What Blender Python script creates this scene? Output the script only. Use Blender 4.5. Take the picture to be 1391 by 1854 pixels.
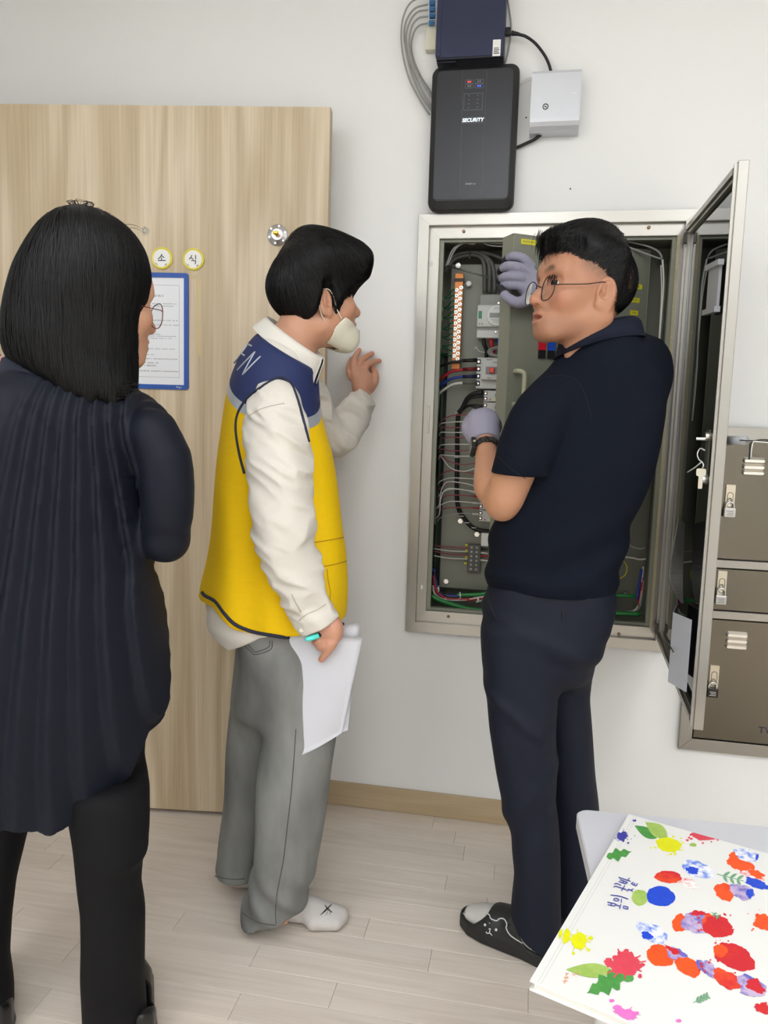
import bpy, bmesh, math, random
import numpy as np
from mathutils import Vector, Matrix

for _o in list(bpy.data.objects):
    bpy.data.objects.remove(_o)
SC = bpy.context.scene
COL = SC.collection

# ------------------------------------------------------------------ camera
F_PX, CX, CY = 1393.0, 695.5, 927.0
PITCH, YAW, ROLL = [math.radians(a) for a in (6.69, -10.53, 1.73)]
CAM = np.array([0.0, -2.3389, 1.25])
FWD = np.array([math.sin(YAW) * math.cos(PITCH), math.cos(YAW) * math.cos(PITCH), -math.sin(PITCH)])
_r0 = np.array([math.cos(YAW), -math.sin(YAW), 0.0])
_u0 = np.cross(_r0, FWD)
RGT = math.cos(ROLL) * _r0 + math.sin(ROLL) * _u0
UPV = -math.sin(ROLL) * _r0 + math.cos(ROLL) * _u0
_cd = bpy.data.cameras.new('camera')
_cam = bpy.data.objects.new('camera', _cd)
COL.objects.link(_cam)
_cd.sensor_fit = 'VERTICAL'
_cd.sensor_height = 36.0
_cd.lens = F_PX / 1854.0 * 36.0
_cd.clip_start = 0.05
_m = Matrix(((RGT[0], UPV[0], -FWD[0], CAM[0]), (RGT[1], UPV[1], -FWD[1], CAM[1]), (RGT[2], UPV[2], -FWD[2], CAM[2]), (0, 0, 0, 1)))
_cam.matrix_world = _m
SC.camera = _cam

# ------------------------------------------------------------------ world, exposure
SC.view_settings.view_transform = 'Standard'
SC.view_settings.look = 'None'
SC.view_settings.gamma = 1.0
SC.view_settings.use_curve_mapping = False
SC.view_settings.exposure = 0.0
SC.cycles.caustics_reflective = False
SC.cycles.caustics_refractive = False
SC.cycles.blur_glossy = 0.4
SC.cycles.max_bounces = 8
SC.cycles.diffuse_bounces = 5
_w = bpy.data.worlds.new('world')
SC.world = _w
_w.use_nodes = True
_w.node_tree.nodes['Background'].inputs[0].default_value = (0.8, 0.86, 1.0, 1)
_w.node_tree.nodes['Background'].inputs[1].default_value = 0.25
# ceiling panels of the room, plus two unseen corridor ones added for light from the left: (x, y, length x, length y, watts per square metre as emission strength)
PANELS = [(x, y, 0.6, 1.2) for y in (-2.5, -3.9, -5.4) for x in (-1.3, -0.1, 1.1, 2.5)] + [(-2.45, -0.75, 0.6, 1.2), (-2.45, -2.6, 0.6, 1.2)]
PANEL_STRENGTH = 5.8
CEIL = 2.75


def ray(x, y):
    return FWD + (x - CX) / F_PX * RGT - (y - CY) / F_PX * UPV


def P(x, y, Y):
    """photo pixel to the point on the vertical plane at world depth Y"""
    d = ray(x, y)
    return CAM + d * ((Y - CAM[1]) / d[1])


def Zp(x, y, z):
    """photo pixel to the point on the horizontal plane at height z"""
    d = ray(x, y)
    return CAM + d * ((z - CAM[2]) / d[2])


def plane_pt(x, y, p0, n):
    d = ray(x, y)
    p0 = np.asarray(p0, float)
    n = np.asarray(n, float)
    return CAM + d * (((p0 - CAM) @ n) / (d @ n))


# ------------------------------------------------------------------ materials
def lin(c):
    if isinstance(c, str):
        c = [int(c[i:i + 2], 16) for i in (0, 2, 4)]
    return tuple((v / 255 / 12.92) if v / 255 <= 0.04045 else ((v / 255 + 0.055) / 1.055) ** 2.4 for v in c)


MATS = {}


def mat(name, col, rough=0.5, metal=0.0, var=0.0, vscale=30.0, bump=0.0, bscale=200.0, stretch=(1, 1, 1), hard=None, **kw):
    """principled material with a noise that varies its colour and a noise bump"""
    if name in MATS:
        return MATS[name]
    m = bpy.data.materials.new(name)
    m.use_nodes = True
    nt = m.node_tree
    b = nt.nodes['Principled BSDF']
    c = lin(col)
    b.inputs['Base Color'].default_value = (*c, 1)
    b.inputs['Roughness'].default_value = rough
    b.inputs['Metallic'].default_value = metal
    for k, v in kw.items():
        b.inputs[k.replace('_', ' ')].default_value = v
    if var or bump:
        tc = nt.nodes.new('ShaderNodeTexCoord')
        mp = nt.nodes.new('ShaderNodeMapping')
        mp.inputs['Scale'].default_value = stretch
        nt.links.new(tc.outputs['Object'], mp.inputs['Vector'])
    if var:
        n = nt.nodes.new('ShaderNodeTexNoise')
        n.inputs['Scale'].default_value = vscale
        n.inputs['Detail'].default_value = 4
        nt.links.new(mp.outputs[0], n.inputs['Vector'])
        mx = nt.nodes.new('ShaderNodeMix')
        mx.data_type = 'RGBA'
        mx.inputs[6].default_value = (*[max(0, v * (1 - var)) for v in c], 1)
        mx.inputs[7].default_value = (*[min(1, v * (1 + var)) for v in c], 1)
        fac = n.outputs[0]
        if hard:
            mr = nt.nodes.new('ShaderNodeMapRange')
            mr.inputs['From Min'].default_value = 0.5 - hard
            mr.inputs['From Max'].default_value = 0.5 + hard
            nt.links.new(fac, mr.inputs[0])
            fac = mr.outputs[0]
        nt.links.new(fac, mx.inputs[0])
        nt.links.new(mx.outputs[2], b.inputs['Base Color'])
    if bump:
        n2 = nt.nodes.new('ShaderNodeTexNoise')
        n2.inputs['Scale'].default_value = bscale
        n2.inputs['Detail'].default_value = 3
        nt.links.new(mp.outputs[0], n2.inputs['Vector'])
        bp = nt.nodes.new('ShaderNodeBump')
        bp.inputs['Strength'].default_value = bump
        bp.inputs['Distance'].default_value = 0.002
        nt.links.new(n2.outputs[0], bp.inputs['Height'])
        nt.links.new(bp.outputs[0], b.inputs['Normal'])
    MATS[name] = m
    return m


def mat_attr(name, rough=0.5, bump=0.0, bscale=300.0, sss=0.0, var=0.0, vscale=60, sheen=0.0, spec=0.5):
    """principled material coloured by the mesh's colour attribute"""
    if name in MATS:
        return MATS[name]
    m = bpy.data.materials.new(name)
    m.use_nodes = True
    nt = m.node_tree
    b = nt.nodes['Principled BSDF']
    a = nt.nodes.new('ShaderNodeAttribute')
    a.attribute_name = 'Col'
    b.inputs['Roughness'].default_value = rough
    b.inputs['Specular IOR Level'].default_value = spec
    if sss:
        b.inputs['Subsurface Weight'].default_value = sss
        b.inputs['Subsurface Radius'].default_value = (1.0, 0.35, 0.2)
        b.inputs['Subsurface Scale'].default_value = 0.006
    src = a.outputs['Color']
    tc = nt.nodes.new('ShaderNodeTexCoord')
    if var:
        n = nt.nodes.new('ShaderNodeTexNoise')
        n.inputs['Scale'].default_value = vscale
        n.inputs['Detail'].default_value = 4
        nt.links.new(tc.outputs['Object'], n.inputs['Vector'])
        mr = nt.nodes.new('ShaderNodeMapRange')
        mr.inputs['To Min'].default_value = 1 - var
        mr.inputs['To Max'].default_value = 1 + var
        nt.links.new(n.outputs[0], mr.inputs[0])
        mx = nt.nodes.new('ShaderNodeMix')
        mx.data_type = 'RGBA'
        mx.blend_type = 'MULTIPLY'
        mx.inputs[0].default_value = 1
        nt.links.new(src, mx.inputs[6])
        nt.links.new(mr.outputs[0], mx.inputs[7])
        src = mx.outputs[2]
    nt.links.new(src, b.inputs['Base Color'])
    if bump:
        n2 = nt.nodes.new('ShaderNodeTexNoise')
        n2.inputs['Scale'].default_value = bscale
        nt.links.new(tc.outputs['Object'], n2.inputs['Vector'])
        bp = nt.nodes.new('ShaderNodeBump')
        bp.inputs['Strength'].default_value = bump
        bp.inputs['Distance'].default_value = 0.001
        nt.links.new(n2.outputs[0], bp.inputs['Height'])
        nt.links.new(bp.outputs[0], b.inputs['Normal'])
    MATS[name] = m
    return m


def mat_emit(name, col, strength):
    m = bpy.data.materials.new(name)
    m.use_nodes = True
    b = m.node_tree.nodes['Principled BSDF']
    b.inputs['Base Color'].default_value = (*lin(col), 1)
    b.inputs['Emission Color'].default_value = (*lin(col), 1)
    b.inputs['Emission Strength'].default_value = strength
    return m


def mat_wood(name, dark, light, scale=1.0, rough=0.45, axis='Z', seed=0.0, contrast=1.0, perobj=0.0):
    """straight and cathedral grain: stretched noise drives rings and fine streaks"""
    m = bpy.data.materials.new(name)
    m.use_nodes = True
    nt = m.node_tree
    b = nt.nodes['Principled BSDF']
    b.inputs['Roughness'].default_value = rough
    tc = nt.nodes.new('ShaderNodeTexCoord')
    mp = nt.nodes.new('ShaderNodeMapping')
    s = {'Z': (6.5, 6.5, 0.55), 'X': (0.9, 9, 9)}[axis]
    mp.inputs['Scale'].default_value = [v * scale for v in s]
    mp.inputs['Location'].default_value = (seed, seed * 1.7, seed * 0.3)
    src = tc.outputs['Object']
    if perobj:
        oi = nt.nodes.new('ShaderNodeObjectInfo')
        va = nt.nodes.new('ShaderNodeVectorMath')
        va.operation = 'MULTIPLY_ADD'
        va.inputs[1].default_value = (37, 41, 19)
        nt.links.new(oi.outputs['Random'], va.inputs[0])
        nt.links.new(tc.outputs['Object'], va.inputs[2])
        src = va.outputs[0]
    nt.links.new(src, mp.inputs['Vector'])
    n = nt.nodes.new('ShaderNodeTexNoise')
    n.inputs['Scale'].default_value = 1.0
    n.inputs['Detail'].default_value = 2
    n.inputs['Distortion'].default_value = 0.3
    nt.links.new(mp.outputs[0], n.inputs['Vector'])
    ml = nt.nodes.new('ShaderNodeMath')
    ml.operation = 'MULTIPLY'
    ml.inputs[1].default_value = 34
    nt.links.new(n.outputs[0], ml.inputs[0])
    sn = nt.nodes.new('ShaderNodeMath')
    sn.operation = 'SINE'
    nt.links.new(ml.outputs[0], sn.inputs[0])
    mp2 = nt.nodes.new('ShaderNodeMapping')
    s2 = {'Z': (140, 140, 3), 'X': (3, 140, 140)}[axis]
    mp2.inputs['Scale'].default_value = s2
    nt.links.new(src, mp2.inputs['Vector'])
    n2 = nt.nodes.new('ShaderNodeTexNoise')
    n2.inputs['Scale'].default_value = 1.0
    n2.inputs['Detail'].default_value = 3
    nt.links.new(mp2.outputs[0], n2.inputs['Vector'])
    ad = nt.nodes.new('ShaderNodeMath')
    ad.operation = 'MULTIPLY_ADD'
    ad.inputs[1].default_value = 0.3 * contrast
    nt.links.new(sn.outputs[0], ad.inputs[0])
    nt.links.new(n2.outputs[0], ad.inputs[2])
    mx = nt.nodes.new('ShaderNodeMix')
    mx.data_type = 'RGBA'
    mx.inputs[6].default_value = (*lin(dark), 1)
    mx.inputs[7].default_value = (*lin(light), 1)
    nt.links.new(ad.outputs[0], mx.inputs[0])
    out = mx.outputs[2]
    if perobj:
        mr = nt.nodes.new('ShaderNodeMapRange')
        mr.inputs['To Min'].default_value = 1 - perobj
        mr.inputs['To Max'].default_value = 1 + perobj
        nt.links.new(oi.outputs['Random'], mr.inputs[0])
        m2 = nt.nodes.new('ShaderNodeMix')
        m2.data_type = 'RGBA'
        m2.blend_type = 'MULTIPLY'
        m2.inputs[0].default_value = 1
        nt.links.new(out, m2.inputs[6])
        nt.links.new(mr.outputs[0], m2.inputs[7])
        out = m2.outputs[2]
    nt.links.new(out, b.inputs['Base Color'])
    MATS[name] = m
    return m


def mat_steel(name, col, rough=0.3, axis='X'):
    """brushed stainless steel"""
    m = bpy.data.materials.new(name)
    m.use_nodes = True
    nt = m.node_tree
    b = nt.nodes['Principled BSDF']
    b.inputs['Metallic'].default_value = 1.0
    b.inputs['Base Color'].default_value = (*lin(col), 1)
    tc = nt.nodes.new('ShaderNodeTexCoord')
    mp = nt.nodes.new('ShaderNodeMapping')
    mp.inputs['Scale'].default_value = {'X': (4, 400, 400), 'Z': (400, 400, 4), 'S': (14, 14, 14)}[axis]
    nt.links.new(tc.outputs['Object'], mp.inputs['Vector'])
    n = nt.nodes.new('ShaderNodeTexNoise')
    n.inputs['Scale'].default_value = 1
    n.inputs['Detail'].default_value = 3
    nt.links.new(mp.outputs[0], n.inputs['Vector'])
    mr = nt.nodes.new('ShaderNodeMapRange')
    mr.inputs['To Min'].default_value = rough * 0.96
    mr.inputs['To Max'].default_value = rough * 1.05
    nt.links.new(n.outputs[0], mr.inputs[0])
    nt.links.new(mr.outputs[0], b.inputs['Roughness'])
    MATS[name] = m
    return m


# ------------------------------------------------------------------ objects
LOC = {}


def _finish(o, parent):
    COL.objects.link(o)
    if parent is not None:
        o.parent = parent
        l = LOC.get(parent.name, Vector((0, 0, 0)))
        o.matrix_parent_inverse = Matrix.Translation(-l)
        LOC[o.name] = Vector((0, 0, 0)) if o.type != 'EMPTY' else o.location.copy()
    else:
        LOC[o.name] = Vector((0, 0, 0))


def tag(o, label=None, cat=None, group=None, kind=None):
    if label:
        o['label'] = label
    if cat:
        o['category'] = cat
    if group:
        o['group'] = group
    if kind:
        o['kind'] = kind
    return o


def thing(name, label, cat, loc, group=None, kind=None):
    o = bpy.data.objects.new(name, None)
    o.empty_display_size = 0.05
    COL.objects.link(o)
    o.location = [float(v) for v in loc]
    LOC[o.name] = o.location.copy()
    return tag(o, label, cat, group, kind)


def obj(name, bm, material, parent=None, smooth=False, label=None, cat=None, group=None, kind=None):
    me = bpy.data.meshes.new(name)
    if isinstance(bm, bmesh.types.BMesh):
        bm.normal_update()
        bm.to_mesh(me)
        bm.free()
    else:
        me.from_pydata(*bm)
        me.update()
    for mm in (material if isinstance(material, (list, tuple)) else [material]):
        me.materials.append(mm)
    if smooth:
        me.polygons.foreach_set('use_smooth', [True] * len(me.polygons))
    o = bpy.data.objects.new(name, me)
    _finish(o, parent)
    return tag(o, label, cat, group, kind)


def npmesh(name, verts, quads, material, parent=None, smooth=True, cols=None, tris=None, label=None, cat=None, group=None, kind=None):
    """mesh from numpy arrays; cols = linear colour per vertex"""
    me = bpy.data.meshes.new(name)
    nv = len(verts)
    me.vertices.add(nv)
    me.vertices.foreach_set('co', np.asarray(verts, np.float32).ravel())
    loops, starts, totals = [], [], []
    n0 = 0
    if quads is not None and len(quads):
        loops.append(np.asarray(quads, np.int32).ravel())
        starts.append(np.arange(len(quads)) * 4)
        totals.append(np.full(len(quads), 4))
        n0 = 4 * len(quads)
    if tris is not None and len(tris):
        loops.append(np.asarray(tris, np.int32).ravel())
        starts.append(n0 + np.arange(len(tris)) * 3)
        totals.append(np.full(len(tris), 3))
    L = np.concatenate(loops)
    S = np.concatenate(starts)
    me.loops.add(len(L))
    me.loops.foreach_set('vertex_index', L.astype(np.int32))
    me.polygons.add(len(S))
    me.polygons.foreach_set('loop_start', S.astype(np.int32))
    me.polygons.foreach_set('loop_total', np.concatenate(totals).astype(np.int32))
    me.polygons.foreach_set('use_smooth', np.full(len(S), bool(smooth)))
    me.update(calc_edges=True)
    if cols is not None:
        a = me.color_attributes.new('Col', 'FLOAT_COLOR', 'POINT')
        c4 = np.ones((nv, 4), np.float32)
        c4[:, :3] = cols
        a.data.foreach_set('color', c4.ravel())
    for mm in (material if isinstance(material, (list, tuple)) else [material]):
        me.materials.append(mm)
    o = bpy.data.objects.new(name, me)
    _finish(o, parent)
    return tag(o, label, cat, group, kind)


# ------------------------------------------------------------------ shapes
def B():
    return bmesh.new()


def add_box(bm, c, s, rot=None, bevel=0.0, seg=2):
    """box with centre c and full size s, optional rotation matrix (3x3)"""
    r = bmesh.ops.create_cube(bm, size=1.0)
    vs = r['verts']
    R = Matrix(rot).to_4x4() if rot is not None else Matrix.Identity(4)
    M = Matrix.Translation(Vector([float(v) for v in c])) @ R @ Matrix.Diagonal((s[0], s[1], s[2], 1))
    bmesh.ops.transform(bm, matrix=M, verts=vs)
    if bevel:
        es = list({e for v in vs for e in v.link_edges})
        bmesh.ops.bevel(bm, geom=es, offset=bevel, segments=seg, affect='EDGES', profile=0.5)
    return bm


def box2(bm, lo, hi, bevel=0.0, seg=2):
    lo = np.minimum(lo, hi) if True else lo
    hi2 = np.maximum(lo, hi)
    return add_box(bm, (np.asarray(lo) + hi2) / 2, hi2 - np.asarray(lo), None, bevel, seg)


def spline(pts, n=8, closed=False):
    """Catmull-Rom through points"""
    p = np.asarray(pts, float)
    if len(p) < 3 or n <= 1:
        return p
    if closed:
        q = np.vstack([p[-1], p, p[0], p[1]])
    else:
        q = np.vstack([2 * p[0] - p[1], p, 2 * p[-1] - p[-2]])
    out = []
    for i in range(1, len(q) - 2):
        a, b, c, d = q[i - 1], q[i], q[i + 1], q[i + 2]
        for t in np.arange(n) / n:
            out.append(0.5 * (2 * b + (c - a) * t + (2 * a - 5 * b + 4 * c - d) * t * t + (3 * b - a - 3 * c + d) * t ** 3))
    if not closed:
        out.append(q[-2])
    return np.array(out)


def tube_arr(pts, r, sides=8, closed=False):
    p = np.asarray(pts, float)
    n = len(p)
    r = np.broadcast_to(np.asarray(r, float), (n,))
    t = np.gradient(p, axis=0)
    if closed:
        t = np.roll(p, -1, 0) - np.roll(p, 1, 0)
    t /= np.linalg.norm(t, axis=1)[:, None] + 1e-12
    a = np.array([0, 0, 1.0]) if abs(t[0][2]) < 0.9 else np.array([1.0, 0, 0])
    u = np.cross(t[0], a)
    u /= np.linalg.norm(u)
    V, Q = [], []
    ang = np.arange(sides) / sides * 2 * math.pi
    for i in range(n):
        u = u - (u @ t[i]) * t[i]
        u /= np.linalg.norm(u) + 1e-12
        v = np.cross(t[i], u)
        V.append(p[i] + r[i] * (np.cos(ang)[:, None] * u + np.sin(ang)[:, None] * v))
    V = np.vstack(V)
    for i in range(n if closed else n - 1):
        j = (i + 1) % n
        for k in range(sides):
            l = (k + 1) % sides
            Q.append((i * sides + k, i * sides + l, j * sides + l, j * sides + k))
    F = [tuple(q) for q in Q]
    if not closed:
        F.append(tuple(range(sides))[::-1])
        F.append(tuple((n - 1) * sides + k for k in range(sides)))
    return V, F


def add_vf(bm, V, F):
    vs = [bm.verts.new(tuple(map(float, v))) for v in V]
    for f in F:
        try:
            bm.faces.new([vs[i] for i in f])
        except ValueError:
            pass
    return vs


def add_tube(bm, pts, r, sides=8, closed=False, smooth=6):
    p = spline(pts, smooth, closed) if smooth > 1 else np.asarray(pts, float)
    if np.ndim(r) and len(r) != len(p):
        r = np.interp(np.linspace(0, 1, len(p)), np.linspace(0, 1, len(r)), r)
    V, F = tube_arr(p, r, sides, closed)
    add_vf(bm, V, F)
    return bm


def tube(name, pts, r, m, parent=None, sides=8, smooth=6, **kw):
    return obj(name, add_tube(B(), pts, r, sides, False, smooth), m, parent, smooth=True, **kw)


def add_cyl(bm, a, b, r, sides=16, r2=None, bev=0.0):
    a, b = np.asarray(a, float), np.asarray(b, float)
    r2 = r if r2 is None else r2
    if bev:
        d = (b - a) / np.linalg.norm(b - a)
        V, F = tube_arr(np.array([a, a + d * 1e-5, b - d * bev, b]), [r, r, r2, r2 - bev], sides)
    else:
        V, F = tube_arr(np.array([a, b]), [r, r2], sides)
    add_vf(bm, V, F)
    return bm


def add_prism(bm, poly, ex):
    """polygon of 3d points extruded by the vector ex"""
    p = np.asarray(poly, float)
    n = len(p)
    V = np.vstack([p, p + np.asarray(ex)])
    F = [tuple(range(n)), tuple(range(2 * n - 1, n - 1, -1))] + [(i, n + i, n + (i + 1) % n, (i + 1) % n) for i in range(n)]
    vs = add_vf(bm, V, F)
    bmesh.ops.recalc_face_normals(bm, faces=bm.faces)
    return vs


def rrect(w, h, r, n=5):
    """rounded rectangle outline in 2d about the origin"""
    out = []
    for cx, cy, a0 in ((w / 2 - r, h / 2 - r, 0), (-w / 2 + r, h / 2 - r, 90), (-w / 2 + r, -h / 2 + r, 180), (w / 2 - r, -h / 2 + r, 270)):
        for k in range(n + 1):
            a = math.radians(a0 + 90 * k / n)
            out.append((cx + r * math.cos(a), cy + r * math.sin(a)))
    return np.array(out)


def wallpoly(c, uv, ux=(1, 0, 0), uy=(0, 0, 1)):
    c = np.asarray(c, float)
    return np.array([c + u * np.asarray(ux, float) + v * np.asarray(uy, float) for u, v in uv])


def add_rbox(bm, c, w, h, d, r, ux=(1, 0, 0), uy=(0, 0, 1), n=5, inset=0.0):
    """rounded plate: outline w x h with corner radius r in the ux,uy plane, c = middle of its BACK face,
    thickness d towards ux x uy; inset chamfers the front edge"""
    ux, uy = np.asarray(ux, float), np.asarray(uy, float)
    nn = np.cross(ux, uy)
    o = wallpoly(c, rrect(w, h, r, n), ux, uy)
    rings = [o, o + nn * (d - inset)]
    if inset:
        k = max(r - inset, 0.0005)
        rings.append(wallpoly(np.asarray(c, float) + nn * d, rrect(w - 2 * inset, h - 2 * inset, k, n), ux, uy))
    N = len(o)
    V = np.vstack(rings)
    Fc = [tuple(range(N))[::-1], tuple((len(rings) - 1) * N + i for i in range(N))]
    for a in range(len(rings) - 1):
        for i in range(N):
            j = (i + 1) % N
            Fc.append((a * N + i, a * N + j, (a + 1) * N + j, (a + 1) * N + i))
    add_vf(bm, V, Fc)
    return bm


def strokes(bm, lines, c, s, w, t, ux, uy, n=1):
    """handwriting: polylines in 2d drawn as flat bars of width w, thickness t"""
    ux, uy = np.asarray(ux, float), np.asarray(uy, float)
    nn = np.cross(ux, uy)
    for ln in lines:
        p = spline([(x, y, 0) for x, y in ln], n)[:, :2] * s
        for a, b in zip(p[:-1], p[1:]):
            d = b - a
            L = np.linalg.norm(d)
            if L < 1e-9:
                continue
            d = d / L
            q = np.array([-d[1], d[0]]) * w / 2
            e = d * w * 0.35
            poly = wallpoly(c, [a - e - q, b + e - q, b + e + q, a - e + q], ux, uy)
            add_prism(bm, poly, nn * t)
    return bm


def text_mesh(body, size, c, ux, uy, t=0.0005, align='CENTER', shear=0.0, bold=0.0):
    """built-in font lettering as a bmesh centred on c in the ux,uy plane"""
    cu = bpy.data.curves.new('lettering', 'FONT')
    cu.body = body
    cu.size = size
    cu.align_x = align
    cu.align_y = 'CENTER'
    cu.extrude = t / 2
    cu.offset = bold
    cu.shear = shear
    o = bpy.data.objects.new('lettering', cu)
    COL.objects.link(o)
    dg = bpy.context.evaluated_depsgraph_get()
    me = bpy.data.meshes.new_from_object(o.evaluated_get(dg))
    bm = B()
    bm.from_mesh(me)
    bpy.data.objects.remove(o)
    bpy.data.curves.remove(cu)
    bpy.data.meshes.remove(me)
    ux, uy = np.asarray(ux, float), np.asarray(uy, float)
    nn = np.cross(ux, uy)
    M = Matrix(((ux[0], uy[0], nn[0], c[0]), (ux[1], uy[1], nn[1], c[1]), (ux[2], uy[2], nn[2], c[2]), (0, 0, 0, 1)))
    bmesh.ops.transform(bm, matrix=M, verts=bm.verts)
    return bm


RX, RZ = np.array([1.0, 0, 0]), np.array([0, 0, 1.0])   # on the back wall: right, up; RX x RZ faces the room

# ================================================================== the room
M_WALL = mat('wall_paint', (240, 241, 239), 0.75, var=0.03, vscale=1.5, bump=0.05, bscale=60)
M_CEIL = mat('ceiling_paint', (246, 246, 245), 0.9, var=0.01)
M_DOOR = mat_wood('door_wood', (184, 163, 130), (222, 206, 178), 1.0, 0.45, 'Z', 3.1)
M_BASE = mat_wood('baseboard_wood', (178, 156, 122), (198, 178, 146), 1.0, 0.5, 'X', 1.0, 0.6)
M_PLANK = mat_wood('plank_wood', (208, 196, 182), (228, 218, 206), 1.6, 0.38, 'X', 0.0, 0.45, perobj=0.035)
M_STEEL = mat_steel('brushed_steel', (166, 163, 156), 0.34, 'Z')
M_STEELX = mat_steel('brushed_steel_across', (168, 165, 158), 0.3, 'X')
M_CHROME = mat_steel('polished_steel', (215, 215, 215), 0.14, 'S')
M_WHITEP = mat('white_plastic', (232, 232, 228), 0.4, var=0.02)
M_BLACKP = mat('black_plastic', (22, 23, 25), 0.42, var=0.05)
M_BLACKR = mat('black_rubber', (16, 16, 17), 0.55, var=0.05)

WX0, WX1, WY1 = -1.77, 3.6, -6.4      # left wall, right wall, rear wall
HX0, HX1, HZ0, HZ1 = -0.325, 0.392, 0.635, 1.825   # hole for the distribution cabinet
bm = B()
T = 0.24
for lo, hi in (((WX0 - 0.2, 0, 0), (HX0, T, CEIL)), ((HX1, 0, 0), (WX1 + 0.2, T, CEIL)), ((HX0, 0, 0), (HX1, T, HZ0)), ((HX0, 0, HZ1), (HX1, T, CEIL))):
    box2(bm, lo, hi)
bmesh.ops.remove_doubles(bm, verts=bm.verts, dist=1e-5)
obj('wall_back', bm, M_WALL, kind='structure')
bm = B()
box2(bm, (WX1, WY1, 0), (WX1 + 0.15, 0, CEIL))
obj('wall_right', bm, M_WALL, kind='structure')
bm = B()
box2(bm, (WX0 - 0.2, WY1 - 0.15, 0), (WX1 + 0.15, WY1, CEIL))
obj('wall_rear', bm, M_WALL, kind='structure')
# left wall with the doorway that the open door belongs to
DY0, DY1, DZ = -1.40, -0.29, 2.16
bm = B()
for lo, hi in (((WX0 - 0.15, WY1, 0), (WX0, DY0, CEIL)), ((WX0 - 0.15, DY1, 0), (WX0, 0, CEIL)), ((WX0 - 0.15, DY0, DZ), (WX0, DY1, CEIL))):
    box2(bm, lo, hi)
obj('wall_left', bm, M_WALL, kind='structure')
bm = B()
box2(bm, (-3.3, -6.5, 0), (-3.2, 0.4, CEIL))
obj('wall_corridor', bm, M_WALL, kind='structure')
bm = B()
box2(bm, (-3.3, -6.6, CEIL), (WX1 + 0.15, 0.25, CEIL + 0.05))
obj('ceiling', bm, M_CEIL, kind='structure')
bm = B()
for lo, hi in (((WX0 - 0.16, DY0 - 0.05, 0), (WX0 + 0.012, DY0, DZ + 0.05)), ((WX0 - 0.16, DY1, 0), (WX0 + 0.012, DY1 + 0.05, DZ + 0.05)), ((WX0 - 0.16, DY0, DZ), (WX0 + 0.012, DY1, DZ + 0.05))):
    box2(bm, lo, hi)
obj('trim_1', bm, M_BASE, kind='structure')

# floor: a screed with thin wooden strips laid on it; the strips in view are single pieces
bm = B()
box2(bm, (-3.3, -6.6, -0.06), (WX1 + 0.15, 0.25, -0.006))
FLOOR = obj('floor', bm, mat('screed', (150, 135, 118), 0.8, var=0.05), kind='structure')
PW, PL = 0.0785, 0.63
pm = B()
add_box(pm, (0, 0, -0.003), (PL - 0.0006, PW - 0.0006, 0.006), None, 0.0006, 1)
pme = bpy.data.meshes.new('plank')
pm.to_mesh(pme)
pm.free()
pme.materials.append(M_PLANK)
rnd = random.Random(5)
rest = B()
OFFS = {0: 0.0}
for row in range(84):
    yc = -0.004 - PW * (row + 0.5)
    off = rnd.uniform(0, PL)
    if 8 <= row <= 10:
        off = [(-0.168) % PL, (0.059) % PL, (-0.362) % PL][row - 8]
    x = -3.2 + (off - (-3.2)) % PL - PL
    while x < WX1:
        cx = x + PL / 2
        if yc > -1.85 and -2.0 < cx < 1.2:
            o = bpy.data.objects.new('plank', pme)
            _finish(o, FLOOR)
            o.location = (cx, yc, 0)
        elif cx < WX1 + 0.1 and yc > -6.5:
            add_box(rest, (cx, yc, -0.003), (PL - 0.0006, PW - 0.0006, 0.006))
        x += PL
obj('distant_planks', rest, M_PLANK, FLOOR, kind='stuff')
bm = B()
box2(bm, (WX0, -0.012, 0), (WX1, 0, 0.078), 0.002, 1)
obj('baseboard_back', bm, M_BASE, kind='structure')
bm = B()
box2(bm, (WX1 - 0.012, WY1, 0), (WX1, -0.012, 0.078))
obj('baseboard_right', bm, M_BASE, kind='structure')

# ceiling light panels
M_LED = mat_emit('led_diffuser', (247, 250, 255), PANEL_STRENGTH)
for i, (x, y, lx, ly) in enumerate(PANELS):
    t = thing('ceiling_light', 'flat white LED panel light in the %s ceiling' % ('corridor' if x < WX0 else 'room'), 'ceiling light', (x, y, CEIL), ('corridor' if x < WX0 else 'room') + ' ceiling light panels')
    bm = B()
    for sx in (-1, 1):
        box2(bm, (x + sx * (lx / 2 + 0.01) - 0.01, y - ly / 2 - 0.02, CEIL - 0.03), (x + sx * (lx / 2 + 0.01) + 0.01, y + ly / 2 + 0.02, CEIL))
        box2(bm, (x - lx / 2, y + sx * (ly / 2 + 0.01) - 0.01, CEIL - 0.03), (x + lx / 2, y + sx * (ly / 2 + 0.01) + 0.01, CEIL))
    obj('frame', bm, M_WHITEP, t)
    bm = B()
    box2(bm, (x - lx / 2, y - ly / 2, CEIL - 0.025), (x + lx / 2, y + ly / 2, CEIL - 0.02))
    obj('diffuser', bm, M_LED, t)

# ------------------------------------------------------------------ the open wooden door
DA = math.radians(7.6)
D_R = np.array([-0.600, -0.128, 0.0])                # foot of its free edge, front face
D_DIR = np.array([-math.cos(DA), -math.sin(DA), 0])  # towards the hinge
D_N = np.array([math.sin(DA), -math.cos(DA), 0])     # out of the front face
D_X = -D_DIR
DW, DT = 1.12, 0.042


def dpt(x, y, off=0.0):
    return plane_pt(x, y, D_R + D_N * off, D_N)


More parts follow.
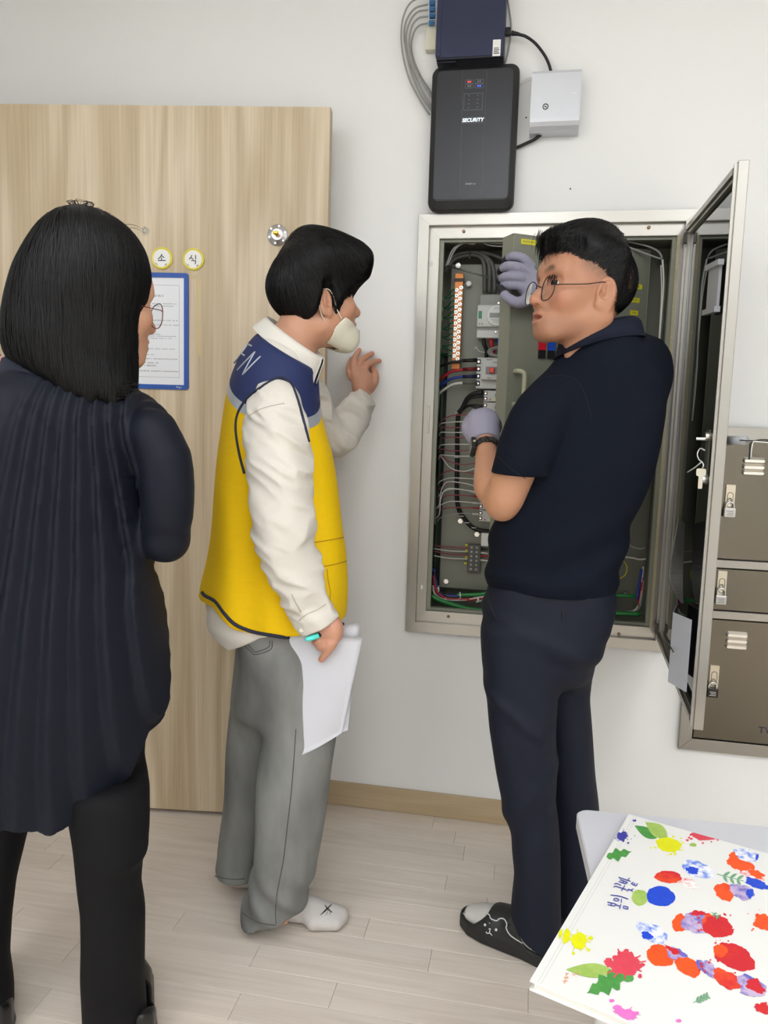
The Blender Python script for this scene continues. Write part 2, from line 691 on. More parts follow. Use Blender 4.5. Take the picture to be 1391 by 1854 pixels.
DTOP = 2.125
door = thing('door_1', None, None, D_R + D_DIR * DW, kind='structure')
door['label'] = 'light oak veneer door standing open along the wall'
bm = B()
poly = [D_R + RZ * 0.012, D_R + D_DIR * DW + RZ * 0.012, D_R + D_DIR * DW + RZ * DTOP, D_R + RZ * DTOP]
add_prism(bm, poly, -D_N * DT)
obj('door_leaf', bm, M_DOOR, door)
bm = B()
add_prism(bm, [D_R - D_N * 0.001 + D_X * 0.0005 + RZ * 0.012, D_R - D_N * (DT - 0.001) + D_X * 0.0005 + RZ * 0.012, D_R - D_N * (DT - 0.001) + D_X * 0.0005 + RZ * DTOP, D_R - D_N * 0.001 + D_X * 0.0005 + RZ * DTOP], D_X * 0.0012)
obj('edge_band', bm, mat('edge_band', (188, 172, 146), 0.5, var=0.03), door)
for z in (0.25, 1.05, 1.9):
    obj('hinge', add_cyl(B(), D_R + D_DIR * (DW + 0.006) + RZ * (z - 0.05), D_R + D_DIR * (DW + 0.006) + RZ * (z + 0.05), 0.008, 10), M_CHROME, door)

# lock rosette with a brass thumb turn near the free edge
c = dpt(503, 426, 0)
t = thing('door_latch', 'round steel latch plate with brass knob on the wooden door', 'door latch', c)
bm = B()
R_ = 0.030
n = 28
rings = []
for rr, dd in ((1.0, 0.0), (1.0, 0.003), (0.93, 0.005), (0.52, 0.012), (0.42, 0.012)):
    rings.append([c + D_X * R_ * rr * math.cos(a) + RZ * R_ * rr * math.sin(a) + D_N * dd for a in np.arange(n) / n * 2 * math.pi])
V = np.vstack(rings)
Fc = [tuple(range(n))[::-1], tuple(4 * n + i for i in range(n))]
for a in range(4):
    Fc += [(a * n + i, a * n + (i + 1) % n, (a + 1) * n + (i + 1) % n, (a + 1) * n + i) for i in range(n)]
add_vf(bm, V, Fc)
obj('plate', bm, mat_steel('satin_steel', (205, 205, 205), 0.3, 'S'), t, smooth=False)
for k in range(6):
    a = k * math.pi / 3 + 0.3
    q = c + (D_X * math.cos(a) + RZ * math.sin(a)) * R_ * 0.8
    obj('screw', add_cyl(B(), q + D_N * 0.005, q + D_N * 0.009, 0.0028, 10), M_CHROME, t)
bm = B()
add_cyl(bm, c + D_N * 0.011, c + D_N * 0.026, 0.006, 14, bev=0.001)
add_box(bm, c + D_N * 0.03, (0.016, 0.01, 0.009), Matrix(((D_X[0], D_N[0], 0), (D_X[1], D_N[1], 0), (0, 0, 1))), 0.002, 2)
obj('knob', bm, mat('brass', (214, 178, 70), 0.25, 1.0), t, smooth=True)

# two round magnets with handwriting
M_YEL = mat('badge_yellow', (236, 222, 92), 0.35, var=0.03)
M_PAPER = mat('paper_white', (240, 240, 236), 0.6, var=0.01)
M_INK = mat('ink_black', (40, 38, 40), 0.6)
SO = [[(0.02, 0.46), (-0.1, 0.2), (-0.42, -0.12)], [(0.0, 0.28), (0.3, 0.06)], [(-0.02, 0.05), (-0.02, -0.3)], [(-0.42, -0.3), (0.46, -0.28)]]
SIK = [[(-0.18, 0.45), (-0.28, 0.2), (-0.48, 0.0)], [(-0.3, 0.2), (0.02, -0.02)], [(0.28, 0.46), (0.3, -0.02)], [(-0.2, -0.16), (0.3, -0.2)], [(0.3, -0.2), (0.26, -0.56)]]
for px, py, ch, word in ((294, 468, SO, 'so'), (351, 470, SIK, 'sik')):
    c = dpt(px, py, 0)
    t = thing('round_magnet', {'so': 'round yellow-rimmed magnet handwritten with the two-stroke peak over a bar', 'sik': 'round yellow-rimmed magnet handwritten with an upright bar and bottom hook'}[word], 'magnet', c, 'round lettered magnets on the door')
    bm = B()
    r_ = 0.0313
    rings = []
    for rr, dd in ((1.0, 0.0), (1.0, 0.004), (0.9, 0.0065), (0.82, 0.005)):
        rings.append([c + (D_X * math.cos(a) + RZ * math.sin(a)) * r_ * rr + D_N * dd for a in np.arange(36) / 36 * 2 * math.pi])
    V = np.vstack(rings)
    Fc = [tuple(range(36))[::-1], tuple(108 + i for i in range(36))]
    for a in range(3):
        Fc += [(a * 36 + i, a * 36 + (i + 1) % 36, (a + 1) * 36 + (i + 1) % 36, (a + 1) * 36 + i) for i in range(36)]
    add_vf(bm, V, Fc)
    obj('rim', bm, M_YEL, t)
    obj('paper_disc', add_cyl(B(), c + D_N * 0.005, c + D_N * 0.0056, r_ * 0.8, 36), M_PAPER, t)
    obj('lettering', strokes(B(), ch, c + D_N * 0.0056, 0.024, 0.0024, 0.0004, D_X, RZ, 3), M_INK, t)
    bm = B()
    strokes(bm, [[(-0.52, -0.52), (-0.38, -0.62)], [(-0.58, -0.44), (-0.46, -0.55)], [(0.3, -0.66), (0.44, -0.56)], [(0.34, -0.58), (0.48, -0.48)]], c + D_N * 0.0056, 0.0313, 0.0016, 0.0003, D_X, RZ)
    obj('small_print', bm, mat('print_olive', (120, 118, 90), 0.6), t)

# clear suction hook
c = dpt(263, 418, 0)
M_CLEAR = mat('clear_plastic', (240, 236, 226), 0.12, Alpha=0.32)
t = thing('suction_cup', 'small clear plastic suction cup on the wooden door', 'suction cup', c)
bm = B()
add_tube(bm, [c + (D_X * math.cos(a) * 0.0095 + RZ * math.sin(a) * 0.0115) + D_N * 0.003 for a in np.arange(20) / 20 * 2 * math.pi], 0.0022, 8, True, 1)
obj('rim', bm, M_CLEAR, t, smooth=True)
obj('cup', add_cyl(B(), c + D_N * 0.0002, c + D_N * 0.005, 0.009, 20, 0.004), M_CLEAR, t, smooth=True)

# traces of old tape on the door
for (x0, y0, x1, y1) in ((355, 506, 364, 644), (344, 498, 358, 505)):
    bm = B()
    p = [dpt(x0, y0), dpt(x1, y0), dpt(x1, y1), dpt(x0, y1)]
    add_prism(bm, p, D_N * 0.0004)
    obj('tape_residue', bm, mat('old_tape', (202, 180, 136), 0.3, var=0.05), door)

# blue framed notice with typed lines
TL, TR_, BR_, BL_ = dpt(262, 494), dpt(340, 495), dpt(343, 706), dpt(239, 706)
nz0, nz1 = dpt(342, 706)[2], dpt(340, 495)[2]
xr = (dpt(342, 600) - D_R) @ D_X
NW, NH = 0.232, nz1 - nz0
nc = D_R + D_X * (xr - NW / 2) + RZ * (nz0 + nz1) / 2
t = thing('framed_notice', 'typed white notice in a blue plastic frame on the wooden door', 'notice', nc - RZ * NH / 2)
M_BLUE = mat('blue_plastic', (8, 76, 164), 0.4, var=0.03)
bm = B()
fw = 0.0135
o1 = wallpoly(nc, rrect(NW, NH, 0.008, 4), D_X, RZ)
o2 = wallpoly(nc, rrect(NW - 2 * fw, NH - 2 * fw, 0.001, 4), D_X, RZ)
N = len(o1)
V = np.vstack([o1, o1 + D_N * 0.004, o2 + D_N * 0.004, o2])
Fc = []
for a in range(3):
    Fc += [(a * N + i, a * N + (i + 1) % N, (a + 1) * N + (i + 1) % N, (a + 1) * N + i) for i in range(N)]
add_vf(bm, V, Fc)
obj('frame', bm, M_BLUE, t)
bm = B()
add_rbox(bm, nc, NW - 2 * fw + 0.001, NH - 2 * fw + 0.001, 0.0018, 0.0005, D_X, RZ, 1)
obj('sheet', bm, mat('notice_paper', (232, 234, 238), 0.35, var=0.01), t)
bm = B()
iw, ih = NW - 2 * fw, NH - 2 * fw
bw, bh = iw * 0.86, ih * 0.86
cc = nc + D_N * 0.0018
strokes(bm, [[(-bw / 2, -bh / 2), (bw / 2, -bh / 2), (bw / 2, bh / 2), (-bw / 2, bh / 2), (-bw / 2, -bh / 2)]], cc, 1, 0.0007, 0.0002, D_X, RZ)
obj('border_line', bm, mat('print_grey', (120, 120, 122), 0.6), t)
rr = random.Random(3)
for v, u0, u1, w in ((0.885, 0.35, 0.72, 0.005), (0.80, 0.1, 0.95, 0.0022), (0.775, 0.1, 0.9, 0.0022), (0.62, 0.1, 0.97, 0.0024), (0.57, 0.1, 0.97, 0.0022), (0.49, 0.12, 0.6, 0.002), (0.467, 0.16, 0.7, 0.002), (0.447, 0.16, 0.93, 0.002), (0.424, 0.16, 0.86, 0.002), (0.31, 0.1, 0.92, 0.0022), (0.245, 0.1, 0.55, 0.0022), (0.20, 0.08, 0.97, 0.0024), (0.155, 0.38, 0.62, 0.003), (0.125, 0.4, 0.6, 0.0035), (0.065, 0.06, 0.97, 0.0028)):
    bm = B()
    x = u0
    while x < u1:
        L = rr.uniform(0.012, 0.03)
        # each syllable block: two or three short bars
        for q in range(3):
            a = (x - 0.5) * bw + rr.uniform(0, 0.002)
            b = a + rr.uniform(0.4, 0.9) * L * bw
            y = (v - 0.5) * bh + (q - 1) * w * 0.45
            strokes(bm, [[(a, y), (b, y)]], cc, 1, w * 0.22, 0.0002, D_X, RZ)
        strokes(bm, [[((x - 0.5) * bw + L * bw * 0.8, (v - 0.5) * bh - w * 0.5), ((x - 0.5) * bw + L * bw * 0.8, (v - 0.5) * bh + w * 0.5)]], cc, 1, w * 0.2, 0.0002, D_X, RZ)
        x += L + 0.004 + (0.02 if rr.random() < 0.18 else 0)
    obj('text_line', bm, MATS['print_grey'], t)
bm = strokes(B(), [[(0.0, 0.3), (0.1, 1.0), (0.18, 0.2), (0.3, 0.7), (0.4, 0.2), (0.5, 0.6), (0.58, 0.1), (0.5, -0.5), (0.66, 0.5), (0.76, 0.2), (0.86, 0.6), (1.0, 0.2)]], nc + D_X * (NW / 2 - 0.036) - RZ * (NH / 2 - fw * 0.34) + D_N * 0.0041, 0.017, 0.0011, 0.0003, D_X, RZ * 0.3, 3)
obj('frame_lettering', bm, mat('print_white', (235, 238, 240), 0.5), t)

# ================================================================== devices on the wall
def rect_px(x0, y0, x1, y1, Y):
    a, b = P(x0, y0, Y), P(x1, y1, Y)
    return a, b


# --- navy network switch, its patch plugs and label
t = thing('network_switch', 'dark blue metal network switch mounted upright above the black panel', 'network switch', (-0.22, 0, 2.262))
M_NAVYM = mat('navy_metal', (44, 50, 76), 0.42, 0.3, var=0.04)
SX0, SX1, SZ0, SZ1 = -0.3145, -0.1255, 2.268, 2.66
bm = B()
box2(bm, (SX0, -0.062, SZ0), (SX1, -0.004, SZ1), 0.0015, 1)
obj('housing', bm, M_NAVYM, t)
bm = B()
box2(bm, (SX0 - 0.001, -0.0635, SZ0 + 0.004), (SX0 + 0.013, -0.004, SZ1 + 0.001), 0.001, 1)
obj('front_bezel', bm, M_NAVYM, t)
bm = B()
box2(bm, (SX0 + 0.002, -0.06, SZ0 - 0.004), (SX1 - 0.002, -0.008, SZ0 + 0.001))
box2(bm, (SX0 + 0.002, -0.05, SZ0 - 0.008), (SX0 + 0.055, -0.012, SZ0))
obj('underside', bm, mat('dark_navy', (24, 26, 40), 0.5, var=0.05), t)
a, b = rect_px(893, 72, 906, 101, -0.063)
bm = B()
box2(bm, (a[0], -0.0632, b[2]), (b[0], -0.062, a[2]))
lb = obj('barcode_label', bm, M_PAPER, t)
bm = B()
for k in range(4):
    zz = b[2] + 0.006 + k * 0.0045
    box2(bm, (a[0] + 0.003, -0.0634, zz), (b[0] - 0.003 - 0.002 * (k % 2), -0.0631, zz + 0.0022))
obj('label_print', bm, M_INK, lb)
M_RJ = mat('rj45_blue', (58, 120, 178), 0.25, var=0.1, Transmission_Weight=0.2)
M_GREYC = mat('grey_cable', (150, 150, 146), 0.5, var=0.05)
plugs = [(783, 6), (783, 17), (783, 29), (782, 42), (782, -10)]
for k, (x, y) in enumerate(plugs):
    c = P(x, y, -0.035)
    bm = B()
    add_box(bm, c, (0.016, 0.012, 0.012), None, 0.001, 1)
    add_box(bm, c + RX * 0.004 + np.array([0, -0.007, 0]), (0.012, 0.002, 0.005))
    obj('patch_plug', bm, M_RJ, t)
loops = [
    [(775, 8), (752, 15), (737, 35), (732, 62), (738, 105), (752, 150), (768, 182), (782, 200)],
    [(775, 18), (756, 22), (742, 40), (735, 70), (741, 108), (757, 148), (772, 178), (784, 196)],
    [(775, 30), (758, 33), (746, 48), (741, 76), (746, 106), (760, 140), (774, 165), (786, 185)],
    [(775, 42), (760, 46), (750, 58), (745, 82), (750, 110), (762, 138), (776, 160), (787, 180)],
    [(775, -8), (746, 3), (732, 26), (727, 55), (729, 95), (741, 142), (760, 180), (778, 208)],
]
for k, L in enumerate(loops):
    pts = [P(x, y, -0.035 + 0.018 * min(1, i / 3) - 0.004 * (k % 3)) for i, (x, y) in enumerate(L)]
    tube('patch_cable', pts, 0.0026, M_GREYC, None, label=['outer grey patch cable in the loops beside the blue switch', 'second grey patch cable in the loops beside the blue switch', 'third grey patch cable in the loops beside the blue switch', 'inner grey patch cable in the loops beside the blue switch', 'outermost grey patch cable in the loops beside the blue switch'][k], cat='cable', group='grey patch cables beside the switch')
bm = B()
a, b = rect_px(772, 47, 790, 91, -0.02)
box2(bm, (a[0], -0.026, b[2]), (b[0], -0.0005, a[2]), 0.003, 2)
obj('cable_box', bm, mat('ivory_plastic', (222, 220, 200), 0.45, var=0.02), None, label='small ivory plastic outlet box behind the blue switch', cat='outlet box')
tube('thin_grey_cable', [P(916, -20, -0.006), P(922, 15, -0.006), P(926, 50, -0.006), P(922, 85, -0.006), P(914, 118, -0.006), P(905, 140, -0.006)], 0.0022, M_GREYC, None, label='thin grey cable hanging down beside the blue switch', cat='cable')
# power cord with moulded plug
t = thing('power_cord', 'black power cord from the blue switch to the silver box', 'power cord', P(925, 60, -0.03))
c0, c1 = P(910, 56, -0.032), P(926, 60, -0.032)
bm = B()
add_box(bm, (c0 + c1) / 2, (0.022, 0.018, 0.02), None, 0.003, 2)
add_cyl(bm, c1, P(941, 62, -0.032), 0.0062, 12, 0.004)
for k in range(3):
    q = c1 + (P(941, 62, -0.032) - c1) * (0.15 + 0.28 * k)
    add_cyl(bm, q, q + RX * 0.003, 0.0072 - 0.0009 * k, 12)
obj('plug', bm, M_BLACKR, t, smooth=False)
tube('cord', [P(938, 62, -0.032), P(952, 66, -0.03), P(969, 78, -0.026), P(985, 98, -0.022), P(994, 116, -0.02), P(999, 134, -0.02)], 0.0042, M_BLACKR, t)
tube('black_cable', [P(1000, 210, -0.02), P(992, 230, -0.02), P(972, 250, -0.016), P(952, 260, -0.012), P(930, 270, -0.01)], 0.0045, M_BLACKR, None, label='thick black cable from under the silver box to the black panel', cat='cable')
for k in range(2):
    tube('link_wire', [P(972, 140 + 3 * k, -0.01), P(957, 141 + 4 * k, -0.01), P(944, 150 + 3 * k, -0.01), P(934, 160 + 3 * k, -0.01)], 0.0014, M_WHITEP, None, label=['upper thin white wire between silver box and black panel', 'lower thin white wire between silver box and black panel'][k], cat='wire', group='thin white wires at the silver box')

# --- black security panel
SECX0, SECX1, SECZ0, SECZ1 = -0.3255, -0.0795, 1.860, 2.252
cx, cz = (SECX0 + SECX1) / 2, (SECZ0 + SECZ1) / 2
w, h = SECX1 - SECX0, SECZ1 - SECZ0
t = thing('alarm_panel', 'large black rounded alarm control panel lettered SECURITY on the wall', 'alarm panel', (cx, 0, SECZ0))
bm = B()
rings = []
for (ww, hh, r_, y) in ((w - 0.012, h - 0.012, 0.018, -0.0005), (w - 0.004, h - 0.004, 0.022, -0.018), (w, h, 0.024, -0.022), (w, h, 0.024, -0.04), (w - 0.004, h - 0.004, 0.023, -0.046), (w - 0.032, h - 0.04, 0.014, -0.056)):
    rings.append(wallpoly((cx, y, cz + (0.004 if y == -0.056 else 0)), rrect(ww, hh, r_, 6)))
N = len(rings[0])
Fc = [tuple(range(N))[::-1], tuple(5 * N + i for i in range(N))]
for a in range(5):
    Fc += [(a * N + i, a * N + (i + 1) % N, (a + 1) * N + (i + 1) % N, (a + 1) * N + i) for i in range(N)]
add_vf(bm, np.vstack(rings), Fc)
obj('housing', bm, M_BLACKP, t)
M_SECF = mat('panel_face', (34, 37, 43), 0.3, var=0.03)
bm = B()
add_rbox(bm, (cx, -0.056, cz + 0.004), w - 0.036, h - 0.046, 0.0012, 0.012, n=5)
obj('face_plate', bm, M_SECF, t)


def sec(x, y, d=0.0):
    p = P(x, y, -0.0575 - d)
    return p


M_LINE = mat('panel_line', (120, 124, 128), 0.5)
for (xa, ya, xb, yb) in ((838, 128, 833, 352), (882, 128, 872, 352)):
    a, b = sec(xa, ya), sec(xb, yb)
    obj('centre_strip_edge', strokes(B(), [[(a[0], a[2]), (b[0], b[2])]], (0, -0.0572, 0), 1, 0.0009, 0.0003, RX, RZ), mat('panel_line_dark', (74, 78, 82), 0.4), t)
for (x, y, colr) in ((850, 148, (230, 70, 80)), (868, 147, (120, 124, 126)), (850, 156, (120, 124, 126)), (868, 155.5, (70, 90, 235))):
    c = sec(x, y)
    bm = B()
    strokes(bm, [np.vstack([rrect(0.0235, 0.0105, 0.003, 3), rrect(0.0235, 0.0105, 0.003, 3)[:1]])], (c[0], -0.0572, c[2]), 1, 0.0007, 0.0003, RX, RZ)
    f_ = obj('indicator', bm, M_LINE, t)
    bm = B()
    for dx in (-0.003, 0.003):
        add_box(bm, (c[0] + dx, -0.0574, c[2]), (0.0042, 0.0006, 0.0042))
    if colr[0] == 120:
        obj('indicator_mark', bm, M_LINE, f_)
    else:
        obj('indicator_light', bm, mat_emit('indicator_light', colr, 1.2), f_)
c = sec(857, 184)
bm = B()
strokes(bm, [[(-0.026, -0.022), (0.026, -0.022), (0.026, 0.022), (-0.026, 0.022), (-0.026, -0.022)]], (c[0], -0.0572, c[2]), 1, 0.0008, 0.0003, RX, RZ)
obj('keypad_outline', bm, M_LINE, t)
for i in range(4):
    for sx in (-1, 1):
        bm = B()
        add_cyl(bm, (c[0] + sx * 0.0125, -0.0572, c[2] + 0.016 - i * 0.0105), (c[0] + sx * 0.0125, -0.0576, c[2] + 0.016 - i * 0.0105), 0.0014, 8)
        obj('keypad_dot', bm, M_LINE, t)
c = sec(856, 217.5)
bm = B()
strokes(bm, [[(-0.028, -0.0075), (0.028, -0.0075), (0.028, 0.0075), (-0.028, 0.0075), (-0.028, -0.0075)]], (c[0], -0.0572, c[2]), 1, 0.0007, 0.0003, RX, RZ)
obj('sign_outline', bm, M_LINE, t)
obj('sign_lettering', text_mesh('SECURITY', 0.0135, (c[0], -0.0576, c[2]), RX, RZ, 0.0004, shear=0.2, bold=0.0003), mat_emit('sign_glow', (225, 238, 245), 1.1), t)
c = sec(852, 333)
obj('model_lettering', text_mesh('SMART AI', 0.0068, (c[0], -0.0576, c[2]), RX, RZ, 0.0004), mat('print_lightgrey', (190, 192, 194), 0.5), t)

# --- silver folded metal box
SVX0, SVX1, SVZ0, SVZ1 = -0.0455, 0.0885, 2.066, 2.222
t = thing('silver_box', 'silver folded metal box on the wall beside the alarm panel', 'metal box', ((SVX0 + SVX1) / 2, 0, SVZ0))
prof = [(0.0, SVZ1 - 0.004), (-0.050, SVZ1 - 0.004), (-0.057, SVZ1 - 0.001), (-0.060, SVZ1 - 0.008), (-0.060, SVZ0 + 0.032), (-0.0585, SVZ0 + 0.022), (-0.053, SVZ0 + 0.012), (-0.045, SVZ0 + 0.004), (-0.036, SVZ0), (0.0, SVZ0)]
bm = B()
add_prism(bm, [(SVX0, y, z) for y, z in prof], (SVX1 - SVX0, 0, 0))
obj('cover', bm, mat('silver_paint', (206, 209, 214), 0.35, 0.25, var=0.03), t)
c = P(988, 193, -0.0602)
n_ = 20
bm = B()
add_tube(bm, [c + RX * 0.007 * math.cos(a) + RZ * 0.007 * math.sin(a) for a in np.arange(n_) / n_ * 2 * math.pi], 0.0014, 6, True, 1)
add_box(bm, c, (0.007, 0.001, 0.003), Matrix.Rotation(0.5, 3, 'Y'))
obj('keyhole_ring', bm, mat('dark_print', (60, 62, 66), 0.5), t)
for (x, y, ln) in ((966, 138, 0.004), (1040, 168, 0.012)):
    obj('scuff', add_box(B(), P(x, y, -0.0601), (ln, 0.0006, 0.0012)), M_WHITEP, t)
# two tiny screw holes in the wall
for x, y, lb_ in ((953, 213, 'tiny dark screw plug in the wall beside the silver box'), (1033, 342, 'tiny dark screw plug in the wall above the electrical cabinet')):
    bm = B()
    c = P(x, y, 0)
    add_cyl(bm, c, c + np.array([0, -0.001, 0]), 0.0022, 10)
    obj('screw_hole', bm, M_BLACKP, None, label=lb_, cat='screw', group='screw plugs in the wall')

# ================================================================== distribution cabinet
FX0, FX1, FZ0, FZ1 = -0.353, 0.428, 0.603, 1.857     # outer edge of its steel frame
BW_ = 0.031                                         # raised outer band
LW = 0.030                                          # lip inside it
IX0, IX1, IZ0, IZ1 = FX0 + BW_ + LW, 0.378, FZ0 + BW_ + LW + 0.004, FZ1 - BW_ - LW - 0.004
cab = thing('distribution_cabinet', 'recessed steel electrical distribution cabinet with its glass door open', 'electrical cabinet', ((FX0 + FX1) / 2, 0, FZ0))


def frame_ring(bm, lo, hi, li, hi2, y_out, y_in, mitre=True):
    """four mitred bars between an outer and an inner rectangle"""
    (x0, z0), (x1, z1), (a0, b0), (a1, b1) = lo, hi, li, hi2
    O = [(x0, z0), (x1, z0), (x1, z1), (x0, z1)]
    I = [(a0, b0), (a1, b0), (a1, b1), (a0, b1)]
    for k in range(4):
        j = (k + 1) % 4
        poly = [(O[k][0], y_out, O[k][1]), (O[j][0], y_out, O[j][1]), (I[j][0], y_out, I[j][1]), (I[k][0], y_out, I[k][1])]
        yield poly


for lo, hi, li, hi2, y0, y1, nm in (((FX0, FZ0), (FX1, FZ1), (FX0 + BW_, FZ0 + BW_), (FX1 - 0.034, FZ1 - BW_), -0.020, 0.004, 'frame_band'),
                                    ((FX0 + BW_, FZ0 + BW_), (FX1 - 0.034, FZ1 - BW_), (IX0, IZ0), (IX1, IZ1), -0.002, 0.012, 'frame_lip')):
    for k, poly in enumerate(frame_ring(None, lo, hi, li, hi2, y0, y1)):
        bm = B()
        p = np.array(poly)
        c_ = p.mean(0)
        p[:, 0] += np.sign(c_[0] - p[:, 0]) * 0.00015
        add_prism(bm, p, (0, y1 - y0, 0))
        es = [e for e in bm.edges if all(abs(v.co.y - y0) < 1e-6 for v in e.verts)]
        bmesh.ops.bevel(bm, geom=es, offset=0.0012, segments=2, affect='EDGES')
        obj(nm, bm, M_STEEL if k % 2 else M_STEELX, cab)
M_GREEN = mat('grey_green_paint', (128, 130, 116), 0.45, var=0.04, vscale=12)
M_GREENL = mat('grey_green_pale_lit', (148, 150, 134), 0.45, var=0.04, vscale=12)
bm = B()
DEP = 0.205
WT = 0.004
X0, X1, Z0, Z1 = IX0 - 0.012, IX1 + 0.012, IZ0 - 0.012, IZ1 + 0.012
for lo, hi in (((X0, 0.012, Z0), (X0 + WT, DEP, Z1)), ((X1 - WT, 0.012, Z0), (X1, DEP, Z1)), ((X0, 0.012, Z0), (X1, DEP, Z0 + WT)), ((X0, 0.012, Z1 - WT), (X1, DEP, Z1)), ((X0, DEP - WT, Z0), (X1, DEP, Z1))):
    box2(bm, lo, hi)
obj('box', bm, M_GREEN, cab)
bm = B()   # folded inner flange round the mouth of the box
for lo, hi in (((IX0 - 0.004, 0.010, IZ0), (IX0 + 0.012, 0.03, IZ1)), ((IX1 - 0.012, 0.010, IZ0), (IX1 + 0.004, 0.03, IZ1)), ((IX0, 0.012, IZ0 - 0.004), (IX1, 0.03, IZ0 + 0.008)), ((IX0, 0.012, IZ1 - 0.008), (IX1, 0.03, IZ1 + 0.004))):
    box2(bm, lo, hi)
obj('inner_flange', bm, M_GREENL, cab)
bm = B()
box2(bm, (IX1 - 0.002, -0.0035, IZ0), (IX1 + 0.006, 0.004, IZ1))
obj('door_seal', bm, mat('perished_foam', (200, 192, 160), 0.9, var=0.2, vscale=90), cab)
for (x, y) in ((840, 419), (812, 1116), (1175, 412), (1121, 1148)):
    c = P(x, y, -0.002)
    obj('frame_screw', add_cyl(B(), c, c + np.array([0, -0.004, 0]), 0.0048, 12, bev=0.0012), mat_steel('rusty_screw', (140, 112, 92), 0.45, 'S'), cab)
for (x, y) in ((781, 478), (764, 1063)):
    c = P(x, y, -0.002)
    bm = B()
    add_rbox(bm, c, 0.006, 0.014, 0.001, 0.003, n=4)
    obj('lip_slot', bm, M_WHITEP, cab)
a, b = P(777, 735, -0.002), P(777, 785, -0.002)
bm = B()
box2(bm, (a[0] - 0.003, -0.004, b[2]), (a[0] + 0.003, -0.001, a[2]), 0.0008, 1)
obj('strike_plate', bm, mat_steel('worn_steel', (180, 174, 162), 0.4, 'Z'), cab)
YP = 0.125
PLX0, PLX1 = -0.268, 0.255
PLZ0, PLZ1 = P(830, 1066, YP)[2], P(850, 478, YP)[2]
bm = B()
box2(bm, (PLX0, YP, PLZ0), (PLX1, YP + 0.02, PLZ1), 0.002, 1)
obj('back_plate', bm, M_GREEN, cab)


def bp(x, y, d=0.0):
    return P(x, y, YP - d)


M_ZINC = mat_steel('zinc', (210, 208, 200), 0.25, 'S')
# plate bolts
for (x, y) in ((830, 481), (834, 943), (808, 1052), (864, 967)):
    c = bp(x, y)
    bm = B()
    add_cyl(bm, c, c + np.array([0, -0.006, 0]), 0.0085, 6)
    add_cyl(bm, c + np.array([0, -0.006, 0]), c + np.array([0, -0.01, 0]), 0.005, 12)
    obj('plate_bolt', bm, M_ZINC, cab)
c = bp(850, 516)
bm = B()
add_cyl(bm, c, c + np.array([0, -0.014, 0]), 0.006, 16)
add_cyl(bm, c + np.array([0, -0.012, 0]), c + np.array([0, -0.026, 0]), 0.0085, 20, bev=0.002)
obj('stand_off', bm, M_WHITEP, cab, smooth=False)

# copper earth bar with two rows of terminal screws and green wires
M_COP = mat('copper', (176, 112, 66), 0.4, 0.85, var=0.12, vscale=50)
a, b = bp(832, 494, 0.03), bp(826, 668, 0.03)
bm = B()
box2(bm, (a[0] - 0.013, YP - 0.028, b[2]), (a[0] + 0.013, YP - 0.022, a[2]), 0.0008, 1)
bar = obj('earth_bar', bm, M_COP, cab)
for (z, dz) in ((a[2] - 0.021, 0.01), (b[2] + 0.021, 0.01)):
    bm = B()
    box2(bm, (a[0] - 0.014, YP - 0.03, z - dz / 2), (a[0] + 0.014, YP, z + dz / 2))
    obj('insulator', bm, mat('dark_bakelite', (58, 36, 26), 0.5, var=0.1), bar)
xs, zt, zb = a[0], a[2] - 0.04, b[2] + 0.035
M_WIREG = mat('green_wire', (20, 92, 48), 0.45, var=0.08)
k = 0
z = zt
bundles = [(803, 541), (802, 560), (801, 577), (800, 597), (799, 612), (799, 627), (799, 640)]
nscrew = 14
for i in range(nscrew):
    zz = zt - (zt - zb) * i / (nscrew - 1)
    for side in ((1,) if i == 0 else (-1, 1)):
        c = np.array([xs + side * 0.0055 + (0.002 if i == 0 else 0), YP - 0.028, zz + side * (-0.0045)])
        bm = B()
        add_cyl(bm, c, c + np.array([0, -0.003, 0]), 0.0062, 12)
        add_cyl(bm, c + np.array([0, -0.003, 0]), c + np.array([0, -0.008, 0]), 0.0046, 10)
        sc = obj('terminal_screw', bm, M_ZINC, bar)
        bm = B()
        add_cyl(bm, c + np.array([0, -0.008, 0]), c + np.array([0, -0.0085, 0]), 0.0018, 8)
        obj('screw_recess', bm, M_BLACKP, sc)
        if side < 0 and i > 0:
            bx, by = bundles[min(len(bundles) - 1, (i - 1) // 2)]
            e = P(bx, by, YP - 0.01)
            tube('earth_wire', [c + np.array([-0.002, -0.003, 0]), c + np.array([-0.014, -0.006, 0.0]), (c + e) / 2 + np.array([-0.004, 0.0, -0.002]), e, e + np.array([-0.012, 0.03, -0.03])], 0.0021, M_WIREG, cab, 6, 4)
for (bx, by) in bundles[:6]:
    e = P(bx, by, YP - 0.01)
    obj('cable_tie', add_tube(B(), [e + np.array([0, 0.004 * math.cos(q), 0.005 * math.sin(q)]) for q in np.arange(8) / 8 * 6.283], 0.0011, 5, True, 1), M_WHITEP, cab, smooth=True)

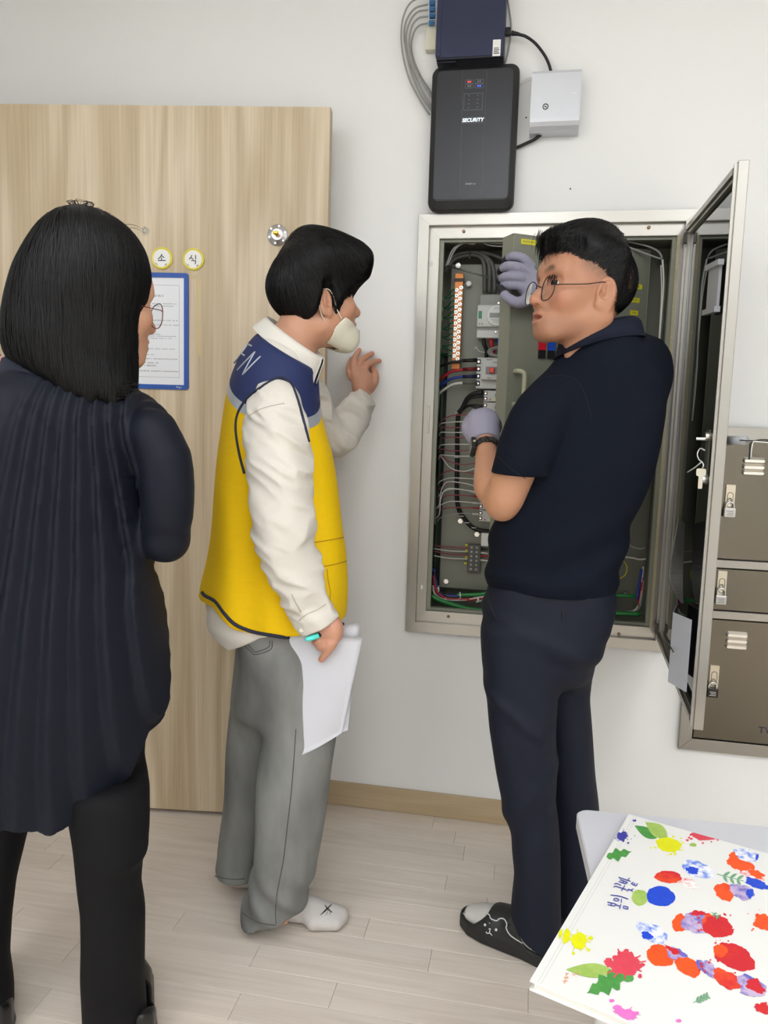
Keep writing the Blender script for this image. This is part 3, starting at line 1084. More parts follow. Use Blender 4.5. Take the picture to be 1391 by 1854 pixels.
# electricity meter
a, b = bp(865, 562, 0.05), bp(917, 612, 0.05)
mx0, mx1 = a[0], a[0] + 0.098
mt_ = bp(870, 533, 0.03)[2]
mf1, mf0, mb_ = bp(865, 552, 0.055)[2], bp(865, 592, 0.055)[2], bp(865, 612, 0.05)[2]
M_MET = mat('meter_grey', (206, 208, 204), 0.45, var=0.02)
M_METD = mat('meter_grey_dark', (150, 152, 146), 0.45, var=0.02)
bm = B()
box2(bm, (mx0 + 0.004, YP - 0.035, mf1 - 0.004), (mx1 - 0.004, YP, mt_), 0.004, 2)
met = obj('energy_meter', bm, M_METD, cab)
bm = B()
box2(bm, (mx0, YP - 0.058, mf0), (mx1, YP, mf1), 0.003, 2)
obj('meter_body', bm, M_MET, met)
bm = B()
box2(bm, (mx0 + 0.001, YP - 0.05, mf0 - 0.010), (mx1 - 0.001, YP, mf0 + 0.002))
obj('meter_step', bm, M_METD, met)
bm = B()
box2(bm, (mx0, YP - 0.052, mb_), (mx1, YP, mf0 - 0.008), 0.003, 2)
obj('terminal_cover', bm, M_MET, met)
mcx, mcz = mx0 + 0.060, (mf0 + mf1) / 2 + 0.001
bm = B()
add_cyl(bm, (mcx, YP - 0.057, mcz), (mcx, YP - 0.064, mcz), 0.0315, 36, bev=0.0015)
obj('dial_window', bm, mat('meter_white', (222, 224, 222), 0.3), met)
bm = B()
box2(bm, (mcx - 0.022, YP - 0.0655, mcz - 0.007), (mcx + 0.026, YP - 0.063, mcz + 0.007))
lcd = obj('display', bm, mat('lcd_grey', (142, 146, 140), 0.25), met)
bm = B()
for kx in range(7):
    strokes(bm, [[(mcx - 0.018 + kx * 0.0062, mcz - 0.004), (mcx - 0.018 + kx * 0.0062, mcz + 0.004), (mcx - 0.0145 + kx * 0.0062, mcz + 0.004), (mcx - 0.0145 + kx * 0.0062, mcz - 0.004)]], (0, YP - 0.0656, 0), 1, 0.0005, 0.0002, RX, RZ)
obj('digits', bm, mat('lcd_segment', (108, 112, 108), 0.4), lcd)
bm = B()
for (zz, hw) in ((mcz + 0.019, 0.012), (mcz + 0.0235, 0.008), (mcz - 0.013, 0.018), (mcz - 0.017, 0.012), (mcz - 0.0215, 0.014)):
    box2(bm, (mcx - hw, YP - 0.0645, zz - 0.0006), (mcx + hw, YP - 0.0638, zz + 0.0006))
obj('meter_print', bm, M_METD, met)
bm = B()
box2(bm, (mx0 + 0.004, YP - 0.0595, mcz - 0.009), (mx0 + 0.014, YP - 0.057, mcz + 0.013))
obj('green_sticker', bm, mat('sticker_green', (38, 130, 96), 0.4), met)
for (dx, zz) in ((0.062, mf1 + 0.008), (0.058, mf0 - 0.014)):
    c = np.array([mx0 + dx, YP - 0.036 - (0.016 if zz < mf0 else 0), zz])
    obj('meter_screw', add_cyl(B(), c, c + np.array([0, -0.004, 0]), 0.0042, 12, bev=0.001), M_ZINC, met)
for dx in (0.008, 0.016):
    bm = B()
    add_cyl(bm, (mx0 + dx, YP - 0.0575, mf0 + 0.009), (mx0 + dx, YP - 0.0588, mf0 + 0.009), 0.0017, 8)
    obj('meter_button', bm, M_BLACKP, met)
M_W = {'black': M_BLACKR, 'red': mat('red_wire', (176, 28, 40), 0.45, var=0.06), 'blue': mat('blue_wire', (30, 58, 150), 0.45, var=0.06), 'white': mat('white_wire', (214, 214, 206), 0.45, var=0.04), 'grey': M_GREYC, 'green': mat('bright_green_wire', (36, 132, 62), 0.45, var=0.06), 'dred': mat('dull_red_wire', (150, 66, 74), 0.5, var=0.08), 'yellow': mat('yellow_wire', (214, 200, 40), 0.45, var=0.05)}
for (x, cl) in ((876, 'black'), (889, 'red'), (903, 'blue')):
    bm = B()
    add_tube(bm, [bp(x, 608, 0.03), bp(x + 1, 622, 0.04), bp(x + 5, 634, 0.03), bp(x + 5, 650, 0.02)], 0.006, 10)
    obj('meter_lead', bm, M_W[cl], cab, smooth=True)
for q in range(5):
    rr_ = 0.024 - q * 0.0024
    c = bp(900, 637, 0.05 - 0.002 * q)
    bm = B()
    add_tube(bm, [c + RX * (rr_ * 1.35 * math.cos(g) + 0.004) + RZ * rr_ * 0.62 * math.sin(g) + np.array([0, 0.002 * math.sin(3 * g), 0]) for g in np.arange(24) / 24 * 6.283], 0.0016, 6, True, 1)
    obj('coiled_wire', bm, M_GREYC, cab, smooth=True)
tube('loose_wire', [bp(880, 638, 0.03), bp(868, 636, 0.03), bp(862, 628, 0.03), bp(860, 632, 0.03)], 0.0013, M_W['white'], cab, 5)

# main breaker
M_BRK = mat('breaker_grey', (196, 198, 194), 0.5, var=0.02)
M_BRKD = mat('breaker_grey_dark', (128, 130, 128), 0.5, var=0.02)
a, b = bp(863, 646, 0.07), bp(911, 704, 0.07)
x0, z1, z0 = a[0], a[2], b[2]
x1 = x0 + 0.105
bm = B()
box2(bm, (x0, YP - 0.05, z0), (x1, YP, z1), 0.002, 1)
mb = obj('main_breaker', bm, M_BRK, cab)
bm = B()
box2(bm, (x0 + 0.016, YP - 0.07, z0 + 0.026), (x1 - 0.014, YP - 0.049, z1 - 0.004), 0.002, 1)
obj('breaker_cover', bm, M_BRK, mb)
bm = B()
box2(bm, (x0 + 0.03, YP - 0.073, (z0 + z1) / 2 - 0.004), (x0 + 0.078, YP - 0.069, (z0 + z1) / 2 + 0.018), 0.001, 1)
obj('toggle_bezel', bm, M_BRKD, mb)
bm = B()
box2(bm, (x0 + 0.042, YP - 0.084, (z0 + z1) / 2 - 0.001), (x0 + 0.056, YP - 0.072, (z0 + z1) / 2 + 0.015), 0.0015, 1)
obj('toggle', bm, mat('toggle_red', (226, 56, 40), 0.35), mb)
for i in range(4):
    zz = z1 - 0.012 - i * (z1 - z0 - 0.02) / 3.4
    bm = B()
    box2(bm, (x0 - 0.0006, YP - 0.046, zz - 0.008), (x0 + 0.012, YP - 0.0505, zz + 0.006))
    obj('terminal_slot', bm, M_BLACKP, mb)
    bm = B()
    add_cyl(bm, (x0 + 0.006, YP - 0.05, zz - 0.001), (x0 + 0.006, YP - 0.053, zz - 0.001), 0.004, 10)
    obj('terminal_screw', bm, M_ZINC, mb)
bm = B()
for (u, v, wd) in ((0.03, 0.9, 0.02), (0.05, 0.82, 0.03), (0.035, 0.32, 0.012), (0.07, 0.34, 0.01)):
    box2(bm, (x0 + u, YP - 0.0706, z0 + (z1 - z0) * v), (x0 + u + wd, YP - 0.0698, z0 + (z1 - z0) * v + 0.0025))
obj('breaker_print', bm, M_BRKD, mb)
for (y0, cl, ly, x_end) in ((652, 'black', 664, 798), (668, 'red', 690, 797), (681, 'blue', 702, 797), (692, 'white', 715, 796)):
    e = P(862, y0, YP - 0.055)
    e2 = P(838, y0 + 1, YP - 0.055)
    bm = B()
    add_cyl(bm, e + RX * 0.004, e2, 0.0062, 10, 0.0052)
    obj('wire_sleeve', bm, {'black': M_BLACKR, 'red': mat('sleeve_red', (110, 16, 22), 0.5), 'blue': mat('sleeve_blue', (18, 24, 72), 0.5), 'white': mat('sleeve_grey', (96, 98, 92), 0.5)}[cl], cab, smooth=True)
    tube('feed_wire', [e2 + RX * 0.004, P(820, y0 + 4, YP - 0.052), P(803, (y0 + ly) / 2 + 3, YP - 0.04), P(x_end - 3, ly, YP - 0.02)], 0.0042, M_W[cl], cab)


# branch breakers: pixel rows of their top and bottom edges
def branch(yt, yb, xl=876):
    a, b = bp(xl, yt, 0.055), bp(xl, yb, 0.055)
    x0 = a[0]
    x1 = x0 + 0.072
    z0, z1 = b[2] + 0.0008, a[2]
    bm = B()
    box2(bm, (x0, YP - 0.042, z0), (x1, YP, z1), 0.001, 1)
    br = obj('branch_breaker', bm, M_BRK, cab)
    bm = B()
    box2(bm, (x0 + 0.012, YP - 0.055, z0 + 0.0008), (x1 - 0.012, YP - 0.04, z1 - 0.0008), 0.001, 1)
    obj('breaker_cover', bm, M_BRK, br)
    for f_ in (0.27, 0.74):
        zz = z0 + (z1 - z0) * f_
        bm = B()
        box2(bm, (x0 - 0.0004, YP - 0.0425, zz - 0.005), (x0 + 0.0105, YP - 0.036, zz + 0.005))
        obj('terminal_slot', bm, mat('terminal_brown', (86, 58, 38), 0.5), br)
        obj('terminal_screw', add_cyl(B(), (x0 + 0.005, YP - 0.042, zz), (x0 + 0.005, YP - 0.0455, zz), 0.0032, 8), M_ZINC, br)
    zz = (z0 + z1) / 2
    bm = B()
    box2(bm, (x0 + 0.036, YP - 0.066, zz - 0.001), (x0 + 0.05, YP - 0.054, zz + 0.007), 0.001, 1)
    obj('toggle', bm, M_BLACKP, br)
    bm = B()
    add_cyl(bm, (x0 + 0.02, YP - 0.054, z0 + 0.007), (x0 + 0.02, YP - 0.0565, z0 + 0.007), 0.0022, 8)
    obj('test_button', bm, mat('test_red', (170, 40, 60), 0.4), br)
    bm = B()
    box2(bm, (x0 + 0.03, YP - 0.056, z0 + 0.003), (x0 + 0.04, YP - 0.0545, z0 + 0.010))
    obj('sticker', bm, mat('sticker_yellow', (228, 224, 150), 0.5), br)
    return br


rows = [(706.5, 727.5), (728, 750)] + [(751 + i * 21.6, 772 + i * 21.6) for i in range(9)]
for i, (a, b) in enumerate(rows):
    branch(a, b, 876.5 - 0.042 * (a - 706))

# branch wires: (y at the breaker, y at the trunk, colour, sag)
ws = [(753, 762, 'dred', -4), (764, 767, 'white', -1), (774, 774, 'dred', 0), (783, 783, 'white', 0), (794, 795, 'dred', -3), (805, 806, 'white', -1), (815, 813, 'dred', 2), (826, 824, 'white', 0), (839, 825, 'dred', 4), (849, 826, 'white', 9), (858, 860, 'dred', -7), (868, 871, 'white', -4), (880, 884, 'dred', -9), (890, 894, 'white', -6), (899, 902, 'dred', -4), (911, 915, 'white', -5), (920, 923, 'dred', -2), (931, 938, 'grey', -3)]
for i, (yb_, yt_, cl, sag) in enumerate(ws):
    xb_ = 875 - 0.042 * (yb_ - 706)
    e = P(xb_ + 2, yb_, YP - 0.044)
    bm = B()
    e2 = P(xb_ - 10, yb_ - 0.6, YP - 0.044)
    add_cyl(bm, e, e2, 0.003, 8, 0.0026)
    obj('wire_sleeve', bm, M_W['white' if cl != 'dred' else 'red'], cab, smooth=True)
    tube('branch_wire', [e2 + RX * 0.002, P(838, yb_ + sag * 0.5, YP - 0.05), P(815, (yb_ + yt_) / 2 + sag, YP - 0.045), P(799 - 0.01 * (yt_ - 750), yt_, YP - 0.03), P(795 - 0.01 * (yt_ - 750), yt_ + 6, YP - 0.005)], 0.0019, M_W[cl], cab, 6, 5)
for (ya, yb_) in ((873, 920), (885, 938)):
    tube('looped_wire', [P(866, ya + 9, YP - 0.044), P(840, ya + 2, YP - 0.055), P(810, ya, YP - 0.06), P(799, ya + 16, YP - 0.055), P(796, yb_ - 8, YP - 0.05), P(790, yb_, YP - 0.03)], 0.0019, M_W['white'], cab, 6, 6)
# black trunk cables on the plate
tube('trunk_cable', [bp(874, 711, 0.045), bp(858, 713, 0.04), bp(846, 722, 0.03), bp(838, 738, 0.02), bp(830, 752, 0.014), bp(828, 790, 0.012), bp(828, 830, 0.012), bp(827, 880, 0.012), bp(829, 915, 0.012), bp(838, 935, 0.012), bp(852, 952, 0.012), bp(868, 960, 0.012), bp(890, 963, 0.012)], 0.0068, M_BLACKR, cab, 10)
for pts in ([bp(875, 718, 0.045), bp(862, 719, 0.04), bp(850, 722, 0.034), bp(842, 730, 0.026)], [bp(874, 735, 0.045), bp(858, 733, 0.04), bp(846, 736, 0.03), bp(836, 743, 0.02)], [bp(874, 744, 0.045), bp(862, 738, 0.04), bp(850, 734, 0.034)]):
    tube('trunk_branch', pts, 0.0038, M_BLACKR, cab, 8)
for (x, y) in ((829, 748), (828, 828), (836, 934), (846, 946), (858, 955)):
    c = bp(x, y, 0.013)
    obj('cable_tie', add_tube(B(), [c + np.array([0.0078 * math.cos(q), 0.0078 * math.sin(q), 0.0]) for q in np.arange(12) / 12 * 6.283], 0.0014, 5, True, 1), M_WHITEP, cab, smooth=True)
# lower terminal strip
a, b = bp(848, 985, 0.02), bp(868, 1037, 0.02)
bm = B()
box2(bm, (a[0], YP - 0.022, b[2]), (b[0] + 0.002, YP, a[2]), 0.0015, 1)
ts = obj('terminal_strip', bm, mat('strip_grey', (84, 84, 80), 0.5, var=0.05), cab)
for i in range(6):
    zz = a[2] - 0.01 - i * (a[2] - b[2] - 0.018) / 5.2
    for sx in (0.3, 0.72):
        c = np.array([a[0] + (b[0] - a[0]) * sx, YP - 0.022, zz])
        obj('terminal_screw', add_cyl(B(), c, c + np.array([0, -0.003, 0]), 0.0035, 8), mat_steel('dull_zinc', (150, 150, 144), 0.4, 'S') if 'dull_zinc' not in MATS else MATS['dull_zinc'], ts)
for (y0, yt_, cl) in ((992, 989, 'dred'), (999, 995, 'white'), (1005, 1000, 'dred'), (1012.5, 1008, 'white')):
    tube('control_wire', [bp(851, y0, 0.014), bp(838, y0 - 0.5, 0.014), bp(815, y0 - 1.5, 0.02), P(796, yt_, YP - 0.03), P(786, yt_ - 2, YP - 0.03)], 0.0021, M_W[cl], cab, 6, 5)
    tube('strip_lead', [bp(865, y0 + 1, 0.014), bp(874, y0 + 2, 0.014), bp(884, y0 + 3, 0.01)], [0.0036, 0.0032, 0.0022], M_W['white' if cl == 'white' else ('black' if y0 < 995 else 'red')], cab, 8, 4)
for (x, y) in ((845, 987), (845, 997), (844.5, 1009), (843, 1020)):
    c = bp(x, y, 0.012)
    bm = B()
    add_cyl(bm, c - RX * 0.004, c + RX * 0.004, 0.0042, 10)
    obj('ferrule', bm, M_W['yellow'], cab, smooth=False)
a, b = bp(872, 965, 0.03), bp(892, 990, 0.03)
bm = B()
box2(bm, (a[0], YP - 0.03, b[2]), (a[0] + 0.045, YP, a[2]), 0.001, 1)
obj('relay', bm, M_WHITEP, cab)
# cable bundles along the left side and the bottom
tube('side_cable', [P(803, 452, 0.14), P(799, 500, 0.1), P(798, 545, 0.1), P(796, 700, 0.12), P(790, 800, 0.13), P(788, 950, 0.13)], 0.0025, M_GREYC, cab, 6)
for q, (xa, cl) in enumerate(((804, 'black'), (801, 'black'), (798, 'green'), (796, 'black'))):
    tube('riser_cable', [P(xa + 4, 640, 0.165), P(xa + 2, 760, 0.165), P(xa - 4, 900, 0.165), P(xa - 9, 1000, 0.165), P(xa - 10, 1050, 0.165)], 0.0085, M_BLACKR if cl == 'black' else M_WIREG, cab, 8)
for (cl, pts, r_) in (('blue', [(786, 1030), (791, 1060), (802, 1076), (820, 1079), (840, 1078)], 0.0042), ('red', [(785, 1042), (791, 1070), (806, 1082), (830, 1084), (850, 1084)], 0.004), ('black', [(787, 1036), (796, 1068), (812, 1080), (836, 1081), (856, 1080)], 0.0045), ('green', [(828, 1077), (850, 1077), (870, 1076), (890, 1074), (1000, 1072), (1160, 1080)], 0.006), ('white', [(784, 1060), (788, 1076), (805, 1085), (840, 1086), (870, 1081), (890, 1078)], 0.003), ('red', [(846, 1087), (866, 1084), (884, 1081), (900, 1079)], 0.0035), ('white', [(862, 1090), (880, 1086), (900, 1082)], 0.003)):
    tube('bundle_cable', [P(x, y, 0.07) for x, y in pts], r_, M_W[cl], cab, 8)
tube('ground_cable', [P(781, 1078, 0.06), P(795, 1086, 0.055), P(815, 1093, 0.05), P(835, 1099, 0.05), P(860, 1104, 0.05), P(900, 1106, 0.05), P(1000, 1108, 0.05), P(1100, 1110, 0.05), P(1160, 1112, 0.05)], 0.0075, M_W['green'], cab, 10)
for (x, y, r_) in ((794, 1066, 0.009), (833, 1078, 0.010), (807, 1089, 0.0105), (866, 1085, 0.008)):
    c = P(x, y, 0.062)
    bm = B()
    add_tube(bm, [c + np.array([r_ * 0.3 * math.cos(q), -r_ * math.cos(q), r_ * math.sin(q)]) for q in np.arange(12) / 12 * 6.283], 0.0016, 5, True, 1)
    add_box(bm, c + np.array([0, -r_, r_ * 0.4]), (0.004, 0.004, 0.005))
    obj('cable_tie', bm, M_WHITEP, cab, smooth=False)
# hoops of grey cable at the top
M_DGC = mat('dark_grey_cable', (84, 84, 80), 0.5, var=0.05)
for pts, r_ in (([(800, 486), (812, 470), (830, 460), (856, 456), (876, 464), (886, 484), (886, 530)], 0.0065), ([(806, 492), (822, 470), (846, 462), (868, 464), (877, 482), (878, 530)], 0.0065), ([(850, 456), (880, 458), (905, 466), (930, 480)], 0.0065), ([(868, 456), (886, 470), (894, 490), (896, 530)], 0.0065)):
    tube('hoop_cable', [P(x, y, 0.10) for x, y in pts], r_, M_DGC, cab, 8)
for pts in ([(808, 482), (820, 452), (840, 440), (856, 442), (863, 435), (864, 430)], [(811, 480), (824, 452), (842, 440), (858, 442), (865, 434)], [(865, 432), (880, 442), (900, 446), (930, 445)], [(868, 432), (884, 439), (904, 441), (930, 440)]):
    tube('top_wire', [P(x, y, 0.035) for x, y in pts], 0.0024, M_GREYC, cab, 6)
tube('stay_rod', [P(808, 481, 0.08), P(885, 502, 0.07)], 0.0028, mat('steel_rod', (112, 116, 110), 0.4, 0.5), cab, 8, 1)
c = P(851, 455, 0.09)
bm = B()
add_tube(bm, [c, c - RZ * 0.012, c - RZ * 0.022], [0.0016, 0.0022, 0.0036], 8)
obj('hanging_clip', bm, M_DGC, cab, smooth=True)

# hinged inner cover (dead front), swung half open, with a cut-out and yellow tags
hp = np.array([0.318, 0.075, 0.0])
fp = np.array([-0.072, -0.155, 0.0])
ct, cb_ = 1.768, 0.917
u_ = (hp - fp) / np.linalg.norm(hp - fp)
nn_ = np.array([u_[1], -u_[0], 0.0])          # towards the room
if nn_[1] > 0:
    nn_ = -nn_
LC = np.linalg.norm(hp - fp)
cov = thing('inner_cover', None, None, (hp[0], hp[1], cb_))
cov.parent = cab
cov.matrix_parent_inverse = Matrix.Translation(-LOC[cab.name])
ox0, ox1, oz0, oz1 = LC * 0.40, LC * 0.66, cb_ + 0.12, ct - 0.14


def cv(u, z, d=0.0):
    return fp + u_ * u + RZ * z + nn_ * d


bm = B()
for (a0, a1, b0, b1) in ((0, ox0, cb_, ct), (ox1, LC, cb_, ct), (ox0, ox1, cb_, oz0), (ox0, ox1, oz1, ct)):
    add_prism(bm, [cv(a0, b0), cv(a1, b0), cv(a1, b1), cv(a0, b1)], -nn_ * 0.002)
obj('cover_sheet', bm, M_GREEN, cov)
for (a0, b0, a1, b1) in ((0, cb_, 0, ct), (LC, cb_, LC, ct), (0, cb_, LC, cb_), (0, ct, LC, ct)):
    bm = B()
    p, q = cv(a0, b0, 0.001), cv(a1, b1, 0.001)
    th = (u_ if a0 == a1 else RZ) * 0.002
    if a0 == LC and a1 == LC or (b0 == ct and b1 == ct):
        th = -th
    add_prism(bm, [p, q, q + th, p + th], -nn_ * (0.06 if a0 == 0 and a1 == 0 else 0.034))
    obj('cover_flange', bm, M_GREENL, cov)  # lighter copy of the cover paint carries the light from the left
M_TAG = mat('tag_yellow', (222, 214, 40), 0.5, var=0.03)
for (u, z, wd) in ((0.012 + 0.012, 1.742, 0.05), (LC * 0.87, 1.655, 0.036), (LC * 0.87, 1.616, 0.030), (LC * 0.87, 1.58, 0.028), (LC * 0.30, 1.60, 0.036), (LC * 0.30, 1.56, 0.036)):
    bm = B()
    add_prism(bm, [cv(u, z, 0.0006), cv(u + wd, z, 0.0006), cv(u + wd, z + 0.014, 0.0006), cv(u, z + 0.014, 0.0006)], nn_ * 0.0006)
    tg = obj('tag_label', bm, M_TAG, cov)
    bm = B()
    rr = random.Random(int(u * 1000))
    x = 0.006
    while x < wd - 0.009:
        strokes(bm, [[(x, 0.005), (x + 0.004, 0.009)], [(x, 0.009), (x + 0.004, 0.009)], [(x + 0.0045, 0.004), (x + 0.0045, 0.0105)]], cv(u, z, 0.0012), 1, 0.001, 0.0002, u_, RZ)
        x += 0.0075
    obj('tag_print', bm, MATS['print_olive'], tg)
pts = [cv(0.024, 1.400, 0.0), cv(0.024, 1.400, 0.022), cv(0.034, 1.396, 0.03), cv(0.038, 1.386, 0.032), cv(0.038, 1.35, 0.032), cv(0.036, 1.315, 0.03), cv(0.026, 1.31, 0.02), cv(0.026, 1.31, 0.0)]
tube('pull_handle', pts, 0.0065, mat('handle_cream', (176, 176, 150), 0.4, var=0.02), cov, 10, 5)
for (u, cl) in ((0.095, (206, 24, 48)), (0.125, (30, 80, 190))):
    bm = B()
    add_prism(bm, [cv(u, 1.462, 0), cv(u + 0.02, 1.462, 0), cv(u + 0.02, 1.49, 0), cv(u, 1.49, 0)], nn_ * 0.008)
    lm = obj('indicator_lamp', bm, mat('lamp_%d' % cl[0], cl, 0.3), cov)
    bm = B()
    add_prism(bm, [cv(u, 1.44, 0), cv(u + 0.02, 1.44, 0), cv(u + 0.02, 1.462, 0), cv(u, 1.462, 0)], nn_ * 0.008)
    obj('lamp_base', bm, M_BLACKP, lm)
bm = B()
add_prism(bm, [cv(0.075, 1.56, 0), cv(0.12, 1.56, 0), cv(0.12, 1.63, 0), cv(0.075, 1.63, 0)], nn_ * 0.02)
obj('cover_label_holder', bm, M_BLACKP, cov)
bm = B()
add_prism(bm, [cv(0.083, 1.556, 0.02), cv(0.12, 1.556, 0.02), cv(0.12, 1.628, 0.02), cv(0.083, 1.628, 0.02)], nn_ * 0.002)
obj('cover_label_card', bm, M_WHITEP, cov)
for zz in (1.0, 1.012):
    obj('cover_screw', add_cyl(B(), cv(LC - 0.045, zz, 0), cv(LC - 0.045, zz, 0.006), 0.004, 10), M_ZINC, cov)
# breakers seen through the cut-out
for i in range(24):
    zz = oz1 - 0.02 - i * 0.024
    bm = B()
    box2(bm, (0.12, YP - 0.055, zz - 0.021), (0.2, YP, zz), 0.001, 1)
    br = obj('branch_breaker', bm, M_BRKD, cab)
# right side wiring
for pts, r_, cl in (([(1120, 440), (1150, 452), (1180, 463), (1198, 468), (1192, 455), (1170, 445), (1140, 438), (1115, 432)], 0.0028, 'grey'), ([(1200, 470), (1202, 510), (1199, 560), (1194, 620), (1188, 680), (1184, 760)], 0.003, 'white'), ([(1197, 480), (1198, 540), (1192, 640), (1186, 730)], 0.002, 'white')):
    tube('side_wire', [P(x, y, 0.04) for x, y in pts], r_, M_W[cl], cab, 6)
for pts, r_, cl in (([(1134, 978), (1145, 990), (1160, 994), (1168, 992)], 0.0026, 'grey'), ([(1124, 1008), (1145, 1010), (1158, 1013), (1170, 1012)], 0.0026, 'white'), ([(1162, 1030), (1158, 1060), (1154, 1085)], 0.0045, 'blue'), ([(1165, 1026), (1162, 1060), (1158, 1090), (1150, 1104), (1135, 1108), (1110, 1107)], 0.0028, 'white'), ([(1166, 1050), (1162, 1080), (1155, 1104), (1120, 1110)], 0.0022, 'grey'), ([(1164, 1045), (1160, 1075), (1156, 1096)], 0.003, 'red')):
    tube('side_wire', [P(x, y, 0.06) for x, y in pts], r_, M_W[cl], cab, 6)
c = P(1120, 1030, 0.1)
bm = B()
add_tube(bm, [c + RX * 0.026 * math.cos(q) + RZ * 0.03 * math.sin(q) for q in np.arange(20) / 20 * 6.283], 0.0018, 6, True, 1)
obj('yellow_loop_wire', bm, M_W['yellow'], cab, smooth=True)
a = P(1133, 1075, 0.12)
obj('plate_bolt', add_cyl(B(), a, a + np.array([0, -0.012, 0]), 0.009, 12, bev=0.002), mat_steel('dark_bolt', (120, 116, 106), 0.4, 'S'), cab)

# ------------------------------------------------------------------ its glass door
HG = np.array([0.397, -0.022, 0])
FR = np.array([0.3835, -0.62, 0])
ht, hb = 1.818, 0.640
ft, fb = P(1337, 290, FR[1])[2], P(1255, 1321, FR[1])[2]
gd = thing('glass_door', None, None, (HG[0], HG[1], hb))
gd.parent = cab
gd.matrix_parent_inverse = Matrix.Translation(-LOC[cab.name])
LG = np.linalg.norm(FR - HG)
ug = (FR - HG) / LG
ng = np.array([ug[1], -ug[0], 0.0])
if ng[0] > 0:
    ng = -ng                                  # inner face looks towards -x


def gp(u, v, d=0.0):
    """u along the door from the hinge (0..1), v up (0..1), d out of the inner face"""
    z = (hb + (fb - hb) * u) * (1 - v) + (ht + (ft - ht) * u) * v
    return HG + ug * LG * u + RZ * z + ng * d


RW = 0.022 / LG
RH = 0.032 / (ht - hb)
TH = 0.021
for (u0, u1, v0, v1, nm) in ((0, RW, 0, 1, 'hinge_stile'), (1 - RW, 1, 0, 1, 'free_stile'), (RW, 1 - RW, 0, RH, 'bottom_rail'), (RW, 1 - RW, 1 - RH, 1, 'top_rail')):
    bm = B()
    p = [gp(u0, v0, 0), gp(u1, v0, 0), gp(u1, v1, 0), gp(u0, v1, 0)]
    add_prism(bm, p, -ng * TH)
    bmesh.ops.bevel(bm, geom=list(bm.edges), offset=0.001, segments=1, affect='EDGES')
    st = obj(nm, bm, M_STEEL, gd)
    # folded return lip behind the glass line
    bm = B()
    if 'stile' in nm:
        m0 = u0 if nm == 'hinge_stile' else u1
        s_ = 0.25 * RW if nm == 'hinge_stile' else -0.25 * RW
        add_prism(bm, [gp(m0 + s_, v0 + 0.004, 0), gp(m0 + 2 * s_, v0 + 0.004, 0), gp(m0 + 2 * s_, v1 - 0.004, 0), gp(m0 + s_, v1 - 0.004, 0)], ng * 0.006)
    else:
        m0 = 0.5 * RH if nm == 'bottom_rail' else 1 - 0.5 * RH
        add_prism(bm, [gp(u0, m0 - 0.2 * RH), gp(u1, m0 - 0.2 * RH), gp(u1, m0 + 0.2 * RH), gp(u0, m0 + 0.2 * RH)], ng * 0.006)
    obj('return_lip', bm, M_STEEL, st)
M_GLASS = bpy.data.materials.new('dark_mirror_glass')
M_GLASS.use_nodes = True
nt = M_GLASS.node_tree
nt.nodes.remove(nt.nodes['Principled BSDF'])
tr = nt.nodes.new('ShaderNodeBsdfTransparent')
tr.inputs[0].default_value = (0.05, 0.058, 0.055, 1)
gl = nt.nodes.new('ShaderNodeBsdfGlossy')
gl.inputs['Color'].default_value = (0.86, 0.87, 0.88, 1)
gl.inputs['Roughness'].default_value = 0.01
mxs = nt.nodes.new('ShaderNodeMixShader')
fr = nt.nodes.new('ShaderNodeFresnel')
fr.inputs[0].default_value = 3.2
nt.links.new(fr.outputs[0], mxs.inputs[0])
nt.links.new(tr.outputs[0], mxs.inputs[1])
nt.links.new(gl.outputs[0], mxs.inputs[2])
nt.links.new(mxs.outputs[0], nt.nodes['Material Output'].inputs[0])
bm = B()
add_prism(bm, [gp(RW * 0.5, RH * 0.5, -0.008), gp(1 - RW * 0.5, RH * 0.5, -0.008), gp(1 - RW * 0.5, 1 - RH * 0.5, -0.008), gp(RW * 0.5, 1 - RH * 0.5, -0.008)], -ng * 0.004)
obj('glass_pane', bm, M_GLASS, gd)


def gpx(x, y, d=0.0):
    """photo pixel on the inner face of the glass door"""
    return plane_pt(x, y, HG + ng * d, ng)


# clear document clip on the glass
M_CLIP = mat('milky_plastic', (214, 216, 220), 0.25, var=0.02, Transmission_Weight=0.25)
p = [gpx(1289, 485), gpx(1309, 475), gpx(1302, 560), gpx(1283, 566)]
bm = B()
add_prism(bm, p, ng * 0.006)
hk = obj('label_holder', bm, M_CLIP, gd)
for a, b in ((0, 1), (3, 2)):
    bm = B()
    q0, q1 = p[a], p[b]
    ex = (q1 - q0) * 0.12
    add_prism(bm, [q0 - ex + RZ * 0.006, q1 + ex + RZ * 0.006, q1 + ex - RZ * 0.006, q0 - ex - RZ * 0.006], ng * 0.012)
    obj('holder_end', bm, M_CLIP, hk)
# white folded channel and the curled sheet standing in it
cu0, cu1 = gpx(1231, 1092), gpx(1222, 1212)
cw = gpx(1256, 1090) - cu0
ch = cu0 - cu1
bm = B()
cw = np.array([cw[0], cw[1], 0])
b0 = cu1.copy()
for (s0, s1, d0, d1) in ((0.0, 0.62, 0.004, 0.03), (0.62, 1.0, 0.03, 0.0)):
    p = [b0 + cw * s0 + ng * d0, b0 + cw * s1 + ng * d1, b0 + cw * s1 + ng * d1 + ch, b0 + cw * s0 + ng * d0 + ch]
    add_prism(bm, p, ng * 0.0018)
chn = obj('document_channel', bm, mat('channel_white', (206, 208, 214), 0.35, 0.2, var=0.02), gd)
bm = B()
c = b0 + cw * 0.62 + ng * 0.031 + ch * 0.5
add_cyl(bm, c - cw * 0.3, c + cw * 0.3, 0.002, 8)
obj('channel_pin', bm, M_ZINC, chn)
bm = B()
sh = [(1229, 938), (1241, 947), (1241, 960)]
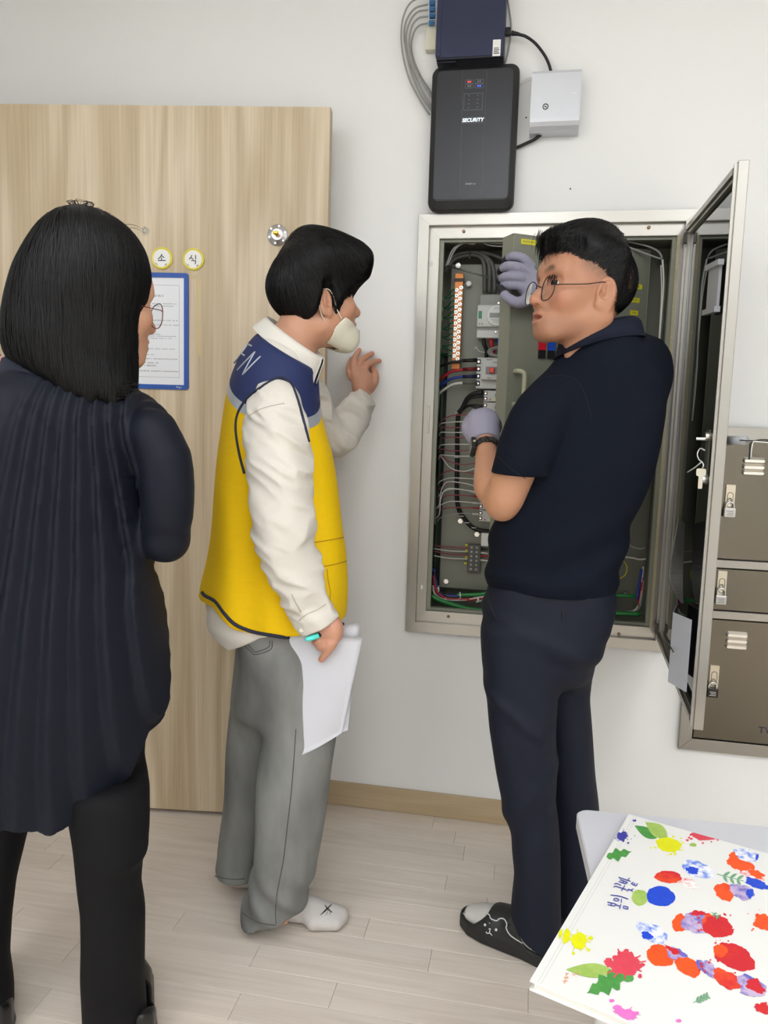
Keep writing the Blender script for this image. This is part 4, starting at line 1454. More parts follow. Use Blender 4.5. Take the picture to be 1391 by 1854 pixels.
left = [gpx(1229, 938, 0.03), gpx(1221, 985, 0.04), gpx(1213, 1040, 0.04), gpx(1224, 1075, 0.03), gpx(1234, 1092, 0.012)]
right = [gpx(1241, 948, 0.0), gpx(1239, 990, 0.002), gpx(1237, 1040, 0.002), gpx(1237, 1075, 0.004), gpx(1238, 1092, 0.006)]
L_, R2 = spline(left, 5), spline(right, 5)
n_ = len(L_)
V = np.vstack([L_, R2, L_ + ng * 0.0008, R2 + ng * 0.0008])
Fc = []
for i in range(n_ - 1):
    Fc += [(i, i + 1, n_ + i + 1, n_ + i), (2 * n_ + i, 3 * n_ + i, 3 * n_ + i + 1, 2 * n_ + i + 1), (i, 2 * n_ + i, 2 * n_ + i + 1, i + 1), (n_ + i, n_ + i + 1, 3 * n_ + i + 1, 3 * n_ + i)]
add_vf(bm, V, Fc)
obj('curled_sheet', bm, mat('grey_sheet', (150, 148, 142), 0.6, var=0.15, vscale=25), gd)
# latch plate, knob, key on a plastic tie
M_LATCH = M_ZINC
p0, p1 = gpx(1286, 778), gpx(1279, 868)
bm = B()
p = [p0 - ug * 0.016, p0 + ug * 0.016, p1 + ug * 0.016, p1 - ug * 0.016]
add_prism(bm, p, ng * 0.004)
lt = obj('latch_plate', bm, M_LATCH, gd)
bm = B()
c = gpx(1288, 790, 0.004)
add_cyl(bm, c, c + ng * 0.012, 0.009, 12)
add_cyl(bm, c - RZ * 0.006, c - RZ * 0.006 + ng * 0.03, 0.004, 10)
obj('latch_cam', bm, M_LATCH, lt)
c2 = gpx(1281, 868, 0.004)
obj('latch_boss', add_cyl(B(), c2, c2 + ng * 0.012, 0.011, 12), M_LATCH, lt)
k0 = gpx(1276, 815, 0.028)
tube('key_tie', [k0, gpx(1268, 812, 0.03), gpx(1263, 822, 0.034), gpx(1266, 832, 0.034), gpx(1271, 836, 0.03), gpx(1274, 842, 0.03), gpx(1272, 848, 0.03)], 0.0013, M_WHITEP, lt, 6, 5)
tube('tie_tail', [gpx(1271, 836, 0.03), gpx(1259, 846, 0.036), gpx(1245, 855, 0.042)], 0.0014, M_WHITEP, lt, 6, 3)
bm = B()
kc = gpx(1270, 857, 0.03)
kx = RX * 0.94 - np.array([0, 0.34, 0])
add_rbox(bm, kc + RZ * 0.002, 0.019, 0.016, 0.0022, 0.004, kx, RZ)
add_rbox(bm, kc - RZ * 0.018, 0.0085, 0.028, 0.002, 0.002, kx, RZ)
obj('key', bm, mat_steel('key_nickel', (196, 190, 176), 0.3, 'S'), lt)
# outside handle with a string and a wire tied to it
h0, h1 = gpx(1309, 798, -0.028), P(1350, 797, gpx(1309, 798)[1] + 0.045)
bm = B()
add_tube(bm, [h0, h1], [0.0105, 0.0095], 14, False, 1)
dh = obj('door_handle', bm, mat('handle_grey', (166, 168, 170), 0.4, var=0.03), gd, smooth=True)
hy = h1[1]
tube('handle_wire', [h1 - RX * 0.006, P(1364, 799, hy), P(1400, 802, hy), P(1440, 806, hy)], 0.0016, M_W['white'], dh, 6, 4)
tube('handle_string', [P(1340, 797, hy - 0.012), P(1364, 798, hy), P(1380, 796, hy), P(1400, 797, hy), P(1440, 799, hy)], 0.0014, M_BLACKR, dh, 6, 4)
tube('string_tail', [P(1364, 798, hy), P(1359, 805, hy), P(1358, 820, hy), P(1357, 832, hy)], 0.0017, M_BLACKR, dh, 6, 4)
tube('wire_tail', [P(1364, 799, hy), P(1361, 815, hy), P(1360, 828, hy)], 0.0013, M_W['white'], dh, 6, 4)
# hinge blocks
for v in (0.965, 0.03):
    c = gp(0.012, v, 0.002)
    bm = B()
    add_box(bm, c, (0.014, 0.02, 0.03), None, 0.002, 1)
    add_cyl(bm, c - RZ * 0.024, c + RZ * 0.024, 0.0042, 10)
    obj('hinge', bm, mat_steel('dark_hinge', (96, 94, 92), 0.35, 'S') if 'dark_hinge' not in MATS else MATS['dark_hinge'], gd)

# ================================================================== second steel cabinet
KX0, KX1, KZ0, KZ1 = 0.481, 1.18, 0.309, 1.265
k2 = thing('tv_cabinet', 'stainless steel wall cabinet with three padlocked doors lettered TV', 'wall cabinet', ((KX0 + KX1) / 2, 0, KZ0))
bw = 0.036
bands = [(0.885, 0.862), (0.735, 0.712)]
ir = (KX0 + bw, KZ0 + bw), (KX1 - bw, KZ1 - bw)
for k, poly in enumerate(frame_ring(None, (KX0, KZ0), (KX1, KZ1), *ir, -0.016, 0)):
    bm = B()
    add_prism(bm, poly, (0, 0.0155, 0))
    es = [e for e in bm.edges if all(abs(v.co.y + 0.016) < 1e-6 for v in e.verts)]
    bmesh.ops.bevel(bm, geom=es, offset=0.001, segments=1, affect='EDGES')
    obj('frame_band', bm, M_STEEL if k % 2 else M_STEELX, k2)
for (za, zb_) in bands:
    bm = B()
    box2(bm, (KX0 + bw, -0.015, zb_), (KX1 - bw, -0.0005, za), 0.001, 1)
    obj('cross_bar', bm, M_STEELX, k2)
bm = B()
box2(bm, (KX0 + bw - 0.002, -0.004, KZ0 + bw - 0.002), (KX1 - bw + 0.002, -0.0005, KZ1 - bw + 0.002))
obj('shadow_gap', bm, M_BLACKP, k2)
M_STD = mat_steel('brushed_steel_darkened', (116, 110, 99), 0.25, 'S')  # door steel darkened in its colour for the dim room it would mirror
doors = [(KZ1 - bw - 0.003, bands[0][0] + 0.003), (bands[0][1] - 0.003, bands[1][0] + 0.003), (bands[1][1] - 0.003, KZ0 + bw + 0.003)]
dd = []
for (za, zb_) in doors:
    bm = B()
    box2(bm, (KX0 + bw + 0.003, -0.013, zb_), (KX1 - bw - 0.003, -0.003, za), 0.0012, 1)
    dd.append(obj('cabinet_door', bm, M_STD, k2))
YD = -0.013
M_LOUV = mat_steel('louvre_steel', (232, 228, 220), 0.3, 'X')


def pill(bm, c, w, h, d, n=6):
    """raised louvre: long rounded dome open towards the floor"""
    o = rrect(w, h, h * 0.48, n)
    i_ = rrect(w * 0.86, h * 0.45, h * 0.22, n)
    r0 = wallpoly(c, o)
    r1 = wallpoly(np.asarray(c) + np.array([0, -d, -h * 0.18]), i_)
    N = len(r0)
    add_vf(bm, np.vstack([r0, r1]), [tuple(N + q for q in range(N))] + [(q, (q + 1) % N, N + (q + 1) % N, N + q) for q in range(N)])


for di, rows_ in ((0, ((1366, 833), (1365, 844.5), (1364, 855))), (2, ((1335, 1148.5), (1334, 1159), (1333, 1169.5)))):
    for (x, y) in rows_:
        bm = B()
        pill(bm, P(x, y, YD), 0.062, 0.0165, 0.008)
        obj('louvre', bm, M_LOUV, dd[di], smooth=False)
M_LOCKB = [mat('padlock_white', (206, 204, 200), 0.3, 0.5), mat_steel('padlock_steel', (190, 190, 188), 0.25, 'S'), mat('padlock_dark', (48, 44, 42), 0.3, 0.6)]
for di, (x, yt, yb_, px_, py_, ys) in enumerate(((1322, 877, 925, 1321, 928, 906), (1307, 1033, 1080, 1305, 1086, 1062), (1293, 1204, 1245, 1290, 1254, 1233))):
    a, b = P(x, yt, YD), P(x, yb_, YD)
    c = (a + b) / 2
    bm = B()
    add_rbox(bm, (c[0], YD, c[2]), 0.0265, a[2] - b[2], 0.004, 0.002, n=3, inset=0.001)
    hd = obj('lock_plate', bm, mat_steel('plate_nickel', (206, 198, 180), 0.3, 'Z') if di == 0 else MATS['plate_nickel'], dd[di])
    bm = B()
    N_ = rrect(0.015, 0.042, 0.0074, 6)
    add_tube(bm, wallpoly((c[0], YD - 0.0042, c[2] - 0.006), N_), 0.0009, 5, True, 1)
    obj('pull_recess', bm, M_BLACKP, hd)
    bm = B()
    q = P(x, ys, YD - 0.006)
    add_tube(bm, [q + np.array([0.005 * math.cos(g), -0.003 * math.cos(g), 0.006 * math.sin(g)]) for g in np.arange(12) / 12 * 6.283], 0.0016, 6, True, 1)
    obj('hasp_ring', bm, M_ZINC, hd)
    # the padlock hangs in the ring: a thing of its own
    s_c = P(px_, py_, YD - 0.012)
    pl = thing('padlock', ['white bodied padlock on the louvred top door of the steel cabinet', 'plain steel padlock on the narrow middle door of the steel cabinet', 'dark bodied padlock on the door lettered TV'][di], 'padlock', s_c - RZ * 0.014, 'padlocks on the steel cabinet')
    bw2 = 0.031
    bm = B()
    add_box(bm, s_c, (bw2, 0.013, 0.027), None, 0.0025, 2)
    obj('body', bm, M_LOCKB[di], pl)
    bm = B()
    top = s_c[2] + 0.0125
    zt_ = P(px_, ys + 3, YD - 0.012)[2]
    hw = 0.0105
    add_tube(bm, [(s_c[0] - hw, s_c[1], top - 0.004), (s_c[0] - hw, s_c[1], zt_ - 0.010), (s_c[0] - hw * 0.7, s_c[1], zt_ - 0.003), (s_c[0], s_c[1], zt_), (s_c[0] + hw * 0.7, s_c[1], zt_ - 0.003), (s_c[0] + hw, s_c[1], zt_ - 0.010), (s_c[0] + hw, s_c[1], top - 0.004)], 0.0027, 8)
    obj('shackle', bm, M_CHROME, pl, smooth=True)
    bm = B()
    for q in range(3):
        box2(bm, (s_c[0] - 0.009 + 0.003 * (q % 2), s_c[1] - 0.0072, s_c[2] - 0.007 + q * 0.005), (s_c[0] + 0.009, s_c[1] - 0.0064, s_c[2] - 0.0055 + q * 0.005))
    obj('engraving', bm, M_BRKD if di < 2 else M_WHITEP, pl)
c = P(1386, 1323, YD)
obj('lettering', text_mesh('TV', 0.028, (c[0] - 0.002, YD - 0.0004, c[2]), RX, RZ, 0.0006), mat('print_navy', (30, 26, 60), 0.5), dd[2])

# ================================================================== table with the painted book
TZ = 0.60
tc0 = Zp(1043, 1464, TZ)                   # far left corner
ta = math.radians(3.2)
tu, tv = np.array([math.cos(ta), math.sin(ta), 0]), np.array([math.sin(ta), -math.cos(ta), 0])   # right, towards camera
TW, TD, TT = 0.80, 0.62, 0.024
tb = thing('table', 'white laminate table with rounded corners beside the standing man', 'table', (tc0[0] + 0.35, tc0[1] - 0.3, 0))
cen = tc0 + tu * TW / 2 + tv * TD / 2
M_TOP = mat('white_laminate', (204, 205, 211), 0.3, var=0.035, vscale=6, stretch=(1, 3, 1))
bm = B()
add_rbox(bm, (cen[0], cen[1], TZ - TT), TW, TD, TT, 0.022, tu, -tv, 6, 0.0015)
obj('table_top', bm, M_TOP, tb)
o = wallpoly((cen[0], cen[1], 0), rrect(TW + 0.002, TD + 0.002, 0.023, 6), tu, -tv)
N = len(o)
bm = B()
V = np.vstack([o + RZ * (TZ - TT + 0.001), o + RZ * (TZ - 0.002)])
o2 = wallpoly((cen[0], cen[1], 0), rrect(TW - 0.001, TD - 0.001, 0.0215, 6), tu, -tv)
V = np.vstack([V, o2 + RZ * (TZ - TT + 0.001), o2 + RZ * (TZ - 0.002)])
Fc = [(i, (i + 1) % N, N + (i + 1) % N, N + i) for i in range(N)] + [(N + i, N + (i + 1) % N, 3 * N + (i + 1) % N, 3 * N + i) for i in range(N)] + [(2 * N + i, 2 * N + (i + 1) % N, (i + 1) % N, i) for i in range(N)]
add_vf(bm, V, Fc)
obj('edge_band', bm, mat('edge_grey', (196, 197, 200), 0.4), tb)
for sx in (0.06, TW - 0.06):
    for sy in (0.06, TD - 0.06):
        q = tc0 + tu * sx + tv * sy
        bm = B()
        add_cyl(bm, (q[0], q[1], 0.012), (q[0], q[1], TZ - TT), 0.016, 16)
        lg = obj('leg', bm, mat('leg_white', (220, 220, 218), 0.35) if 'leg_white' not in MATS else MATS['leg_white'], tb, smooth=True)
        bm = B()
        add_cyl(bm, (q[0], q[1], 0.0), (q[0], q[1], 0.013), 0.018, 16)
        obj('foot_cap', bm, M_BLACKR, lg)
for sx, sy, ex, ey in ((0.06, 0.06, TW - 0.12, 0), (0.06, TD - 0.06, TW - 0.12, 0), (0.06, 0.06, 0, TD - 0.12), (TW - 0.06, 0.06, 0, TD - 0.12)):
    bm = B()
    a = tc0 + tu * sx + tv * sy
    b = a + tu * ex + tv * ey
    a, b = np.array([a[0], a[1], TZ - TT - 0.02]), np.array([b[0], b[1], TZ - TT - 0.02])
    d_ = (b - a) / np.linalg.norm(b - a)
    s_ = np.cross(d_, RZ) * 0.01
    add_prism(bm, [a - s_ - RZ * 0.018, a + s_ - RZ * 0.018, a + s_ + RZ * 0.019, a - s_ + RZ * 0.019], b - a)
    obj('apron_rail', bm, MATS['leg_white'], tb)

BT = 0.013
BZ = TZ + BT
bA, bB = Zp(960, 1774, BZ), Zp(1139, 1474, BZ)
bl = np.linalg.norm(bB - bA)
bv = (bB - bA) / bl                        # along the spine, away from camera
bu = np.array([bv[1], -bv[0], 0])          # across the cover
BWD = 0.36
bk = thing('painted_book', 'large white handmade book with fingerprint flowers painted on its cover', 'book', (bA[0] + 0.1, bA[1] + 0.1, TZ))


def bq(u, v, z=0.0):
    return bA + bu * u + bv * v + RZ * z


M_COVER = mat('book_cover', (228, 228, 224), 0.35, var=0.012, vscale=8)
bm = B()
add_prism(bm, [bq(0, 0, -0.0025), bq(BWD, 0, -0.0025), bq(BWD, bl, -0.0025), bq(0, bl, -0.0025)], RZ * 0.0025)
obj('front_cover', bm, M_COVER, bk)
bm = B()
add_prism(bm, [bq(0, 0, -BT), bq(BWD, 0, -BT), bq(BWD, bl, -BT), bq(0, bl, -BT)], RZ * 0.0022)
obj('back_cover', bm, M_COVER, bk)
bm = B()
add_prism(bm, [bq(0.004, 0.004, -BT + 0.0022), bq(BWD - 0.004, 0.004, -BT + 0.0022), bq(BWD - 0.004, bl - 0.004, -BT + 0.0022), bq(0.004, bl - 0.004, -BT + 0.0022)], RZ * (BT - 0.0047))
obj('pages', bm, mat('page_block', (226, 224, 216), 0.7, var=0.06, vscale=900, stretch=(0.02, 0.02, 1)), bk)
bm = B()
for u in (0.0085, 0.0125):
    add_prism(bm, [bq(u, 0, 0.00002), bq(u + 0.0012, 0, 0.00002), bq(u + 0.0012, bl, 0.00002), bq(u, bl, 0.00002)], RZ * 0.00006)
obj('spine_crease', bm, mat('crease_grey', (214, 214, 210), 0.5), bk)


def paint_mat(name, c1, c2, amt=0.5, scale=40):
    """finger paint: two colours dabbed into each other"""
    m = bpy.data.materials.new(name)
    m.use_nodes = True
    nt = m.node_tree
    b = nt.nodes['Principled BSDF']
    b.inputs['Roughness'].default_value = 0.5
    tc = nt.nodes.new('ShaderNodeTexCoord')
    n = nt.nodes.new('ShaderNodeTexNoise')
    n.inputs['Scale'].default_value = scale
    n.inputs['Detail'].default_value = 8
    n.inputs['Roughness'].default_value = 0.7
    nt.links.new(tc.outputs['Object'], n.inputs['Vector'])
    mr = nt.nodes.new('ShaderNodeMapRange')
    mr.inputs['From Min'].default_value = amt - 0.08
    mr.inputs['From Max'].default_value = amt + 0.08
    nt.links.new(n.outputs[0], mr.inputs[0])
    mx = nt.nodes.new('ShaderNodeMix')
    mx.data_type = 'RGBA'
    mx.inputs[6].default_value = (*lin(c1), 1)
    mx.inputs[7].default_value = (*lin(c2), 1)
    nt.links.new(mr.outputs[0], mx.inputs[0])
    nt.links.new(mx.outputs[2], b.inputs['Base Color'])
    return m


PM = {
    'orange': paint_mat('paint_orange', (240, 84, 24), (226, 60, 30), 0.6),
    'red': paint_mat('paint_red', (204, 28, 44), (214, 50, 36), 0.58),
    'orred': paint_mat('paint_orange_red', (232, 76, 30), (206, 28, 48), 0.5, 25),
    'blue': paint_mat('paint_blue', (24, 70, 204), (50, 96, 214), 0.62),
    'wash': paint_mat('paint_blue_wash', (236, 238, 242), (92, 130, 222), 0.52, 70),
    'violet': paint_mat('paint_violet_wash', (196, 176, 208), (96, 96, 186), 0.5, 45),
    'pinkw': paint_mat('paint_pink_wash', (244, 240, 238), (226, 96, 104), 0.54, 90),
    'yellow': paint_mat('paint_yellow', (226, 226, 12), (218, 218, 20), 0.5),
    'coral': paint_mat('paint_coral', (222, 74, 92), (214, 66, 84), 0.5),
    'pink': paint_mat('paint_pink', (226, 110, 190), (232, 124, 200), 0.5),
    'leafl': paint_mat('leaf_light', (166, 194, 100), (150, 182, 86), 0.5),
    'leafd': paint_mat('leaf_dark', (70, 142, 66), (84, 156, 74), 0.5),
    'leafg': paint_mat('leaf_grey', (106, 158, 118), (120, 168, 130), 0.5),
    'indigo': paint_mat('ink_indigo', (58, 62, 150), (70, 74, 160), 0.5),
    'orangeink': paint_mat('ink_orange', (236, 150, 96), (230, 138, 84), 0.5),
}
_rb = random.Random(11)
_lay = [0.0]


def decal(name, poly_px, m):
    """flat print: outline given on the cover, lifted a hair above the layer before it"""
    _lay[0] += 0.000004
    pts = []
    for x, y in poly_px:
        p = Zp(x, y, BZ)
        r = p - bA
        u, v = float(r @ bu), float(r @ bv)
        pts.append(bq(min(max(u, 0.0006), BWD - 0.0006), min(max(v, 0.0006), bl - 0.0006), 0.0001 + _lay[0]))
    bm = B()
    vs = [bm.verts.new(tuple(p)) for p in pts]
    f = bm.faces.new(vs)
    bm.normal_update()
    if f.normal.z < 0:
        f.normal_flip()
    bmesh.ops.triangulate(bm, faces=[f])
    return obj(name, bm, m, bk)


def blot(cx, cy, rx, ry, m, rot=0.0, rough=0.12, n=64, name='paint_blot', spikes=0):
    a0, a1 = _rb.uniform(0, 6), _rb.uniform(0, 6)
    out = []
    for k in range(n):
        a = k / n * 2 * math.pi
        j = 1 + rough * (0.45 * math.sin(3 * a + a0) + 0.35 * math.sin(5 * a + a1) + 0.3 * math.sin(9 * a - a0)) + (rough * 0.35 * _rb.uniform(-1, 1) if n > 20 else 0)
        x, y = rx * j * math.cos(a), ry * j * math.sin(a)
        out.append((cx + x * math.cos(rot) - y * math.sin(rot), cy + x * math.sin(rot) + y * math.cos(rot)))
    o = decal(name, out, PM[m])
    for k in range(spikes):          # splashes: a thin neck and a drop
        a = 2 * math.pi * (k + _rb.uniform(-0.3, 0.3)) / spikes
        e, w = _rb.uniform(1.2, 1.5), 0.09
        p = lambda r, da: (cx + rx * r * math.cos(a + da), cy + ry * r * math.sin(a + da))
        decal('paint_splash', [p(0.85, -w * 1.6), p(1.05, -w * 0.5), p(e, -w * 0.45), p(e + 0.08, 0), p(e, w * 0.45), p(1.05, w * 0.5), p(0.85, w * 1.6)], PM[m])
    return o


def spatter(cx, cy, rx, ry, m, n, smin=0.7, smax=2.2):
    for _ in range(n):
        a = _rb.uniform(0, 6.283)
        q = _rb.uniform(0.9, 1.35)
        s = _rb.uniform(smin, smax)
        blot(cx + rx * q * math.cos(a), cy + ry * q * math.sin(a), s * 1.2, s, m, 0, 0.15, 8, 'paint_speck')


def leaf(x0, y0, x1, y1, w, m, lobes=0, name='painted_leaf'):
    """leaf from base to tip; lobes>0 gives an oak-like edge"""
    d = np.array([x1 - x0, y1 - y0], float)
    L = np.linalg.norm(d)
    d /= L
    nrm = np.array([-d[1], d[0]])
    up, dn = [], []
    for k in range(15):
        t_ = k / 14
        ww = w * math.sin(math.pi * t_ ** 0.8) * (1 + (0.4 * math.sin(2 * math.pi * lobes * t_) if lobes else 0))
        c = np.array([x0, y0]) + d * L * t_
        up.append(c + nrm * ww)
        dn.append(c - nrm * ww)
    return decal(name, up + dn[::-1][1:-1], PM[m])


def sprig(x0, y0, x1, y1, m, n=4, ll=9, w=2.2):
    d = np.array([x1 - x0, y1 - y0], float)
    nrm = np.array([-d[1], d[0]]) / np.linalg.norm(d)
    decal('painted_stem', [(x0 + nrm[0] * .6, y0 + nrm[1] * .6), (x1 + nrm[0] * .6, y1 + nrm[1] * .6), (x1 - nrm[0] * .6, y1 - nrm[1] * .6), (x0 - nrm[0] * .6, y0 - nrm[1] * .6)], PM[m])
    dd_ = d / np.linalg.norm(d)
    for k in range(n):
        q = np.array([x0, y0]) + d * (0.25 + 0.75 * k / n)
        for s in (-1, 1):
            e = q + (dd_ * 0.75 + nrm * s * 0.75) * ll
            leaf(q[0], q[1], e[0], e[1], w, m)


def pen(lines, m, wpx=1.3, name='handwriting'):
    for ln in lines:
        p = spline([(x, y, 0) for x, y in ln], 3)[:, :2]
        up, dn = [], []
        for i in range(len(p)):
            d = p[min(i + 1, len(p) - 1)] - p[max(i - 1, 0)]
            d = d / (np.linalg.norm(d) + 1e-9)
            q = np.array([-d[1], d[0]]) * wpx
            up.append(p[i] + q)
            dn.append(p[i] - q)
        decal(name, up + dn[::-1], PM[m])


def bz(x, y):
    """pixel of the close-up study (cover crop) to photo pixel"""
    return 940 + x * 0.3242, 1440 + y * 0.3242


def BL(x, y, rx, ry, m, rot=0, rough=0.12, n=64, spikes=0):
    X, Y = bz(x, y)
    return blot(X, Y, rx * 0.3242, ry * 0.3242, m, rot, rough, n, spikes=spikes)


# leaves and the yellow flower at the far edge
leaf(*bz(770, 240), *bz(645, 168), 9, 'leafd')
leaf(*bz(830, 235), *bz(705, 150), 12, 'leafl')
BL(836, 276, 70, 40, 'yellow', 0.15, 0.08)
spatter(*bz(836, 276), 26, 15, 'yellow', 16)
BL(1035, 225, 75, 26, 'coral', 0.12, 0.15)
spatter(*bz(1040, 235), 28, 10, 'coral', 14)
BL(972, 277, 20, 10, 'leafl', 0.1)
BL(575, 228, 30, 26, 'indigo', 0, 0.3, 64, 9)
spatter(*bz(590, 230), 14, 12, 'indigo', 8)
BL(645, 142, 11, 6, 'indigo')
leaf(*bz(488, 345), *bz(630, 315), 9, 'leafd', 3)
# dabs of finger paint
BL(1240, 375, 80, 52, 'orange', 0.6, 0.18)
BL(1270, 335, 70, 34, 'wash', 0.3, 0.14)
BL(1330, 345, 8, 18, 'blue', 0.2)
BL(1310, 450, 70, 30, 'pinkw', 0.3, 0.2)
BL(1325, 440, 48, 20, 'orange', 0.4, 0.25)
BL(1330, 495, 72, 24, 'blue', 0.35, 0.2)
BL(1000, 415, 95, 44, 'wash', 0.35, 0.12)
BL(968, 420, 36, 20, 'blue', 0.2, 0.2)
BL(835, 457, 76, 34, 'orred', 0.08, 0.08)
BL(945, 493, 52, 26, 'pinkw', 0.3, 0.22)
sprig(*bz(1105, 440), *bz(1255, 480), 'leafg', 3, 14, 2.6)
BL(1150, 540, 60, 46, 'orange', 0.5, 0.12)
BL(1245, 540, 72, 40, 'violet', 0.35, 0.14)
BL(1290, 548, 22, 26, 'blue', 0.1, 0.2)
BL(675, 572, 46, 44, 'leafl', 0.4, 0.06)
BL(792, 565, 80, 56, 'blue', 0.12, 0.06)
BL(900, 715, 44, 50, 'orange', 0.3, 0.14)
BL(995, 715, 90, 58, 'violet', 0.2, 0.16)
BL(1060, 700, 36, 36, 'orange', 0.3, 0.2)
BL(1110, 735, 85, 60, 'red', 0.25, 0.12)
spatter(*bz(1100, 740), 30, 22, 'red', 18)
BL(1000, 660, 45, 14, 'red', 0.0, 0.35)
BL(745, 770, 95, 46, 'wash', 0.5, 0.14)
BL(715, 785, 34, 20, 'blue', 0.4, 0.2)
BL(1370, 710, 62, 42, 'orange', 0.3, 0.25)
spatter(*bz(1340, 705), 20, 16, 'orange', 12)
BL(790, 898, 80, 58, 'orange', 0.35, 0.08)
BL(880, 890, 66, 34, 'violet', 0.5, 0.18)
BL(860, 868, 46, 14, 'red', 0.5, 0.4)
BL(945, 960, 78, 46, 'orange', 0.5, 0.1)
BL(1050, 965, 66, 34, 'violet', 0.6, 0.2)
BL(1205, 905, 120, 66, 'red', 0.45, 0.1)
BL(1125, 870, 40, 36, 'orange', 0.3, 0.12)
spatter(*bz(1150, 960), 40, 12, 'red', 20)
BL(1165, 1030, 92, 44, 'orred', 0.5, 0.14)
BL(1300, 1065, 92, 46, 'violet', 0.5, 0.14)
BL(1320, 1070, 56, 34, 'red', 0.6, 0.25)
BL(1290, 1105, 60, 18, 'violet', 0.25, 0.2)
BL(1360, 1190, 42, 30, 'red', 0.3, 0.3)
# splashes along the spine side
BL(335, 815, 44, 46, 'yellow', 0, 0.12, 64, 8)
BL(265, 790, 20, 42, 'yellow', 0.2, 0.15)
BL(232, 775, 10, 26, 'yellow', 0.2, 0.25)
for q in ((400, 800, 14, 11), (388, 866, 10, 8), (304, 885, 9, 8)):
    BL(*q, 'yellow')
leaf(*bz(525, 985), *bz(262, 975), 13, 'leafl')
leaf(*bz(600, 1000), *bz(378, 1108), 17, 'leafd', 4)
BL(612, 1022, 28, 24, 'leafd', 0, 0.12)
BL(595, 945, 82, 66, 'coral', 0.1, 0.16, 64, 9)
for q in ((500, 935, 22, 26), (562, 885, 13, 12), (597, 876, 14, 16), (676, 1012, 11, 12), (690, 950, 14, 10)):
    BL(*q, 'coral')
BL(595, 1222, 66, 28, 'pink', 0.35, 0.25, 64, 6)
BL(550, 1188, 26, 14, 'pink', 0.1)
BL(518, 1150, 15, 9, 'pink')
BL(892, 1262, 16, 9, 'pink')
BL(655, 1220, 16, 10, 'pink')
sprig(*bz(970, 1162), *bz(1060, 1120), 'leafg', 4, 9, 2.0)
sprig(*bz(1075, 655), *bz(1120, 690), 'leafg', 2, 7, 1.5)


# the handwritten title, turned to read from the fore edge, and a small orange note
def H(lines):
    return [[bz(x, y) for x, y in ln] for ln in lines]


def T(lines):
    return [[(1080 + x / 9.52, 1570 + y / 9.52) for x, y in ln] for ln in lines]


ring = [(345 + 45 * math.cos(q) + 6 * math.sin(q), 570 + 22 * math.sin(q)) for q in np.linspace(0, 6.283, 11)]
pen(T([[(190, 612), (320, 638)], [(195, 655), (300, 680)], [(265, 627), (250, 667)], [(320, 638), (346, 660), (300, 680)], [(346, 662), (410, 684)], [(425, 645), (400, 735)], [(470, 677), (550, 697)], [(550, 697), (545, 735)], [(545, 735), (464, 715)], [(464, 715), (470, 677)],
       ring, [(435, 555), (430, 625)], [(245, 490), (400, 510), (550, 560)],
       [(308, 303), (350, 291), (430, 325)], [(297, 358), (328, 336), (400, 360)], [(400, 360), (455, 376), (520, 398)], [(490, 328), (430, 420)], [(523, 425), (565, 383)], [(545, 398), (600, 402), (640, 384)], [(600, 402), (625, 432)],
       [(385, 257), (500, 297)], [(405, 225), (540, 275)], [(540, 275), (500, 297)], [(475, 253), (458, 283)], [(385, 185), (590, 255)], [(545, 233), (572, 197)], [(602, 295), (640, 268)], [(602, 295), (686, 331)], [(645, 313), (668, 284)], [(686, 331), (712, 292)]]), 'indigo', 0.85)
pen(H([[(258, 1000), (278, 998)], [(268, 1000), (262, 1015)], [(250, 1022), (276, 1020)], [(262, 1022), (258, 1036)], [(245, 1042), (272, 1040)], [(256, 1042), (254, 1056)], [(300, 998), (306, 1008), (318, 1002)], [(318, 995), (335, 1008)]]), 'orangeink', 0.6)

# ================================================================== soft solids for bodies and clothes
_rs = np.random.RandomState(7)
_NT = _rs.uniform(-1, 1, (32, 32, 32)).astype(np.float32)


def vnoise(p, s=1.0, off=0.0):
    """smooth value noise in -1..1; s = frequency per metre (scalar or 3 values)"""
    q = p * np.asarray(s, np.float32) + off
    i = np.floor(q).astype(np.int32)
    f = (q - i).astype(np.float32)
    f = f * f * (3 - 2 * f)
    i &= 31
    j = (i + 1) & 31
    x0, y0, z0, x1, y1, z1 = i[:, 0], i[:, 1], i[:, 2], j[:, 0], j[:, 1], j[:, 2]
    fx, fy, fz = f[:, 0], f[:, 1], f[:, 2]
    c00 = _NT[x0, y0, z0] * (1 - fx) + _NT[x1, y0, z0] * fx
    c10 = _NT[x0, y1, z0] * (1 - fx) + _NT[x1, y1, z0] * fx
    c01 = _NT[x0, y0, z1] * (1 - fx) + _NT[x1, y0, z1] * fx
    c11 = _NT[x0, y1, z1] * (1 - fx) + _NT[x1, y1, z1] * fx
    return (c00 * (1 - fy) + c10 * fy) * (1 - fz) + (c01 * (1 - fy) + c11 * fy) * fz


def smin(a, b, k):
    if k <= 0:
        return np.minimum(a, b)
    h = np.maximum(k - np.abs(a - b), 0) / k
    return np.minimum(a, b) - h * h * k * 0.25


def smax(a, b, k):
    return -smin(-a, -b, k)


def vec(*a):
    return np.array(a, np.float32)


def s_ball(p, c, r):
    return np.sqrt(((p - np.asarray(c, np.float32)) ** 2).sum(1)) - r


def s_ell(p, c, r, R=None):
    """ellipsoid; R rows = its local axes"""
    q = p - np.asarray(c, np.float32)
    if R is not None:
        q = q @ np.asarray(R, np.float32).T
    r = np.asarray(r, np.float32)
    k0 = np.sqrt(((q / r) ** 2).sum(1))
    k1 = np.sqrt(((q / (r * r)) ** 2).sum(1)) + 1e-9
    return k0 * (k0 - 1) / k1


